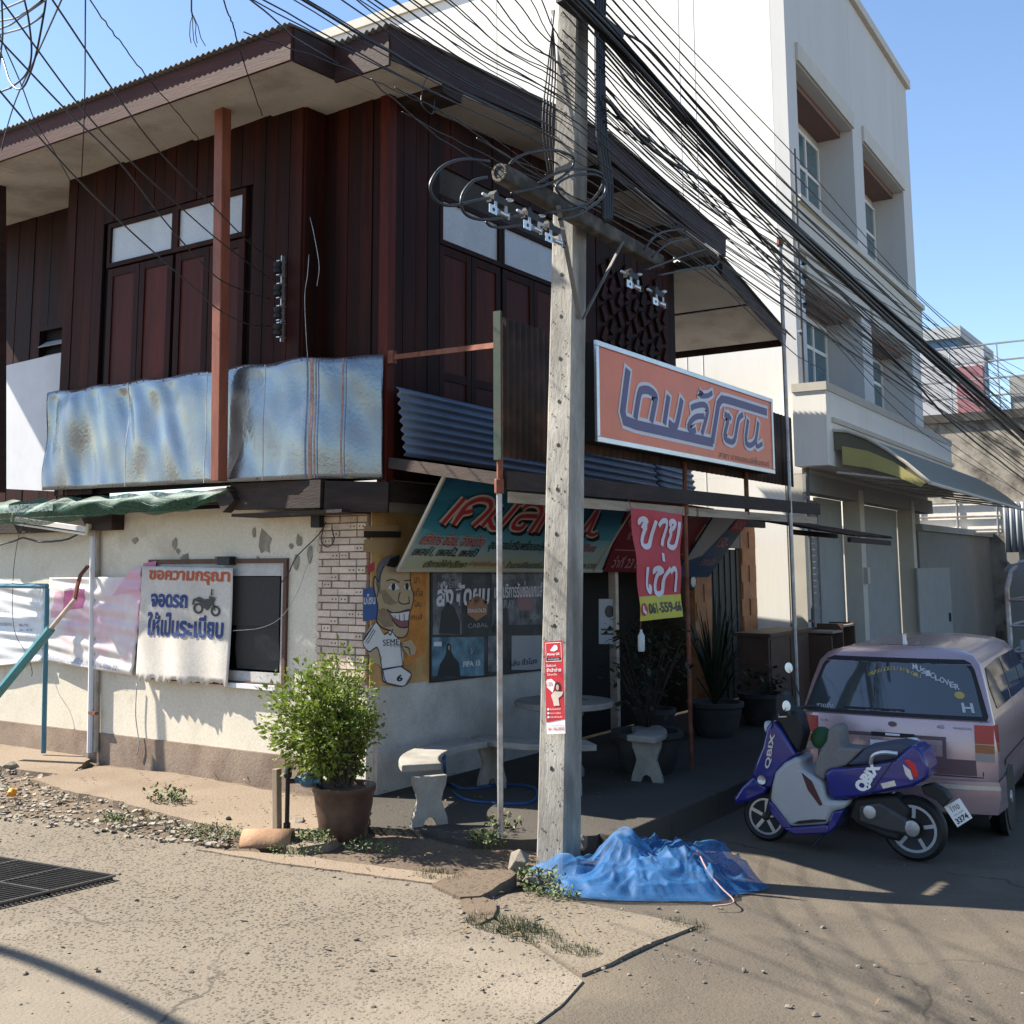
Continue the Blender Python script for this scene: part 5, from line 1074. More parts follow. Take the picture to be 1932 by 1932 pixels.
# ================================================================== HANGING BANNERS
RB = Surf(at(1207,1172,Y=4.98), at(1286,1163,Y=4.98), at(1286,970,Y=4.98), at(1190,958,Y=4.98), disp=lambda x, y: .02*math.sin(y*14+x*2)*(.4+.6*math.sin(PI*x)) + .012*math.sin(x*9+y*4))
rb = thing('red_banner', 'red cloth banner with white Thai letters and a yellow phone strip hanging from the canopy', 'banner', RB.p(.5,0))
RB.sheet('cloth', paint('banner_red', (.46,.045,.055), .7), rb, 14, 40)
q = MB(); q.grid(lambda a, c: RB.p(a, .215*c, .004), 14, 10); q.build('yellow_strip', paint('banner_yellow', (.50,.44,.06), .7), rb, smooth=2, fix=False)
BW = paint('banner_white', (.62,.58,.62), .7)
def bword(lists, wx):
    q = MB()
    for k, l in enumerate(lists): RB.stroke(q, l, wx, wx*.95/1.09*1.0, .008+.0003*k, curve=4)
    return q.build('lettering', BW, rb, fix=False)
# kho-khai, sara-aa, yo-yak / hyphen / sara-e, cho-chang + tone, sara-aa
rpx = lambda x, y: RB.px((1750+x*.4142)/1.5652, (1450+y*.4142)/1.5652)
def bword(lists, wx):
    q = MB()
    for k, l in enumerate(lists): RB.stroke(q, [rpx(*p) for p in l], wx, wx*.87, .008+.0003*k, curve=4)
    return q.build('lettering', BW, rb, fix=False)
bword([[(330,235),(326,208),(345,196),(362,215),(352,245),(366,262),(352,376),(398,376),(408,203)], [(428,240),(440,208),(462,200),(478,222),(468,382)], [(512,240),(500,212),(520,198),(536,215),(526,250),(508,268),(520,300),(512,376),(562,376),(560,200)]], .058)
bword([[(470,435),(470,496)]], .048)
bword([[(380,540),(386,620),(393,695),(412,716),(422,690),(404,678)], [(428,585),(424,560),(446,548),(466,570),(446,600),(458,722),(496,716),(488,610),(512,545)], [(516,575),(530,550),(552,552),(562,600),(574,716)]], .058)
RB.text('061-559-66', .16, .055, .97, .155, M['bprint'], rb, off=.010, bold=.03)
q = MB(); RB.ell(q, .07, .10, .062, .058, .010); q.build('phone_disc', RDP, rb, fix=False); q = MB(); RB.stroke(q, [(.045,.135),(.05,.09),(.10,.065)], .025, .03, .012); q.build('phone_mark', BW, rb, fix=False)
q = MB(); q.tube([RB.p(.02,0), RB.p(.02,-.08)], .004, 4); q.tube([RB.d, at(1186,940,Y=5.0)], .004, 4); q.tube([RB.c, at(1290,960,Y=5.0)], .004, 4); q.build('tie', M['rust'], rb)
bt = thing('bottle_weight', 'clear plastic bottle hanging below the red banner as a weight', 'bottle', RB.p(.03,-.3))
q = MB(); q.lathe([(.012,-.08),(.012,-.10),(.034,-.14),(.034,-.27),(.028,-.285),(.0,-.285)], RB.p(.02,0), 14); q.build('bottle', mat('bottle_plastic', (.45,.50,.50), .15, var=.1), bt, smooth=True)

def wall_cloth(name, label, cat, pix, disp, m, nu=24, nv=24, X=HX-.03, group=None, ragged=0, z=None):
    S = Surf(*[at(u, v, X=X) for u, v in pix], disp=disp); t = thing(name, label, cat, S.p(.5,0), group=group)
    q = MB(); P = [[None]*(nu+1) for _ in range(nv+1)]
    rg = [0]*(nu+1)
    if ragged: rg = [ragged*(R.random()**1.5)*(1 if R.random() < .7 else .2) for _ in range(nu+1)]
    q.grid(lambda x, y: S.p(x, y if y > 0 else 0-rg[round(x*nu)], 0), nu, nv)
    q.build('cloth', m, t, smooth=2, fix=False, solid=.002); return S, t
# cloth banner asking for tidy parking
Sc, tc = wall_cloth('parking_banner', 'old cream cloth banner with hand painted parking request hanging over the window', 'banner', [(266,1275),(440,1287),(446,1072),(276,1068)], lambda x, y: .05+.018*math.sin(x*15+y*2)*(1-y*.8)+.02*math.sin(x*6-1)*(1-y) + .03*(1-y)**2, M['cloth'], 40, 24, ragged=.07)
OR = paint('hand_red', (.42,.09,.035), .8); NB = paint('hand_blue', (.025,.05,.17), .8)
spx = lambda x, y: Sc.px((x*.5176)/1.5652, (1000+y*.5176)/1.5652)
def ctext(t, x0, y0, x1, y1, m, **k): a, b = spx(x0, y1), spx(x1, y0); Sc.text(t, a[0], a[1], b[0], b[1], m, tc, **{'off': .008, **k})
ctext('ขอความกรุณา', 872, 1312, 1342, 1395, OR, bold=.035); ctext('จอดรถ', 884, 1452, 1102, 1528, NB, bold=.04); ctext('ให้เป็นระเบียบ', 866, 1563, 1308, 1690, NB, bold=.035)
mb = MB()
for c in ((1158,1530),(1260,1543)):
    for k in range(14):
        a0, a1 = 2*PI*k/14, 2*PI*(k+1)/14
        Sc.poly(mb, [spx(c[0]+r_*math.cos(a), c[1]+r_*1.15*math.sin(a)) for a, r_ in ((a0,17),(a0,28),(a1,28),(a1,17))], .009)
for l in ([(1130,1478),(1165,1462),(1200,1480),(1175,1500)],[(1175,1480),(1235,1470),(1250,1500),(1215,1540),(1180,1520)],[(1225,1455),(1262,1465),(1255,1490),(1230,1485)],[(1235,1450),(1240,1415),(1247,1415),(1245,1455)],[(1245,1470),(1262,1540),(1254,1542),(1236,1480)],[(1130,1480),(1128,1510),(1136,1510),(1142,1485)]): Sc.poly(mb, [spx(*p) for p in l], .0095+.0002*len(mb.f))
mb.build('motorbike_print', M['bprint'], tc, fix=False)
# pink and white vinyl banner, and the far left one
PKV = mat('pink_vinyl', (.70,.66,.62), .45, var=.03, scale=1.2, dirt=(.62,.22,.36), dscale=.95, damt=.75, bump=.04)
Sk, tk_ = wall_cloth('pink_banner', 'creased white and pink faded vinyl banner nailed to the left wall', 'banner', [(90,1245),(252,1275),(276,1088),(98,1090)], lambda x, y: .03+.012*math.sin(y*38+x*3)*math.sin(x*5+y*7) + .02*math.sin(x*4), PKV, 30, 60)
PKS = paint('pink_area', (.52,.13,.27), .45, var=.2); PKL = paint('light_pink_area', (.62,.36,.44), .45)
kpx = lambda x, y: Sk.px((x*.2588)/1.5652, (1480+y*.2588)/1.5652)
def kgrid(name, m, a, b, c, d, off, n=10):
    q = MB(); A, B, C, D = [kpx(*p) for p in (a, b, c, d)]
    q.grid(lambda x, y: Sk.p(*[(A[i]*(1-x)+B[i]*x)*(1-y)+(D[i]*(1-x)+C[i]*x)*y for i in (0,1)], off), n, n); return q.build(name, m, tk_, smooth=2, fix=False)
kgrid('pink_area', PKS, (1530,1380), (1665,1500), (1665,840), (1540,850), .004); kgrid('pink_area', PKL, (1260,1150), (1530,1120), (1520,880), (1420,900), .004); kgrid('pink_area', PKS, (740,1260), (970,1250), (985,1040), (760,1045), .004); kgrid('pink_area', PKL, (600,1330), (760,1330), (740,1040), (660,1045), .0045)
Sk.text('ติดต่อสอบถามได้ที่ร้านเกมส์ โทร 036-221', .02, .03, .86, .10, paint('pale_blue_print', (.22,.30,.50), .6), tk_, off=.006)
Sl, tl = wall_cloth('white_banner', 'white vinyl banner with faint blue print at the far left of the wall', 'banner', [(-60,1262),(86,1248),(92,1106),(-60,1085)], lambda x, y: .04+.012*math.sin(y*40+x*4)*math.sin(x*4+y*6), paint('white_vinyl', (.66,.67,.68), .45, dirt=(.5,.52,.56), damt=.3), 24, 50)
lpx = lambda x, y: Sl.px((x*.2588)/1.5652, (1480+y*.2588)/1.5652)
PB = paint('faint_blue_print', (.16,.24,.46), .6)
for t, x0, y0, x1, y1 in (('การบริการ', 0, 1300, 155, 1365), ('65', 240, 1285, 345, 1335), ('2-32', 240, 1350, 390, 1400), ('ร้านอาหาร', -40, 1150, 130, 1195), ('ข้าวมันไก่', 330, 1420, 470, 1470)):
    a, b = lpx(x0, y1), lpx(x1, y0); Sl.text(t, a[0], a[1], b[0], b[1], PB, tl, off=.009)

# ================================================================== THINGS ON THE LEFT WALL
win = thing('shop_window', 'boarded window in the left wall with a brown frame and black mesh screens', 'window', (HX, 9.0, wz0))
q = MB(); t = .045; xx0, xx1 = HX-.035, HX+.04
q.box((xx0, wy0-t, wz1+.001), (xx1, wy1+t, wz1+t)); q.box((xx0, wy0-t, wz0-t), (xx1, wy1+t, wz0-.001)); q.box((xx0, wy0-t, wz0), (xx1, wy0-.001, wz1)); q.box((xx0, wy1+.001, wz0), (xx1, wy1+t, wz1)); q.build('frame', mat('brown_frame', (.11,.055,.035), .7, var=.2), win)
q = MB(); q.box((HX-.01, wy0+.002, wz0+.002), (HX+.03, wy0+.045, wz1-.002)); q.box((HX-.01, wy0+.047, wz1-.13), (HX+.03, wy1-.002, wz1-.002)); q.box((HX-.01, wy0+.047, wz0+.002), (HX+.03, wy1-.002, wz0+.10)); q.build('inner_frame', mat('grey_white_frame', (.45,.44,.42), .7, dirt=(.3,.27,.22), damt=.5), win)
SCR = mat('mesh_screen_black', (.045,.043,.042), .9, var=.15, scale=80, bump=.2)
q = MB(); q.box((HX-.0, wy0+.08, 1.52), (HX+.01, 8.85, wz1-.14)); q.build('upper_screen', SCR, win)
q = MB(); q.grid(lambda a, c: V((HX+.012+.02*math.sin(c*4+a*2)*(1-c), 8.14+.6*a, 1.09+.44*c)), 8, 8); q.build('lower_screen', SCR, win, smooth=2, fix=False)
q = MB(); q.box((HX+.02, 8.86, wz0+.13), (HX+.03, wy1-.003, wz1-.10)); q.build('back_panel', M['dark'], win)
cl_y = 8.45
q = MB(); q.box((HX-.07, 8.10, .91), (HX-.04, 8.8, .955)); q.build('sill', M['whitepan'], win)
tl_ = thing('tube_light', 'white fluorescent tube light batten under the dark canopy on the left wall', 'lamp', at(100,985,X=7.9))
ta, tb = at(26,979,X=7.9), at(172,1000,X=7.9)
q = MB(); q.bar(ta, tb, .07, .06); q.build('batten', M['whitepan'], tl_, bevel=.006)
q = MB(); q.bar(ta+V((0,0,0)), ta.lerp(tb,.035), .09, .13); q.bar(ta.lerp(tb,.965), tb, .09, .14); q.build('end_cap', mat('old_plastic', (.52,.46,.32), .5), tl_, bevel=.01)
q = MB(); q.tube([ta.lerp(tb,.03)+V((-.01,0,-.055)), ta.lerp(tb,.97)+V((-.01,0,-.055))], .014, 8); q.build('tube', paint('tube_glass', (.75,.75,.75), .2), tl_, smooth=True)
cb = thing('dark_canopy_board', 'dark board canopy on the left wall above the tube light', 'canopy', (7.95, 12, 2.6))
q = MB(); A_, B_ = at(0,1000,X=7.93), at(214,1010,X=7.93); q.box((7.90, B_.y, 2.53), (HX-.002, 15, 2.70)); q.build('board', M['beam'], cb)
dp = thing('wall_pipe', 'pair of stained vertical pipes on the left wall beside the pink banner', 'pipe', (8.0, 11, 0))
q = MB(); q.tube([at(176,995,X=8.0), at(174,1200,X=8.0), at(170,1420,X=8.0)], .035, 8); q.build('pipe', M['whitepan'], dp, smooth=True)
q = MB(); q.tube([at(184,990,X=8.03), at(183,1200,X=8.03), at(181,1418,X=8.03)], .03, 8); q.build('pipe', mat('stained_pipe', (.40,.36,.30), .7, dirt=(.18,.10,.06), damt=.7, dscale=4), dp, smooth=True)
q = MB(); q.obox(at(176,1345,X=7.99), V((1,0,0)), V((0,1,0)), Zu, .05, .12, .03); q.build('clip', M['rust'], dp)
bf = thing('blue_pipe_frame', 'blue painted pipe frame with a top rail standing against the left wall', 'frame', at(82,1420,X=7.9))
q = MB(); q.tube([at(82,1421,X=7.85), at(89,1110,X=7.85)], .028, 8); q.build('upright', M['bluepipe'], bf, smooth=True)
q = MB(); q.tube([at(89,1106,X=7.85), at(-70,1104,X=7.85)], .03, 8); q.build('rail', M['bluepipe'], bf, smooth=True)
lp = thing('leaning_pole', 'long teal pole with a pale wooden tip leaning diagonally on the left wall', 'pole', at(0,1310,X=7.55))
q = MB(); q.tube([at(-30,1340,X=7.35), at(96,1186,X=7.6)], .055, 8); q.build('teal_tube', M['greenpole'], lp, smooth=True)
q = MB(); q.tube([at(94,1188,X=7.6), at(142,1130,X=7.72)], .028, 8); q.build('wooden_tip', M['palewood'], lp, smooth=True)
q = MB(); q.tube([at(141,1131,X=7.72), at(146,1105,X=7.78), at(152,1085,X=7.85), at(166,1068,X=7.95)], .024, 6); q.build('rusty_hook', M['rust'], lp, smooth=True)
cable([at(u*.16535, 945.6+v*.16535, X=7.94) for u, v in ((-60,510),(140,465),(270,420),(450,460),(740,440),(930,360))], 0, .012, 'black flex sagging below the tube light on the left wall', name='wire', cat='wire', wob=.004)
cable([at(u*.16535, 945.6+v*.16535, X=7.88) for u, v in ((345,210),(250,300),(205,440),(155,800),(145,1300),(190,1550),(310,1750),(365,1932),(360,2000))], 0, .004, 'thin black wire dangling in front of the white banner', name='wire', cat='wire')
cable([at(*p, X=8.0) for p in ((615,985),(600,1010),(560,1050),(545,1080),(530,1100))], 0, .006, 'thin black wire swinging from the brick pillar to the window', name='wire', cat='wire')
cable([at(*p, X=8.0) for p in ((612,990),(606,1020),(618,1032),(630,1020),(626,995))], 0, .006, 'small black wire loop beside the top of the brick pillar', name='wire', cat='wire')
cable([at(*p, X=8.0) for p in ((598,1000),(590,1040),(575,1080),(560,1120),(530,1165),(490,1185),(440,1190))], 0, .0035, 'thin grey wire drooping across the window screen', name='wire', m='galv', cat='wire')
cable([at(*p, X=8.03) for p in ((258,1290),(256,1350),(262,1400),(258,1425))], 0, .006, 'pale thin wire running down the left wall below the banners', name='wire', m='galv', cat='wire')
jb = thing('junction_box', 'small black junction box by the top of the brick pillar', 'box', at(596,985,X=8.0)); MB().box(tuple(at(606,995,X=8.0)+V((-.03,0,0))), tuple(at(590,972,X=8.0)+V((.06,0,0)))).build('case', M['black'], jb, bevel=.005)
bx = thing('black_box', 'little black box fixed on top of the window frame', 'box', at(426,1058,X=8.0)); MB().box(tuple(at(438,1066,X=8.0)+V((-.04,0,0))), tuple(at(415,1050,X=8.0)+V((.05,0,0)))).build('case', M['black'], bx, bevel=.004)
# green shade net slung under the gallery
GN = bpy.data.materials.new('green_net'); GN.use_nodes = True
def net_nodes(m, c, dens, sc_):
    n = m.node_tree; L = n.links.new; b = n.nodes['Principled BSDF']; out = n.nodes['Material Output']; b.inputs['Roughness'].default_value = .6
    g = n.nodes.new('ShaderNodeNewGeometry'); t = n.nodes.new('ShaderNodeTexNoise'); t.inputs['Scale'].default_value = sc_; t.inputs['Detail'].default_value = 5; L(g.outputs['Position'], t.inputs[0])
    x = n.nodes.new('ShaderNodeMix'); x.data_type = 'RGBA'; L(t.outputs[0], x.inputs[0]); x.inputs[6].default_value = (*[v*.6 for v in c], 1); x.inputs[7].default_value = (*[min(1, v*1.5) for v in c], 1); L(x.outputs[2], b.inputs['Base Color'])
    tl = n.nodes.new('ShaderNodeBsdfTranslucent'); L(x.outputs[2], tl.inputs[0]); a = n.nodes.new('ShaderNodeMixShader'); a.inputs[0].default_value = .35; L(b.outputs[0], a.inputs[1]); L(tl.outputs[0], a.inputs[2])
    tr = n.nodes.new('ShaderNodeBsdfTransparent'); f = n.nodes.new('ShaderNodeMixShader'); r = n.nodes.new('ShaderNodeMapRange'); r.inputs[1].default_value = .3; r.inputs[2].default_value = .7; r.inputs[3].default_value = dens-.15; r.inputs[4].default_value = dens+.15
    L(t.outputs[0], r.inputs[0]); L(r.outputs[0], f.inputs[0]); L(tr.outputs[0], f.inputs[1]); L(a.outputs[0], f.inputs[2]); L(f.outputs[0], out.inputs[0])
net_nodes(GN, (.02,.085,.055), .82, 30)
gn = thing('green_net', 'torn dark green shade net slung under the gallery floor', 'net', (7.6, 10, 2.75))
def gfn(a, c):
    y = 13.2 - 4.85*a; zt = 2.90 - .02*a; sag = .17*math.sin(PI*min(1, a*1.5))**.7*(a < .66) + .06 + .12*math.sin(PI*max(0, (a-.55)/.45))
    return V((7.66 - .10*math.sin(c*PI) + .02*math.sin(a*40+c*6), y + .05*math.sin(c*7+a*9), zt - sag*c*1.25 + .012*math.sin(a*60+c*9)))
q = MB(); q.grid(gfn, 90, 12); q.build('net_cloth', GN, gn, smooth=2, fix=False)
q = MB()
for k in range(26):
    a = R.random(); p = gfn(a, R.uniform(.2, 1)); q.tube([p, p+V((-.01,.1,.02)), p+V((R.uniform(-.03,.0),.22,R.uniform(-.02,.06)))], .004, 4)
q.build('fold', GN, gn)

# ================================================================== GROUND THINGS
def rockmesh(mb, c, s, n=7):
    bm = bmesh.new(); bmesh.ops.create_icosphere(bm, subdivisions=1, radius=1)
    ph_ = R.uniform(0, 9); rot = Matrix.Rotation(R.uniform(0, 6), 3, 'Z') @ Matrix.Rotation(R.uniform(-.4,.4), 3, 'X')
    vs = []
    for v in bm.verts:
        p = v.co * (1 + .28*math.sin(v.co.x*5+ph_)*math.cos(v.co.y*6+ph_) + R.uniform(-.12,.12)); vs.append(V(c) + rot @ V((p.x*s[0], p.y*s[1], p.z*s[2])))
    mb.add(vs, [[v.index for v in f.verts] for f in bm.faces]); bm.free()
# crushed stone flakes by the wall: uncountable
q = MB()
for i in range(1500):
    u, v = R.uniform(-20, 430), R.uniform(1436, 1600)
    lim = 1540 + (u/430)*55
    if v > lim+8 or v < 1446 + max(0, u-140)*.30: continue
    p = at(u, v, z=.01); s_ = R.choice((.015,.02,.03,.035))*R.uniform(.6,1.3); c = V((p.x, p.y, .012+R.uniform(0,.012)))
    k = R.randint(4, 6); a0 = R.uniform(0, 6); tilt = V((R.uniform(-.3,.3), R.uniform(-.3,.3), 1)).normalized(); ax = tilt.orthogonal().normalized(); ay = tilt.cross(ax)
    P = [c + (ax*math.cos(a0+2*PI*j/k) + ay*math.sin(a0+2*PI*j/k)*.7)*s_*R.uniform(.7,1.2) for j in range(k)]
    q.add(P + [p_ - tilt*.012 for p_ in P], [tuple(range(k))] + [(j, k+j, k+(j+1) % k, (j+1) % k) for j in range(k)])
stuff(tag(q.build('stone_flakes', mat('stone_flakes', (.27,.24,.19), .9, var=.4, scale=22, bump=.2)), 'pale flat crushed stone flakes strewn beside the left wall', 'gravel'))
q = MB()
for i in range(800):
    u, v = R.choice(((R.uniform(-10,560), R.uniform(1420,1620)), (R.uniform(560,1010), R.uniform(1500,1680)), (R.uniform(880,1330), R.uniform(1690,1860)), (R.uniform(0,1932), R.uniform(1560,1932))))
    p = at(u, v, z=0); zz_ = .0 if p.x < 6.4 and p.y > 3 else road_z(p.x, p.y)
    s_ = R.choice((.004,.005,.006,.008,.008,.012,.018))*R.uniform(.7,1.3); rockmesh(q, (p.x, p.y, zz_+s_*.3), (s_, s_*.8, s_*.5))
stuff(tag(q.build('pebbles', M['rock']), 'small loose stones and crumbs scattered on the street', 'gravel'))
q = MB()
for i in range(330):
    u, v = R.choice(((R.uniform(480,960), R.uniform(1470,1650)), (R.uniform(150,600), R.uniform(1455,1600)), (R.uniform(860,1120), R.uniform(1600,1760)), (R.uniform(740,1300), R.uniform(1450,1560)), (R.uniform(0,1900), R.uniform(1600,1930))))
    p = at(u, v, z=.03); zz_ = .045 if p.y > 5.0 else road_z(p.x, p.y)+.012 if p.x > 6.3 else .008
    l = R.uniform(.012,.035); d = V((R.uniform(-1,1), R.uniform(-1,1), R.uniform(-.15,.3))).normalized(); sd_ = d.cross(Zu).normalized(); c = V((p.x, p.y, zz_+.006))
    q.add([c-d*l, c+sd_*l*.4+V((0,0,.006)), c+d*l, c-sd_*l*.4+V((0,0,.004))], [(0,1,2,3)])
stuff(tag(q.build('dry_leaves', mat('dry_leaf', (.17,.10,.05), .8, var=.5, scale=20, bump=0, c2=(.28,.20,.11)), fix=False), 'dry leaves and scraps scattered on the ground', 'litter'))
def rock(u, v, z, s, lab_, n='rock', rot=0):
    p = at(u, v, z=z); q = MB(); rockmesh(q, (p.x, p.y, z+s[2]*.55), s); o = tag(q.build(n, M['rock'], bevel=.006), lab_, 'rock'); return o
rock(979,1648,-.05,(.075,.10,.13),'upright broken concrete lump leaning left of the pole base')
rock(1002,1668,-.06,(.12,.10,.045),'low concrete lump behind the weeds at the pole base')
rock(560,1558,.0,(.10,.08,.04),'flat stone beside the water pipes'); rock(598,1598,.0,(.05,.05,.03),'small stone under the plant pot rim'); rock(20,1448,.03,(.09,.06,.04),'dark stone on the far left sandy slab'); rock(1100,1600,-.05,(.035,.04,.07),'small pale stone right of the pole base'); rock(430,1545,.04,(.03,.04,.02),'dark pebble on the sandy path'); rock(1045,1590,-.05,(.1,.12,.05),'flat stone in the shade behind the pole')
for k, (pix, lb) in enumerate(([[(815,1668),(870,1643),(962,1640),(975,1648),(905,1690),(868,1692)], 'cracked concrete curb slab left of the pole base'], [[(868,1697),(905,1690),(935,1700),(930,1730),(905,1742),(880,1720)], 'small broken curb block in front of the cracked slab'])):
    o = slab('curb_slab', pix, .012+.01*(1-k), .16, M['verge'], .02); tag(o, lb, 'slab')
# weeds
WEED = mat('weed_leaf', (.075,.125,.03), .6, var=.35, scale=30, c2=(.13,.16,.05), bump=0); DRY = mat('dry_grass', (.30,.24,.10), .8, var=.3, bump=0)
def weeds(u, v, rad, n, h, lab_, z=.0, m=None, leaf=.02):
    p0 = at(u, v, z=z); q = MB()
    for i in range(n):
        a, r_ = R.uniform(0, 6.28), rad*math.sqrt(R.random()); b = V((p0.x+math.cos(a)*r_, p0.y+math.sin(a)*r_*1.6, z)); hh = h*R.uniform(.4, 1.1)
        tip = b + V((R.uniform(-.5,.5)*hh, R.uniform(-.5,.5)*hh, hh))
        if leaf < .015 or i % 4 == 0: q.add([b+V((.003,0,0)), b+V((-.003,0,0)), tip], [(0,1,2)])
        for k in range(2 if leaf >= .015 else 0):
            c = b.lerp(tip, R.uniform(.4,1)); d = V((R.uniform(-1,1), R.uniform(-1,1), R.uniform(.1,.8))).normalized(); sd_ = d.cross(V((R.uniform(-1,1),R.uniform(-1,1),1))).normalized(); l = leaf*R.uniform(.6,1.4)
            q.add([c, c+d*l*.5+sd_*l*.3, c+d*l, c+d*l*.5-sd_*l*.3], [(0,1,2,3)])
    return tag(q.build('weed_plant', m or WEED, fix=False), lab_, 'weed')
weeds(320,1520,.13,140,.16,'tallest leafy weed on the crushed stone',leaf=.035); weeds(217,1552,.10,160,.08,'small bright green weed at the street edge on the left'); weeds(395,1578,.2,260,.07,'wide low weed patch along the street edge'); weeds(300,1545,.2,200,.05,'yellowish weed patch behind the low weed', m=DRY,leaf=.012); weeds(590,1592,.12,150,.10,'green weed at the foot of the plant pot',leaf=.03); weeds(555,1608,.16,160,.05,'creeping weed in front of the broken drain tile'); weeds(700,1605,.16,130,.06,'creeping weed right of the plant pot'); weeds(915,1598,.10,60,.13,'leafy young plant beside the galvanised post',leaf=.05); weeds(832,1655,.13,260,.05,'bright grass tuft left of the cracked slab',leaf=.01); weeds(950,1745,.16,500,.05,'grass strip in the joint beside the aggregate apron',z=-.0,leaf=.01); weeds(1000,1765,.14,300,.045,'second grass strip further along the joint',leaf=.01); weeds(1085,1795,.09,200,.04,'last grass tuft at the tip of the joint',leaf=.01); weeds(1010,1668,.13,120,.11,'weed cluster at the foot of the pole',leaf=.03,z=-.05); weeds(1040,1690,.13,130,.06,'low weeds under the edge of the blue net',leaf=.025,z=-.05); weeds(1290,1745,.10,160,.04,'thin grass at the corner of the apron beside the net',leaf=.01,z=-.05); weeds(945,1570,.09,50,.14,'thin weed climbing the galvanised post',leaf=.04)
weeds(40,1500,.3,60,.04,'sparse weeds among the stones at far left',leaf=.015)
q = MB(); p = at(22,1503,z=.03); q.lathe([(.03,-.02),(.04,-.01),(.04,.025),(.03,.035)], p+V((0,0,.03)), 10, (.5,.2,.6)); tag(q.build('plastic_lump', paint('orange_plastic', (.70,.27,.01), .5), smooth=True), 'bright orange plastic lump lying on the crushed stone', 'litter')
# drain grate
gt = thing('drain_grate', 'black steel bar drain grate set in the concrete street at left', 'grate', (4.6, 7.3, 0))
ga, gb, gc = at(217,1660,z=.004), at(0,1712,z=.004), at(0,1625,z=.004)
gx, gy = (gb-ga), (gc-ga); gxn, gyn = gx.normalized(), gy.normalized(); WX, WY = gx.length*1.8, gy.length*1.7
q = MB(); q.add([ga+V((0,0,0)), ga+gxn*WX, ga+gxn*WX+gyn*WY, ga+gyn*WY], [(0,1,2,3)]); q.build('pit', M['black'], gt, fix=False)
nb_ = int(WX/.034); me_g = unit('bar', mat('grate_steel', (.025,.024,.024), .55, metal=.5, var=.4))
ang = math.atan2(gyn.y, gyn.x)
for i in range(nb_): 
    c = ga + gxn*(.02+.034*i) + gyn*(WY/2) + V((0,0,.016)); piece(me_g, 'bar', gt, c, (0,0,ang), (WY, .008, .028))
q = MB()
for f in (0, .245, .49, .735, .98): q.bar(ga+gyn*(WY*f)+V((0,0,.027)), ga+gxn*WX+gyn*(WY*f)+V((0,0,.027)), .014, .012)
for f in (0, .33, .66, 1): q.bar(ga+gxn*(WX*f)+V((0,0,.026)), ga+gyn*WY+gxn*(WX*f)+V((0,0,.026)), .014, .016)
q.build('cross_bar', mat('worn_grate_steel', (.12,.11,.105), .5, metal=.6), gt)
# water pipes
wp = thing('water_meter', 'blue water meter with black pipes and valve beside the plant pot', 'water meter', (6.85, 6.5, 0))
b1 = at(541,1572,z=0); b2 = at(604,1580,z=0)
q = MB(); q.tube([b1, b1+V((0,0,.46)), ], .018, 8); q.tube([b1, b1+V((0,0,.08))], .028, 8); q.tube([b2, b2+V((0,0,.5))], .016, 8); q.tube([b1+V((0,0,.40)), b1.lerp(b2,.3)+V((.1,0,.40))], .02, 8); q.build('pipe', M['black'], wp, smooth=True)
q = MB(); mm = b1.lerp(b2,.5)+V((.05,0,.41)); dd = (b2-b1).normalized(); q.lathe([(.02,-.13),(.03,-.12),(.03,-.07),(.05,-.05),(.055,0),(.05,.05),(.03,.07),(.03,.12),(.02,.13)], mm, 12, dd); q.lathe([(.045,0),(.05,.03),(.04,.06)], mm, 12); q.build('meter_body', mat('meter_blue', (.03,.10,.16), .5, var=.3, dirt=(.15,.13,.10), damt=.5), wp, smooth=True)
q = MB(); q.lathe([(.03,-.03),(.035,0),(.02,.05)], b1+V((0,0,.46)), 10); q.obox(b1+V((0,0,.52)), dd, V((0,0,1)).cross(dd), Zu, .09, .02, .012); q.build('valve', M['black'], wp)
st_ = thing('wooden_stake', 'short grey wooden stake standing beside the water meter', 'stake', at(523,1573,z=0)); p = at(523,1573,z=0); q = MB(); q.bar(p, p+V((0,.02,.50)), .055, .055, (1,0,0)); q.build('stake', mat('grey_wood', (.26,.20,.14), .85, var=.25, stretch=(4,4,.6)), st_, bevel=.005)
dt = thing('drain_tile', 'broken half round clay drain tile lying by the street edge', 'drain tile', at(560,1600,z=0)); p = at(548,1596,z=0)
q = MB(); q.grid(lambda a, c: V((p.x+.02, p.y, .01)) + V((.12,-.32,0)).normalized()*(.0+.0*c) + V((-.6*c*.35,.9*c*.35,0)) + V((.7,.5,0)).normalized()*(.13*math.cos(a*PI)) + Zu*(.10*math.sin(a*PI)), 12, 3); q.build('tile', mat('clay_tile', (.30,.17,.095), .85, var=.2, bump=.3), dt, smooth=2, solid=.018, fix=False)
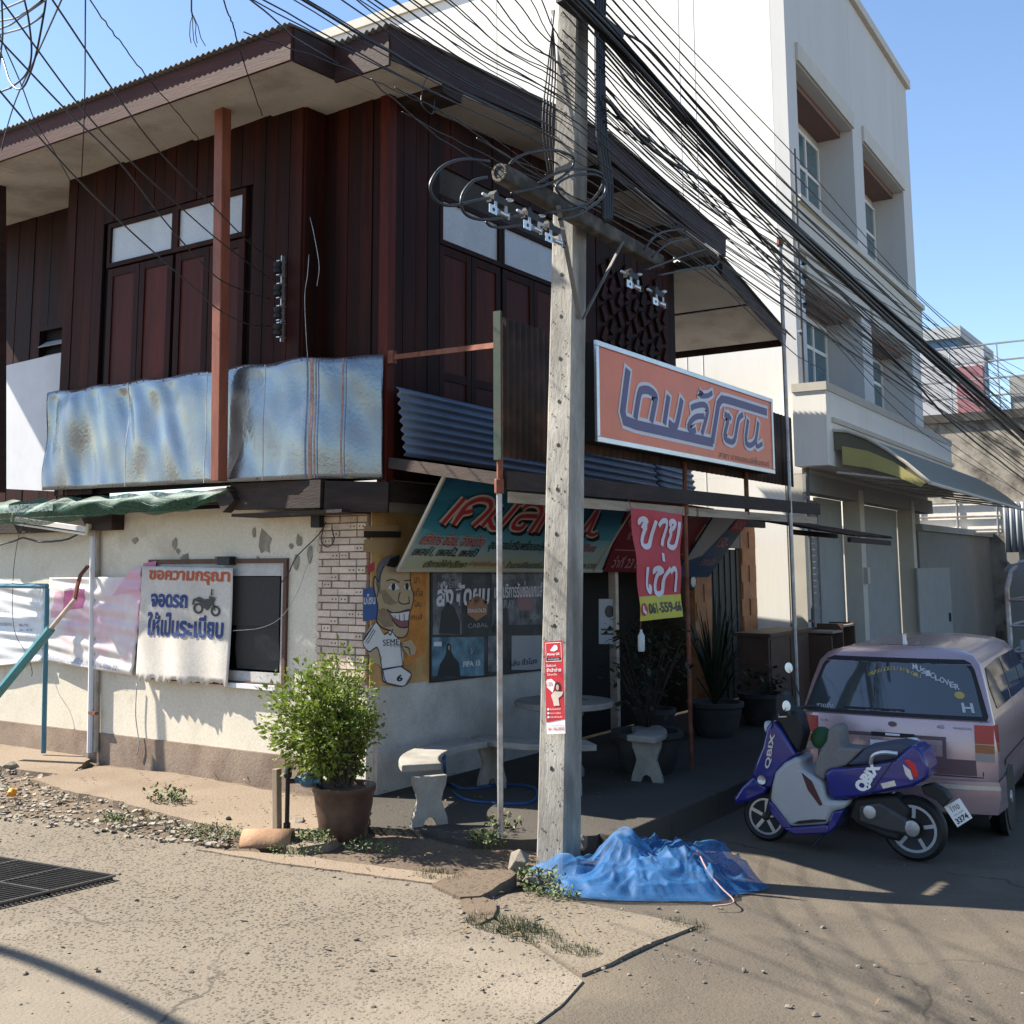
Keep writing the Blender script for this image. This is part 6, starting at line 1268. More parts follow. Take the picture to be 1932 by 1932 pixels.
# pot and bush
pp = at(648,1580,z=0); pot = thing('plant_pot', 'large brown glazed pot holding the bush beside the water meter', 'pot', pp)
q = MB(); q.lathe([(.16,0),(.185,.05),(.225,.25),(.235,.34),(.25,.36),(.25,.40),(.225,.40),(.21,.36),(.18,.30),(0,.30)], pp, 32); q.build('bowl', M['terra'], pot, smooth=True)
q = MB(); q.lathe([(.209,.355),(.1,.38),(0,.385)], pp, 20); q.build('soil', M['soil'], pot)
bush = thing('potted_bush', 'bright green leafy bush growing in the brown glazed pot', 'bush', pp+V((0,0,.38)))
LEAF = mat('bush_leaf', (.075,.125,.016), .5, var=.35, scale=30, c2=(.26,.30,.05), bump=0)
_l = LEAF.node_tree; _o = _l.nodes['Material Output']; _bs = _l.nodes['Principled BSDF']; _tr = _l.nodes.new('ShaderNodeBsdfTranslucent'); _tr.inputs[0].default_value = (.16,.24,.03,1); _mx = _l.nodes.new('ShaderNodeMixShader'); _mx.inputs[0].default_value = .35
_l.links.new(_bs.outputs[0], _mx.inputs[1]); _l.links.new(_tr.outputs[0], _mx.inputs[2]); _l.links.new(_mx.outputs[0], _o.inputs[0])
base = pp+V((0,0,.38)); cc = base + V((.02,.06,.60)); tw = MB(); lf = MB(); side_ = V((.552,-.834,0)); fr_ = V((.834,.552,0))
def leafat(c, d, s_):
    d = d.normalized(); sd_ = d.cross(V((R.uniform(-1,1), R.uniform(-1,1), R.uniform(.2,1)))).normalized(); up_n = sd_.cross(d)
    lf.add([c, c+d*s_*.45+sd_*s_*.27+up_n*s_*.06, c+d*s_, c+d*s_*.45-sd_*s_*.27+up_n*s_*.06], [(0,1,2,3)])
for i in range(150):
    while True:
        dx, dy, dz = R.uniform(-1,1), R.uniform(-1,1), R.uniform(-.75,1)
        if .25 < dx*dx+dy*dy+dz*dz < 1: break
    end = cc + side_*(dx*.46 - .12) + fr_*(dy*.48) + Zu*(dz*.50 - .04) + V((R.uniform(-.04,.04), R.uniform(-.04,.04), R.uniform(-.03,.05)))
    if R.random() < .3: end = end + (end-cc)*R.uniform(.05,.28)
    mid = base.lerp(end, .5) + V((R.uniform(-.07,.07), R.uniform(-.07,.07), R.uniform(.0,.12)))
    path = [base + V((R.uniform(-.05,.05), R.uniform(-.05,.05), 0)), mid, end]; P = smooth_pts(path, 5); tw.tube(P, [.006*(1-.85*k/(len(P)-1)) for k in range(len(P))], 3)
    for k in range(62):
        t = R.uniform(.36,1)**.7; j = min(len(P)-2, int(t*(len(P)-1))); c = P[j].lerp(P[j+1], t*(len(P)-1)-j) + V((R.gauss(0,.035), R.gauss(0,.035), R.gauss(0,.035)))
        leafat(c, (c-cc)*1.5 + V((R.uniform(-1,1), R.uniform(-1,1), R.uniform(-.3,.8))), R.choice((.022,.03,.04,.06))*R.uniform(.8,1.2))
tw.build('twigs', mat('bush_twig', (.07,.05,.03), .8), bush); lf.build('foliage', LEAF, bush, fix=False)
q = MB()
for k in range(4): q.tube(smooth_pts([base+V((R.uniform(-.04,.04),R.uniform(-.04,.04),-.04)), base+V((R.uniform(-.08,.08),R.uniform(-.08,.08),.25)), cc+V((R.uniform(-.2,.2),R.uniform(-.2,.2),0))], 4), .014, 5)
q.build('stem', mat('bush_stem', (.06,.045,.03), .85), bush)
# ---- stone table and benches
def slabarc(c, r0, r1, a0, a1, z0, z1, name, parent, m, n=14, bev=.012):
    q = MB(); pts = [(math.cos(a0+(a1-a0)*k/n)*r1, math.sin(a0+(a1-a0)*k/n)*r1) for k in range(n+1)] + [(math.cos(a1+(a0-a1)*k/n)*r0, math.sin(a1+(a0-a1)*k/n)*r0) for k in range(n+1)]
    q.prism(pts, V((c[0], c[1], z0)), V((1,0,0)), V((0,1,0)), Zu*(z1-z0)); return q.build(name, m, parent, bevel=bev)
def vase_leg(c, d, w0, name, parent, h=.39):
    """flat cast leg with a waist, arch foot cut-out; d = width direction"""
    d = V(d).normalized(); nn = Zu.cross(d); prof = [(-.16,0),(-.15,.06),(-.12,.14),(-.10,.20),(-.115,.26),(-.14,.32),(-.15,h),(.15,h),(.14,.32),(.115,.26),(.10,.20),(.12,.14),(.15,.06),(.16,0),(.06,0),(.04,.05),(0,.07),(-.04,.05),(-.06,0)]
    q = MB(); q.prism([(x*w0, y) for x, y in prof], V(c) - nn*.03, d, Zu, nn*.06); return q.build(name, M['conc2'], parent, bevel=.006)
G6 = 'curved stone benches around the round table'
def bench(c, r0, r1, a0, a1, label):
    am = (a0+a1)/2; mid = ((c[0]+math.cos(am)*(r0+r1)/2), (c[1]+math.sin(am)*(r0+r1)/2), .02); t = thing('stone_bench', label, 'bench', mid, group=G6)
    slabarc(c, r0, r1, a0, a1, .41, .47, 'seat', t, M['conc2'])
    for a in (a0+.17, a1-.17): vase_leg((c[0]+math.cos(a)*(r0+r1)/2, c[1]+math.sin(a)*(r0+r1)/2, .02), (math.cos(a), math.sin(a), 0), 1.0, 'leg', t)
rad = math.radians
bench((8.55,5.15), 1.08, 1.42, rad(140), rad(72), 'curved stone bench nearest the brick pillar, right behind the potted bush')
tc_ = (9.95, 5.98)
bench(tc_, .72, 1.03, rad(148), rad(228), 'curved stone bench in front of the round table, left of the utility pole'); bench(tc_, .72, 1.03, rad(268), rad(318), 'curved stone bench partly hidden right of the utility pole')
tb_ = thing('stone_table', 'round cast stone table in the shade behind the utility pole', 'table', (*tc_, .02))
q = MB(); q.lathe([(.46,.69),(.50,.70),(.505,.74),(.49,.755),(0,.755)], (*tc_, .0), 40); q.build('table_top', M['conc2'], tb_, smooth=True)
q = MB(); q.lathe([(.20,.02),(.2,.08),(.13,.2),(.10,.35),(.12,.5),(.2,.62),(.22,.688)], (*tc_, 0), 20); q.build('pedestal', M['conc2'], tb_, smooth=True)
q = MB()
for i in range(6):
    for j in range(6):
        if (i+j) % 2: x, y = tc_[0]-.18+.06*i, tc_[1]-.18+.06*j; q.quad((x,y,.7575),(x+.06,y,.7575),(x+.06,y+.06,.7575),(x,y+.06,.7575))
q.build('checker_print', M['black'], tb_, fix=False)
cable([at(842,1405,z=.44), at(838,1440,Y=6.1), at(845,1480,z=.03), at(870,1505,z=.03), at(930,1515,z=.03), at(1000,1514,z=.03), at(1012,1490,z=.03), at(960,1480,z=.03), at(880,1488,z=.03), at(850,1480,z=.04)], 0, .016, 'blue garden hose looped on the pavement under the benches', name='hose', m='hose', cat='hose', per=8, n=7)
# dark plants and tubs under the canopy
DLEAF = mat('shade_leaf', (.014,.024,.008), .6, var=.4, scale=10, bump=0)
def tub_plant(c, rad_, h, n, lab_p, lab_t, spread=.4, leaf=.09, spiky=False):
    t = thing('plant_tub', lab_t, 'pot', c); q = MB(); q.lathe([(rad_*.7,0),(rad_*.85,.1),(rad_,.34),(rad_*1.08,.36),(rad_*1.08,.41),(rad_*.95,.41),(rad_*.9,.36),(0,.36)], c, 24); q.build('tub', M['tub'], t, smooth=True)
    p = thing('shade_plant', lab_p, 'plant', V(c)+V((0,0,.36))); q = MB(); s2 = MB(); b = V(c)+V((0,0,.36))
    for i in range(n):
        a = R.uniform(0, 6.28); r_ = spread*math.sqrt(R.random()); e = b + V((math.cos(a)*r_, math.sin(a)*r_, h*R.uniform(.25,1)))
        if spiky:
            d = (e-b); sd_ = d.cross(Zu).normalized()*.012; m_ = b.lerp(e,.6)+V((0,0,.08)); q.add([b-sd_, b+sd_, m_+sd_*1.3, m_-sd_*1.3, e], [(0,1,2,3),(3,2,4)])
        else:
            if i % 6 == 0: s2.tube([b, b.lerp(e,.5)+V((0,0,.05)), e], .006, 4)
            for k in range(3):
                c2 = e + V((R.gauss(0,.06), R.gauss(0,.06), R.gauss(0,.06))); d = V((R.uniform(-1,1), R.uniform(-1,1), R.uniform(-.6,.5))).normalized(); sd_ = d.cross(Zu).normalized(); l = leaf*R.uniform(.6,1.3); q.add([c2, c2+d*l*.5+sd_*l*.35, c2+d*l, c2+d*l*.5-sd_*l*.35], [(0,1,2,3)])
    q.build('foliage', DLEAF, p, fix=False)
    if s2.v: s2.build('stem', M['beam'], p)
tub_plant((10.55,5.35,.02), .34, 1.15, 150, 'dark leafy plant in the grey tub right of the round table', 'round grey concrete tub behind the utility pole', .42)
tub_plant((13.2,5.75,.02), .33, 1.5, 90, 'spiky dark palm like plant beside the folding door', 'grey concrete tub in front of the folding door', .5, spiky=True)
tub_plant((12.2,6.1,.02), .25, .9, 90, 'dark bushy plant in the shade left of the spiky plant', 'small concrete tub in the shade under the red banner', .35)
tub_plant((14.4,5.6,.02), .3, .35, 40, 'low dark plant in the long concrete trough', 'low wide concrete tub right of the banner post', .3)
# brown cabinets at the end of the shop front
cbn = thing('brown_cabinet', 'brown wooden counter standing by the end of the shop front', 'cabinet', (15.9, 5.9, .02)); CB = mat('brown_board', (.10,.055,.035), .6, var=.2)
q = MB(); q.box((14.95,5.7,.06),(16.6,6.15,1.12)); q.box((14.9,5.65,1.122),(16.65,6.2,1.17)); q.build('carcass', CB, cbn); q = MB(); q.box((15.0,5.685,.1),(15.75,5.699,1.08)); q.box((15.8,5.685,.1),(16.55,5.699,1.08)); q.build('door', mat('brown_board2', (.085,.045,.03), .6), cbn)
shf = thing('brown_shelf', 'low brown open shelf beside the counter and the drain pipe', 'shelf', (17.3, 5.6, -.02))
q = MB(); q.box((16.75,5.4,0),(16.8,5.8,1.05)); q.box((17.9,5.4,0),(17.95,5.8,1.2)); q.box((17.3,5.4,0),(17.35,5.8,1.2)); q.box((16.75,5.78,0),(17.95,5.8,1.15)); q.build('side_panel', CB, shf)
q = MB()
for z in (.1,.45,.8,1.08): q.box((16.802,5.4,z),(17.298,5.775,z+.03))
for z in (.3,.7,1.15): q.box((17.352,5.4,z),(17.898,5.775,z+.03))
q.build('shelf_board', mat('pale_shelf', (.28,.26,.23), .6), shf)
# blue net heap at the foot of the pole
NETM = bpy.data.materials.new('blue_net'); NETM.use_nodes = True; net_nodes(NETM, (.035,.155,.37), .52, 9)
nh = thing('blue_net_heap', 'crumpled heap of fine blue netting lying at the foot of the pole', 'net', (7.3, 3.8, -.15))
from mathutils import noise as mnoise
NETC = at(1225,1668,z=-.13); nside = V((.552,-.834,0)); nfwd = V((.834,.552,0))
def net_h(sx_, fy_, seed):
    """height of the netting: sx along the picture, fy away from us"""
    g = lambda x0, y0, wx, wy, h: h*math.exp(-((sx_-x0)/wx)**2-((fy_-y0)/wy)**2)
    b = max(g(-.16,.02,.22,.26,.30), g(.22,.02,.26,.30,.24), g(.52,.30,.30,.35,.20), g(-.52,.0,.22,.14,.13), g(.05,-.22,.40,.20,.15), g(-.25,-.25,.2,.16,.12), g(.38,-.25,.2,.2,.12), g(.12,.35,.35,.3,.22))
    p = V((sx_*3.2+seed, fy_*3.2, seed*.7)); wr = V((mnoise.noise(p), mnoise.noise(p+V((5,1,3))), 0))
    q1 = 1-abs(mnoise.noise(V((sx_*4.5, fy_*3.2, seed))+wr*1.4)); q2 = 1-abs(mnoise.noise(V((sx_*10, fy_*8, seed+4))+wr*2.2)); q3 = mnoise.noise(V((sx_*26, fy_*22, seed))+wr*3)
    return 1.0*b + .075*(q1**2-.4) + .020*(q2**2-.3) + .003*q3
def net_layer(seed, lift, scale):
    def fn(a, t):
        th = a*2*PI; k = 1 + .10*math.sin(3*th+1.2) + .05*math.sin(5*th+.4) + .14*mnoise.noise(V((math.cos(th)*2, math.sin(th)*2, seed)))*1.6
        sx_, fy_ = .80*scale*k*t*math.cos(th) - .05, .60*scale*k*t*math.sin(th) - .02
        q_ = NETC + nside*sx_ + nfwd*fy_; edge_ = min(1, (1-t)*6)
        return V((q_.x, q_.y, road_z(q_.x, q_.y) + .012 + max(0., net_h(sx_, fy_, seed) + lift)*edge_ + .01*(1-edge_)))
    q = MB(); q.grid(fn, 260, 90); q.build('net_fold', NETM, nh, smooth=2, fix=False)
net_layer(1.0, .03, 1.0); net_layer(3.7, -.03, .94); net_layer(8.3, -.07, .85)
q = MB()
for pts in ([(1283,1567),(1310,1600),(1335,1640),(1360,1668),(1383,1690),(1378,1705),(1345,1708)], [(1180,1580),(1200,1590),(1225,1603),(1240,1625)], [(1185,1598),(1175,1592),(1180,1580)]):
    P = [at(u, v, z=.10 - max(0, v-1600)*.0015) for u, v in pts]; P = [V((p.x, p.y, max(road_z(p.x,p.y)+.02, road_z(p.x,p.y) + net_h((p-NETC).dot(nside), (p-NETC).dot(nfwd), 1.0) + .02))) for p in P]; q.tube(smooth_pts(P, 4), .006, 5)
q.build('edge_rope', mat('pale_rope', (.34,.22,.21), .8, var=.3, scale=60), nh, smooth=2)

# ================================================================== STATION WAGON
CX0, CY0, CZ0, CRZ = 10.02, 2.735, -.2, math.radians(3)
car = thing('station_wagon', 'pinkish silver station wagon parked with its rear to us behind the blue scooter', 'car', (CX0, CY0, CZ0), CRZ)
CP = bpy.data.materials.new('pink_silver_paint'); CP.use_nodes = True; _b = CP.node_tree.nodes['Principled BSDF']
_b.inputs['Base Color'].default_value = (.42,.295,.305,1); _b.inputs['Metallic'].default_value = .45; _b.inputs['Roughness'].default_value = .38; _b.inputs['Coat Weight'].default_value = .6; _b.inputs['Coat Roughness'].default_value = .08
_t = CP.node_tree.nodes.new('ShaderNodeTexNoise'); _t.inputs['Scale'].default_value = 2.5; _t.inputs['Detail'].default_value = 6; _r = CP.node_tree.nodes.new('ShaderNodeMapRange'); _r.inputs[3].default_value = .2; _r.inputs[4].default_value = .38; CP.node_tree.links.new(_t.outputs[0], _r.inputs[0]); CP.node_tree.links.new(_r.outputs[0], _b.inputs['Roughness'])
CPD = paint('plum_trim', (.13,.07,.08), .45)
LV = [(.22,.70,.12),(.30,.785,.06),(.46,.805,.04),(.60,.815,.04),(.75,.815,.05),(.98,.80,.07),(1.01,.79,.08),(1.25,.735,.20),(1.44,.68,.31),(1.51,.62,.39),(1.55,.50,.48),(1.572,.25,.55),(1.578,.0,.57)]
XS = [0,.12,.5,.9,1.4,1.9,2.4,2.7,3.0,3.3,3.7,4.0,4.15]
def ilv(z, k):
    for a, b in zip(LV, LV[1:]):
        if a[0] <= z <= b[0]: f = (z-a[0])/(b[0]-a[0]); return a[k]*(1-f)+b[k]*f
    return LV[-1][k]
def rear_pt(y, z, off=0): hw = max(.05, ilv(z, 1)); return V((ilv(z, 2) - .05*(1-min(1, abs(y)/hw)**2) - off, y, z))
q = MB(); nl = len(LV); vid = {}
def cv(i, j, s):
    z, hw, rx = LV[j]; x = rx + XS[i]*(4.15-rx)/4.15 if i else rx
    g = 1 - sstep(2.45, 3.25, XS[i]); 
    if z > .98: hw = hw*g + .74*(1-g)*(1 if j < nl-1 else 0) if j < nl-1 else 0; z = .98 + (z-.98)*(g + (.06 if g < 1 else 0)*(1-g))
    if XS[i] > 3.9: hw *= .93 if XS[i] < 4.1 else .86; z = min(z, .9 if XS[i] < 4.1 else .75)
    return V((x, s*hw, z))
for s in (-1, 1):
    vs = [cv(i, j, s) for i in range(len(XS)) for j in range(nl)]
    q.add(vs, [(i*nl+j, (i+1)*nl+j, (i+1)*nl+j+1, i*nl+j+1) for i in range(len(XS)-1) for j in range(nl-1)])
NY = 10
q.add([rear_pt(ilv(z,1)*(-1+2*k/NY), z) + V((.05*(1-abs(-1+2*k/NY)**2)*0, 0, 0)) for z, hw, rx in LV for k in range(NY+1)], [(j*(NY+1)+k, j*(NY+1)+k+1, (j+1)*(NY+1)+k+1, (j+1)*(NY+1)+k) for j in range(nl-1) for k in range(NY)])
q.add([cv(len(XS)-1, j, s) for j in range(nl) for s in (-1, 1)], [(j*2, j*2+1, j*2+3, j*2+2) for j in range(nl-1)])
o = q.build('body', CP, car, smooth=True, local=True)
_w = o.modifiers.new('weld', 'WELD'); _w.merge_threshold = .004
def rpatch(name, m, pts, off, nx=12):
    """a panel laid on the rear: pts = list of (z, y left, y right)"""
    q = MB(); vs = []; 
    for z, y0, y1 in pts: vs += [rear_pt(y0+(y1-y0)*k/nx, z, off) for k in range(nx+1)]
    q.add(vs, [(j*(nx+1)+k, j*(nx+1)+k+1, (j+1)*(nx+1)+k+1, (j+1)*(nx+1)+k) for j in range(len(pts)-1) for k in range(nx)])
    return q.build(name, m, car, smooth=2, local=True, fix=False)
GL = bpy.data.materials.new('tinted_glass'); GL.use_nodes = True; _b = GL.node_tree.nodes['Principled BSDF']; _b.inputs['Base Color'].default_value = (.035,.045,.05,1); _b.inputs['Roughness'].default_value = .04; _b.inputs['Specular IOR Level'].default_value = .9; _b.inputs['Coat Weight'].default_value = .5
rpatch('window_seal', M['black'], [(1.005,-.755,.755),(1.04,-.765,.765),(1.25,-.70,.70),(1.40,-.65,.65),(1.455,-.615,.615),(1.48,-.56,.56)], .006)
rpatch('rear_window', GL, [(1.035,-.72,.72),(1.25,-.665,.665),(1.39,-.62,.62),(1.44,-.575,.575)], .010)
rpatch('wiper', M['black'], [(1.05,-.1,.42),(1.065,-.1,.42)], .02, 4)
rpatch('plate_recess', CPD, [(.60,-.43,.43),(.86,-.43,.43)], .006); rpatch('tailgate_strip', CPD, [(.56,-.66,.66),(.685,-.655,.655)], .0045)
rpatch('plate_panel', CP, [(.70,-.40,.40),(.83,-.40,.40)], .009); rpatch('number_plate', M['wprint'], [(.66,-.19,.19),(.80,-.19,.19)], .013, 4); rpatch('plate_lamp', M['wprint'], [(.845,-.06,.06),(.862,-.06,.06)], .012, 3); rpatch('tailgate_handle', M['black'], [(.835,-.18,.18),(.868,-.18,.18)], .010, 4)
for s in (-1, 1):
    for nm, m, z0, z1 in (('tail_lamp', paint('tail_red', (.38,.015,.02), .2), .82, .97), ('tail_lamp_amber', paint('tail_amber', (.30,.09,.02), .25), .745, .815), ('tail_lamp_clear', paint('tail_clear', (.28,.24,.23), .2), .68, .74)):
        a, b = sorted((s*.655, s*.80)); q = MB(); P0 = [rear_pt(y, z, .012) for z in (z0, z1) for y in (a, (a+b)/2, b)]
        q.add(P0, [(0,1,4,3),(1,2,5,4)]); q.add([rear_pt(s*.80, z0, .012), rear_pt(s*.80, z1, .012), V((.19, s*.822, z1)), V((.19, s*.822, z0))], [(0,1,2,3)]); q.build(nm, m, car, local=True, fix=False)
q = MB(); bp_ = [(.24,.70),(.26,.80),(.40,.83),(.47,.83),(.52,.82)]
def bump_pt(s, z, hw): return V((-.055 + .10*abs(s)**3 + (.05 if z < .25 else 0), s*hw, z))
vs = [bump_pt(-1+2*k/14, z, hw) for z, hw in bp_ for k in range(15)]; q.add(vs, [(j*15+k, j*15+k+1, (j+1)*15+k+1, (j+1)*15+k) for j in range(4) for k in range(14)])
for s in (-1, 1): q.add([bump_pt(s, z, hw) for z, hw in bp_] + [V((.42, s*.83, z)) for z, hw in bp_], [(j, j+1, 5+j+1, 5+j) for j in range(4)])
q.add([bump_pt(-1+2*k/14, .52, .82) for k in range(15)] + [rear_pt(.8*(-1+2*k/14), .53, -.0) for k in range(15)], [(k, k+1, 15+k+1, 15+k) for k in range(14)])
q.build('bumper', CP, car, smooth=True, local=True, fix=False)
q = MB(); q.add([bump_pt(-1+2*k/14, z, .833) + V((-.006,0,0)) for z in (.455,.49) for k in range(15)], [(k, k+1, 16+k, 15+k) for k in range(14)]); q.build('bumper_trim', M['alu'], car, smooth=2, local=True, fix=False)
for s in (-1, 1):
    def sd(x, z): return V((x, s*(ilv(z,1)+.006), z))
    q = MB(); vs = [sd(.50,1.06),sd(1.40,1.06),sd(.42,1.25),sd(1.42,1.25),sd(.55,1.40),sd(1.43,1.43)]; q.add(vs, [(0,1,3,2),(2,3,5,4)]); q.build('quarter_window', GL, car, local=True, fix=False)
    for xa, xb in ((1.50,2.28),(2.34,2.85)):
        q = MB(); vs = [sd(xa,1.06),sd(xb,1.06),sd(xa,1.25),sd(xb-.03,1.25),sd(xa,1.43),sd(xb-(.25 if xa > 2 else 0),1.43)]; q.add(vs, [(0,1,3,2),(2,3,5,4)]); q.build('side_window', GL, car, local=True, fix=False)
    for xw in (.72, 3.15):
        t_ = bpy.data.objects.new('wheel', None); col.objects.link(t_); t_.parent = car; OFF[t_.name] = V((0,0,0))
        q = MB(); q.lathe([(.36,.0),(.36,.05)], (xw, s*.76, .31), 24, (0,s,0)); q.build('wheel_arch', M['black'], car, local=True)
        q = MB(); q.lathe([(.18,-.08),(.27,-.08),(.295,-.05),(.295,.05),(.27,.08),(.18,.08)], (xw, s*.74, .295), 26, (0,s,0)); q.build('tyre', M['black'], t_, smooth=True, local=True)
        q = MB(); q.lathe([(.19,.05),(.18,.075),(.06,.06),(.05,.085),(0,.085)], (xw, s*.745, .295), 20, (0,s,0)); q.build('rim', M['alu'], t_, smooth=True, local=True)
q = MB(); q.box((.1,-.72,.2),(4,.72,.5)); q.build('underbody', M['black'], car, local=True)
q = MB(); q.prism([(0,0),(.11,0),(.02,.10),(-.01,.10)], V((.66,.01,1.565)), V((1,0,0)), Zu, V((0,-.02,0))); q.build('antenna_fin', M['wprint'], car, local=True)
SEAM = M['black']
for y in (-.712, .706): rpatch('tailgate_seam', SEAM, [(.56,y,y+.008),(1.0,y,y+.008)], .003, 2)
rpatch('tailgate_seam', SEAM, [(.545,-.71,.71),(.553,-.71,.71)], .003); rpatch('beltline_trim', CPD, [(.995,-.77,.77),(1.003,-.77,.77)], .004)
for xs in (1.46, 2.31):
    for sgn_ in (-1, 1): q = MB(); q.add([V((xs, sgn_*(ilv(z,1)+.003), z)) for z in (.32,.6,.98,1.2,1.44)] + [V((xs+.008, sgn_*(ilv(z,1)+.003), z)) for z in (.32,.6,.98,1.2,1.44)], [(j,j+1,6+j,5+j) for j in range(4)]); q.build('door_seam', SEAM, car, local=True, fix=False)
q = MB(); q.add([V((x, -(ilv(.6,1)+.010), z)) for x, z in ((.5,.58),(3.9,.58),(3.9,.64),(.5,.64))], [(0,1,2,3)]); q.build('side_moulding', CPD, car, local=True, fix=False)
class CarSurf(Surf):
    def p(s, x, y, off=0): yy, zz = .72 - 1.44*x, 1.03 + .42*y; k = 1 - .16*y; return rear_pt(yy*k, zz, .012+off)
CS = CarSurf((0,0,0),(1,0,0),(1,0,1),(0,0,1))
def cartext(t, x0, y0, x1, y1, m, **k):
    o = CS.text(t, x0, y0, x1, y1, m, car, **k)
    if o:                                           # text() shifts by the parent's place: undo, car parts are local
        for v in o.data.vertices: v.co += OFF[car.name]
GPR = paint('sticker_grey', (.42,.44,.46), .5); YPR = paint('sticker_yellow', (.38,.29,.08), .5)
cartext('สายซิ่ง', .03, .03, .14, .13, GPR); cartext('รักคนที่รอ', .34, .03, .43, .08, GPR); cartext('ไม่รีบ', .48, .03, .55, .08, GPR); cartext('H', .90, .08, .965, .26, GPR, bold=.03)
for i, ch_ in enumerate('ลูกชาวนามาหาเงิน'):
    f = i/15; cartext(ch_, .32+.33*f, .70+.13*math.sin(PI*f), .345+.33*f, .77+.13*math.sin(PI*f), YPR)
for i, ch_ in enumerate('MUSICLOVER'):
    f = i/9; cartext(ch_, .62+.26*f, .86-.36*f, .65+.26*f, .97-.36*f, GPR, bold=.02)
q = MB(); q.add([CS.p(.90+.03*math.cos(k*PI/8), .40+.07*math.sin(k*PI/8), .003) for k in range(16)], [tuple(range(16))]); q.build('sticker', YPR, car, local=True, fix=False)
class CarSurf2(Surf):
    def p(s, x, y, off=0): return rear_pt(.7-1.4*x, .55+.45*y, .010+off)
CS = CarSurf2((0,0,0),(1,0,0),(1,0,1),(0,0,1))
cartext('AD', .76, .84, .80, .90, CPD); cartext('WAGON', .85, .84, .95, .88, CPD); cartext('1.6', .06, .84, .1, .88, CPD); cartext('บข 5276', .40, .30, .60, .50, M['bprint'], bold=.03, off=.006)
q = MB(); q.add([CS.p(.5+.025*math.cos(k*PI/8), .87+.05*math.sin(k*PI/8), .003) for k in range(16)], [tuple(range(16))]); q.build('emblem', CPD, car, local=True, fix=False)

# ================================================================== SCOOTER
SX = 9.34
sk = thing('scooter', 'blue and grey motor scooter parked crosswise behind the station wagon', 'scooter', (SX, 3.0, -.2))
SB = paint('scooter_blue', (.014,.018,.17), .26, coat=.7, var=.1); SG = paint('scooter_grey', (.34,.345,.35), .4); SS = paint('scooter_seat', (.045,.055,.085), .6); DR = paint('scooter_dark_red', (.06,.012,.016), .5)
spt = lambda x, y, X=SX: at((2150+x*.3882)/1.5652, (1930+y*.3882)/1.5652, X=X)
def sprism(name, m, pts, w_, bev=.015, x0=0., par=None):
    P = [spt(*p) for p in pts]; q = MB(); n = len(P); A = [V((SX-w_+x0, p.y, p.z)) for p in P]; B = [V((SX+w_+x0, p.y, p.z)) for p in P]
    q.add(A + B, [tuple(range(n)), tuple(range(n, 2*n))[::-1]] + [(i, n+i, n+(i+1) % n, (i+1) % n) for i in range(n)]); o = q.build(name, m, par or sk, bevel=bev)
    if bev: o.modifiers['bevel'].segments = 3; o.data.shade_smooth(); o.data.set_sharp_from_angle(angle=math.radians(60))
    return o
sprism('front_shield', SB, [(372,493),(425,540),(470,610),(560,760),(470,830),(405,900),(372,1000),(330,1010),(298,985),(215,915),(255,800),(300,690),(330,550)], .125, .04)
sprism('front_fender', SB, [(215,917),(298,987),(328,1012),(300,1062),(180,1120),(60,1142),(68,1080),(125,1000)], .075, .03)
sprism('headset', M['black'], [(385,300),(450,290),(490,400),(570,450),(605,600),(565,755),(480,640),(425,540),(385,500)], .10, .03)
sprism('leg_shield', SG, [(560,768),(612,778),(600,850),(690,905),(770,955),(800,1090),(970,1095),(930,1160),(850,1170),(810,1272),(520,1290),(370,1090),(385,980),(410,880),(480,808)], .175, .035)
for P_ in ([(366,1092),(405,1118),(540,1296),(478,1302),(378,1182)], [(476,1298),(540,1290),(812,1272),(822,1335),(560,1347)], [(808,1276),(850,1172),(932,1162),(872,1285),(820,1337)]): sprism('lower_rail', SB, P_, .183, .012)
sprism('inner_panel', DR, [(612,880),(690,942),(772,1120),(750,1130),(660,1010)], .179, .004)
sprism('foot_mat', M['black'], [(548,1262),(590,1242),(700,1230),(795,1232),(798,1248),(690,1258),(600,1266)], .1765, .0)
sprism('body', SB, [(780,885),(835,850),(1080,828),(1300,788),(1440,668),(1510,720),(1565,850),(1550,932),(1440,990),(1270,1020),(1050,1065),(850,1090),(812,1060),(795,950)], .165, .045)
sprism('seat', SS, [(930,835),(1010,770),(1090,692),(1330,656),(1452,682),(1325,785),(1080,832)], .145, .05)
sprism('swing_arm', M['black'], [(985,1085),(1300,1060),(1410,1180),(1360,1320),(1330,1420),(1200,1385),(1000,1290),(930,1230)], .09, .03)
sprism('rear_fender', M['black'], [(1480,1000),(1560,985),(1660,1040),(1700,1100),(1650,1165),(1600,1110),(1500,1060)], .06, .01)
sprism('tail_lamp', paint('lamp_red', (.55,.02,.02), .2), [(1378,785),(1420,780),(1470,825),(1492,915),(1455,930),(1430,860)], .168, .01); sprism('indicator', paint('lamp_clear', (.62,.58,.52), .2), [(1368,815),(1428,862),(1452,935),(1425,938),(1390,895)], .170, .008)
q = MB(); q.tube(smooth_pts([spt(1085,838,SX-.17), spt(1105,775,SX-.19), spt(1180,752,SX-.19), spt(1290,762,SX-.17)], 5), .017, 8); q.tube(smooth_pts([spt(1330,660,SX+.15), spt(1430,655,SX+.17), spt(1462,690,SX+.15)], 5), .017, 8); q.build('grab_rail', M['alu'], sk, smooth=True)
q = MB(); c = spt(258,960,SX-.13); q.lathe([(.026,0),(.038,.004),(.036,.012),(.026,.006)], c, 18, (-1,0,0)); q.build('fog_lamp_ring', M['alu'], sk, smooth=True); q = MB(); q.lathe([(.026,.002),(.0,.003)], c, 18, (-1,0,0)); q.build('fog_lamp', M['black'], sk)
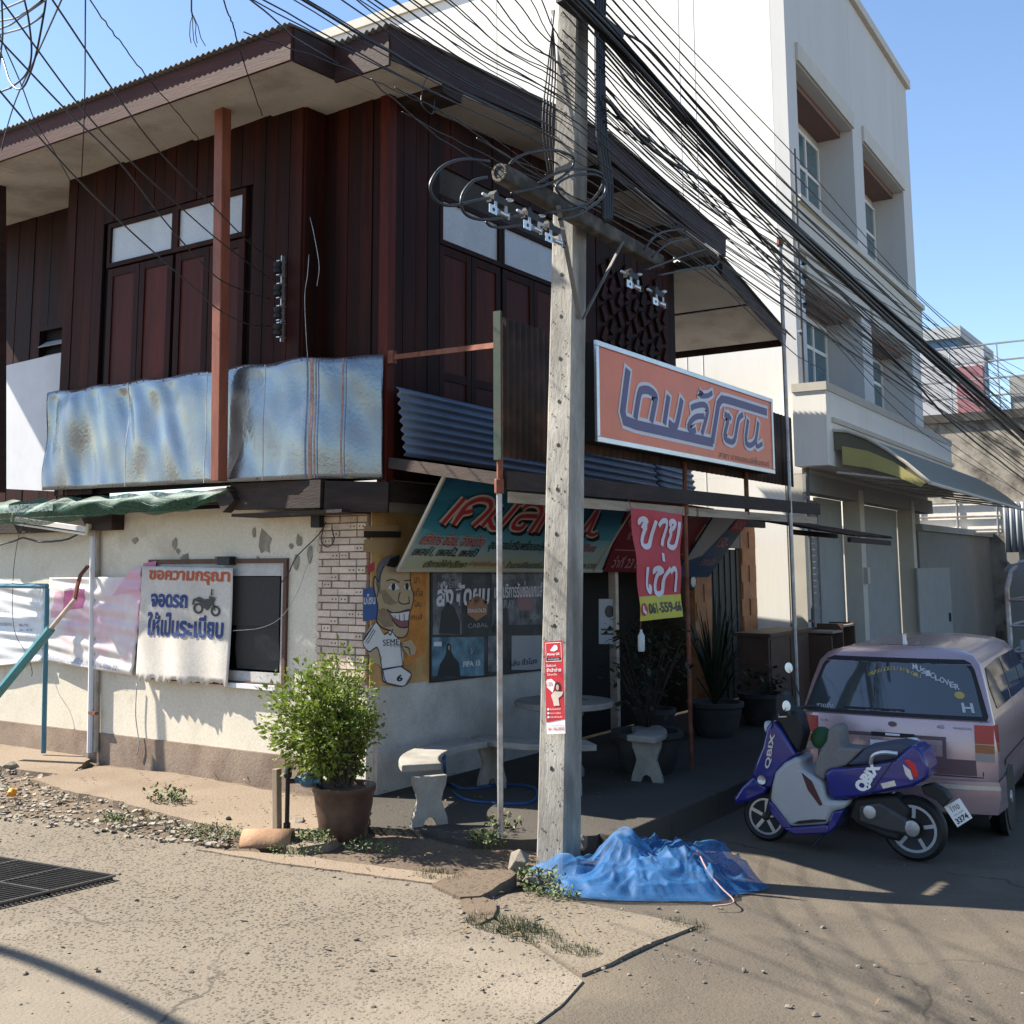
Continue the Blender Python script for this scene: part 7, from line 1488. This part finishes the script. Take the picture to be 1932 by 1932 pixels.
hb = spt(500,470); q = MB(); q.tube([hb+V((-.34,-.08,.04)), hb+V((-.18,-.02,.05)), hb+V((.18,-.02,.05)), hb+V((.34,-.08,.04))], .018, 7); q.build('handlebar', M['black'], sk, smooth=True)
for s_, (mx_, my_) in ((-1,(440,400)),(1,(458,108))):
    mirror = bpy.data.objects.new('mirror', None); col.objects.link(mirror); mirror.parent = sk; OFF[mirror.name] = OFF[sk.name]
    c = spt(mx_, my_, SX + s_*.22); q = MB(); q.tube([hb+V((s_*.22,-.02,.05)), hb.lerp(c,.6)+V((s_*.12,0,0)), c], .007, 6); q.build('stalk', M['black'], mirror)
    q = MB(); q.lathe([(.0,-.018),(.035,-.015),(.05,0),(.046,.006)], c, 18, (-.45,-.85,.1)); q.build('housing', M['black'], mirror, smooth=True); q = MB(); q.lathe([(.045,.0065),(.0,.0085)], c, 18, (-.45,-.85,.1)); q.build('glass', M['alu'], mirror)
def wheel(cx_, cy_, r_, tw_):
    c = spt(cx_, cy_); wh_ = bpy.data.objects.new('wheel', None); col.objects.link(wh_); wh_.parent = sk; OFF[wh_.name] = OFF[sk.name]
    c = V((SX, c.y, -.2 + r_ + road_z(SX, c.y)+.2)); 
    q = MB(); q.lathe([(r_*.70,-tw_*.7),(r_*.86,-tw_),(r_*.97,-tw_*.6),(r_,0),(r_*.97,tw_*.6),(r_*.86,tw_),(r_*.70,tw_*.7)], c, 36, (1,0,0)); q.build('tyre', M['black'], wh_, smooth=True)
    q = MB(); vs = []
    for k in range(36):
        a = 2*PI*k/36
        for rr, xx in ((.72,-.75),(.64,-.75),(.62,-.45),(.70,-.45)): vs.append(c + V((xx*tw_, math.cos(a)*r_*rr, math.sin(a)*r_*rr)))
    q.add(vs, [(k*4+j, k*4+(j+1) % 4, ((k+1) % 36)*4+(j+1) % 4, ((k+1) % 36)*4+j) for k in range(36) for j in range(4)])
    for k in range(5):
        a = 2*PI*k/5+.4; d = V((0, math.cos(a), math.sin(a))); q.bar(c + d*r_*.12 + V((-.5*tw_,0,0)), c + d*r_*.66 + V((-.6*tw_,0,0)), .028, .02, (1,0,0))
    q.build('rim', M['alu'] if r_ < .22 else SG, wh_); q = MB(); q.lathe([(r_*.18,-.01),(r_*.16,.02),(r_*.06,.03)], c+V((-.5*tw_,0,0)), 16, (-1,0,0)); q.lathe([(r_*.58,0),(r_*.58,.004)], c+V((.0,0,0)), 24, (-1,0,0)); q.build('hub', mat('dark_hub', (.05,.05,.055), .5, metal=.5), wh_)
wheel(300,1232,.205,.05); wheel(1420,1340,.25,.062)
q = MB(); q.bar(spt(350,1020,SX-.06), spt(300,1232,SX-.06), .04, .03, (1,0,0)); q.bar(spt(350,1020,SX+.06), spt(300,1232,SX+.06), .04, .03, (1,0,0)); q.build('fork', M['black'], sk)
q = MB(); q.tube([spt(760,1335,SX-.1), spt(640,1470,SX-.2)], .012, 6); q.build('kick_stand', M['black'], sk); q = MB(); q.tube([spt(1250,1060,SX+.02), spt(1340,1200,SX+.02)], .022, 8); q.build('shock_absorber', M['galv'], sk)
for s_ in (-1, 1):
    q = MB(); q.tube([hb+V((s_*.33,-.06,.03)), hb+V((s_*.30,.02,.02)), hb+V((s_*.22,.05,.03))], .006, 5); q.build('brake_lever', M['alu'], sk)
    q = MB(); q.tube(smooth_pts([hb+V((s_*.2,.03,.04)), hb+V((s_*.16,.12,-.02)), spt(330,620,SX+s_*.1)], 5), .005, 5); q.build('brake_cable', M['black'], sk)
sprism('belt_cover', mat('engine_grey', (.06,.06,.062), .45, metal=.4), [(1010,1130),(1180,1105),(1380,1230),(1440,1330),(1400,1375),(1230,1340),(1010,1270)], .105, .03)
q = MB(); q.lathe([(.05,0),(.05,.012),(.03,.018),(0,.018)], spt(1080,1205,SX-.103), 20, (-1,0,0)); q.lathe([(.06,0),(.06,.012),(.04,.018),(0,.018)], spt(1400,1330,SX-.09), 20, (-1,0,0)); each(q, 'engine_disc', M['galv'], sk, smooth=True)
sprism('seat_seam', M['black'], [(935,838),(1080,834),(1325,788),(1326,795),(1082,842),(936,846)], .166, 0); sprism('body_seam', M['black'], [(1110,1050),(1128,1046),(1300,800),(1290,798)], .1665, 0)
q = MB(); q.lathe([(.0,0),(.045,.0),(.055,.02),(.05,.05),(.0,.06)], spt(335,560,SX-.02), 16, (0,1,-.1)); q.build('head_lamp', M['frosted'], sk, smooth=True)
pl_ = [spt(*p, X=SX-.02-.06*k) for k, p in ((0,(1745,1322)),(0,(1858,1250)),(0,(1760,1100)),(0,(1645,1167)))]
SPp = Surf(*[spt(1745,1322), spt(1858,1250), spt(1760,1100), spt(1645,1167)]); SPp.sheet('number_plate', M['wprint'], sk, off=.0, back=.006)
SPp.text('1กข', .25, .62, .75, .9, M['bprint'], sk, off=.004); SPp.text('3374', .12, .08, .88, .34, M['bprint'], sk, off=.004, bold=.03); SPp.text('สระบุรี', .2, .42, .8, .52, M['bprint'], sk, off=.004)
S1 = Surf(*[spt(x, y, SX-.172) for x, y in ((1060,1085),(1190,870),(1090,800),(935,1010))]); S1.text('QBIX', .03, .08, .97, .92, M['wprint'], sk, bold=.07, off=.001)
S2 = Surf(*[spt(x, y, SX-.130) for x, y in ((325,885),(368,610),(318,600),(268,875))]); S2.text('QBIX', .02, .1, .98, .9, M['alu'], sk, bold=.03, off=.001)
S3 = Surf(*[spt(x, y, SX-.169) for x, y in ((1180,1028),(1280,1005),(1265,965),(1160,990))]); S3.sheet('badge', M['alu'], sk, off=.001)
jk = thing('grey_raincoat', 'crumpled grey raincoat thrown over the front of the scooter seat', 'coat', spt(800,900))
P_ = [(690,905),(705,800),(745,705),(785,650),(800,560),(850,528),(882,560),(890,700),(1060,712),(935,835),(790,872),(770,952)]
o = sprism('coat_cloth', paint('raincoat_grey', (.17,.16,.155), .8, var=.15), P_, .135, .05, par=jk)
gc_ = thing('green_hat', 'dark green hat hanging between handlebar and raincoat on the scooter', 'hat', spt(700,640))
q = MB(); q.lathe([(.0,.06),(.05,.052),(.085,.02),(.095,-.01),(.09,-.02)], spt(705,635,SX+.05), 20, (-.8,.3,.5)); q.build('crown', paint('cap_green', (.02,.075,.03), .8), gc_, smooth=True)
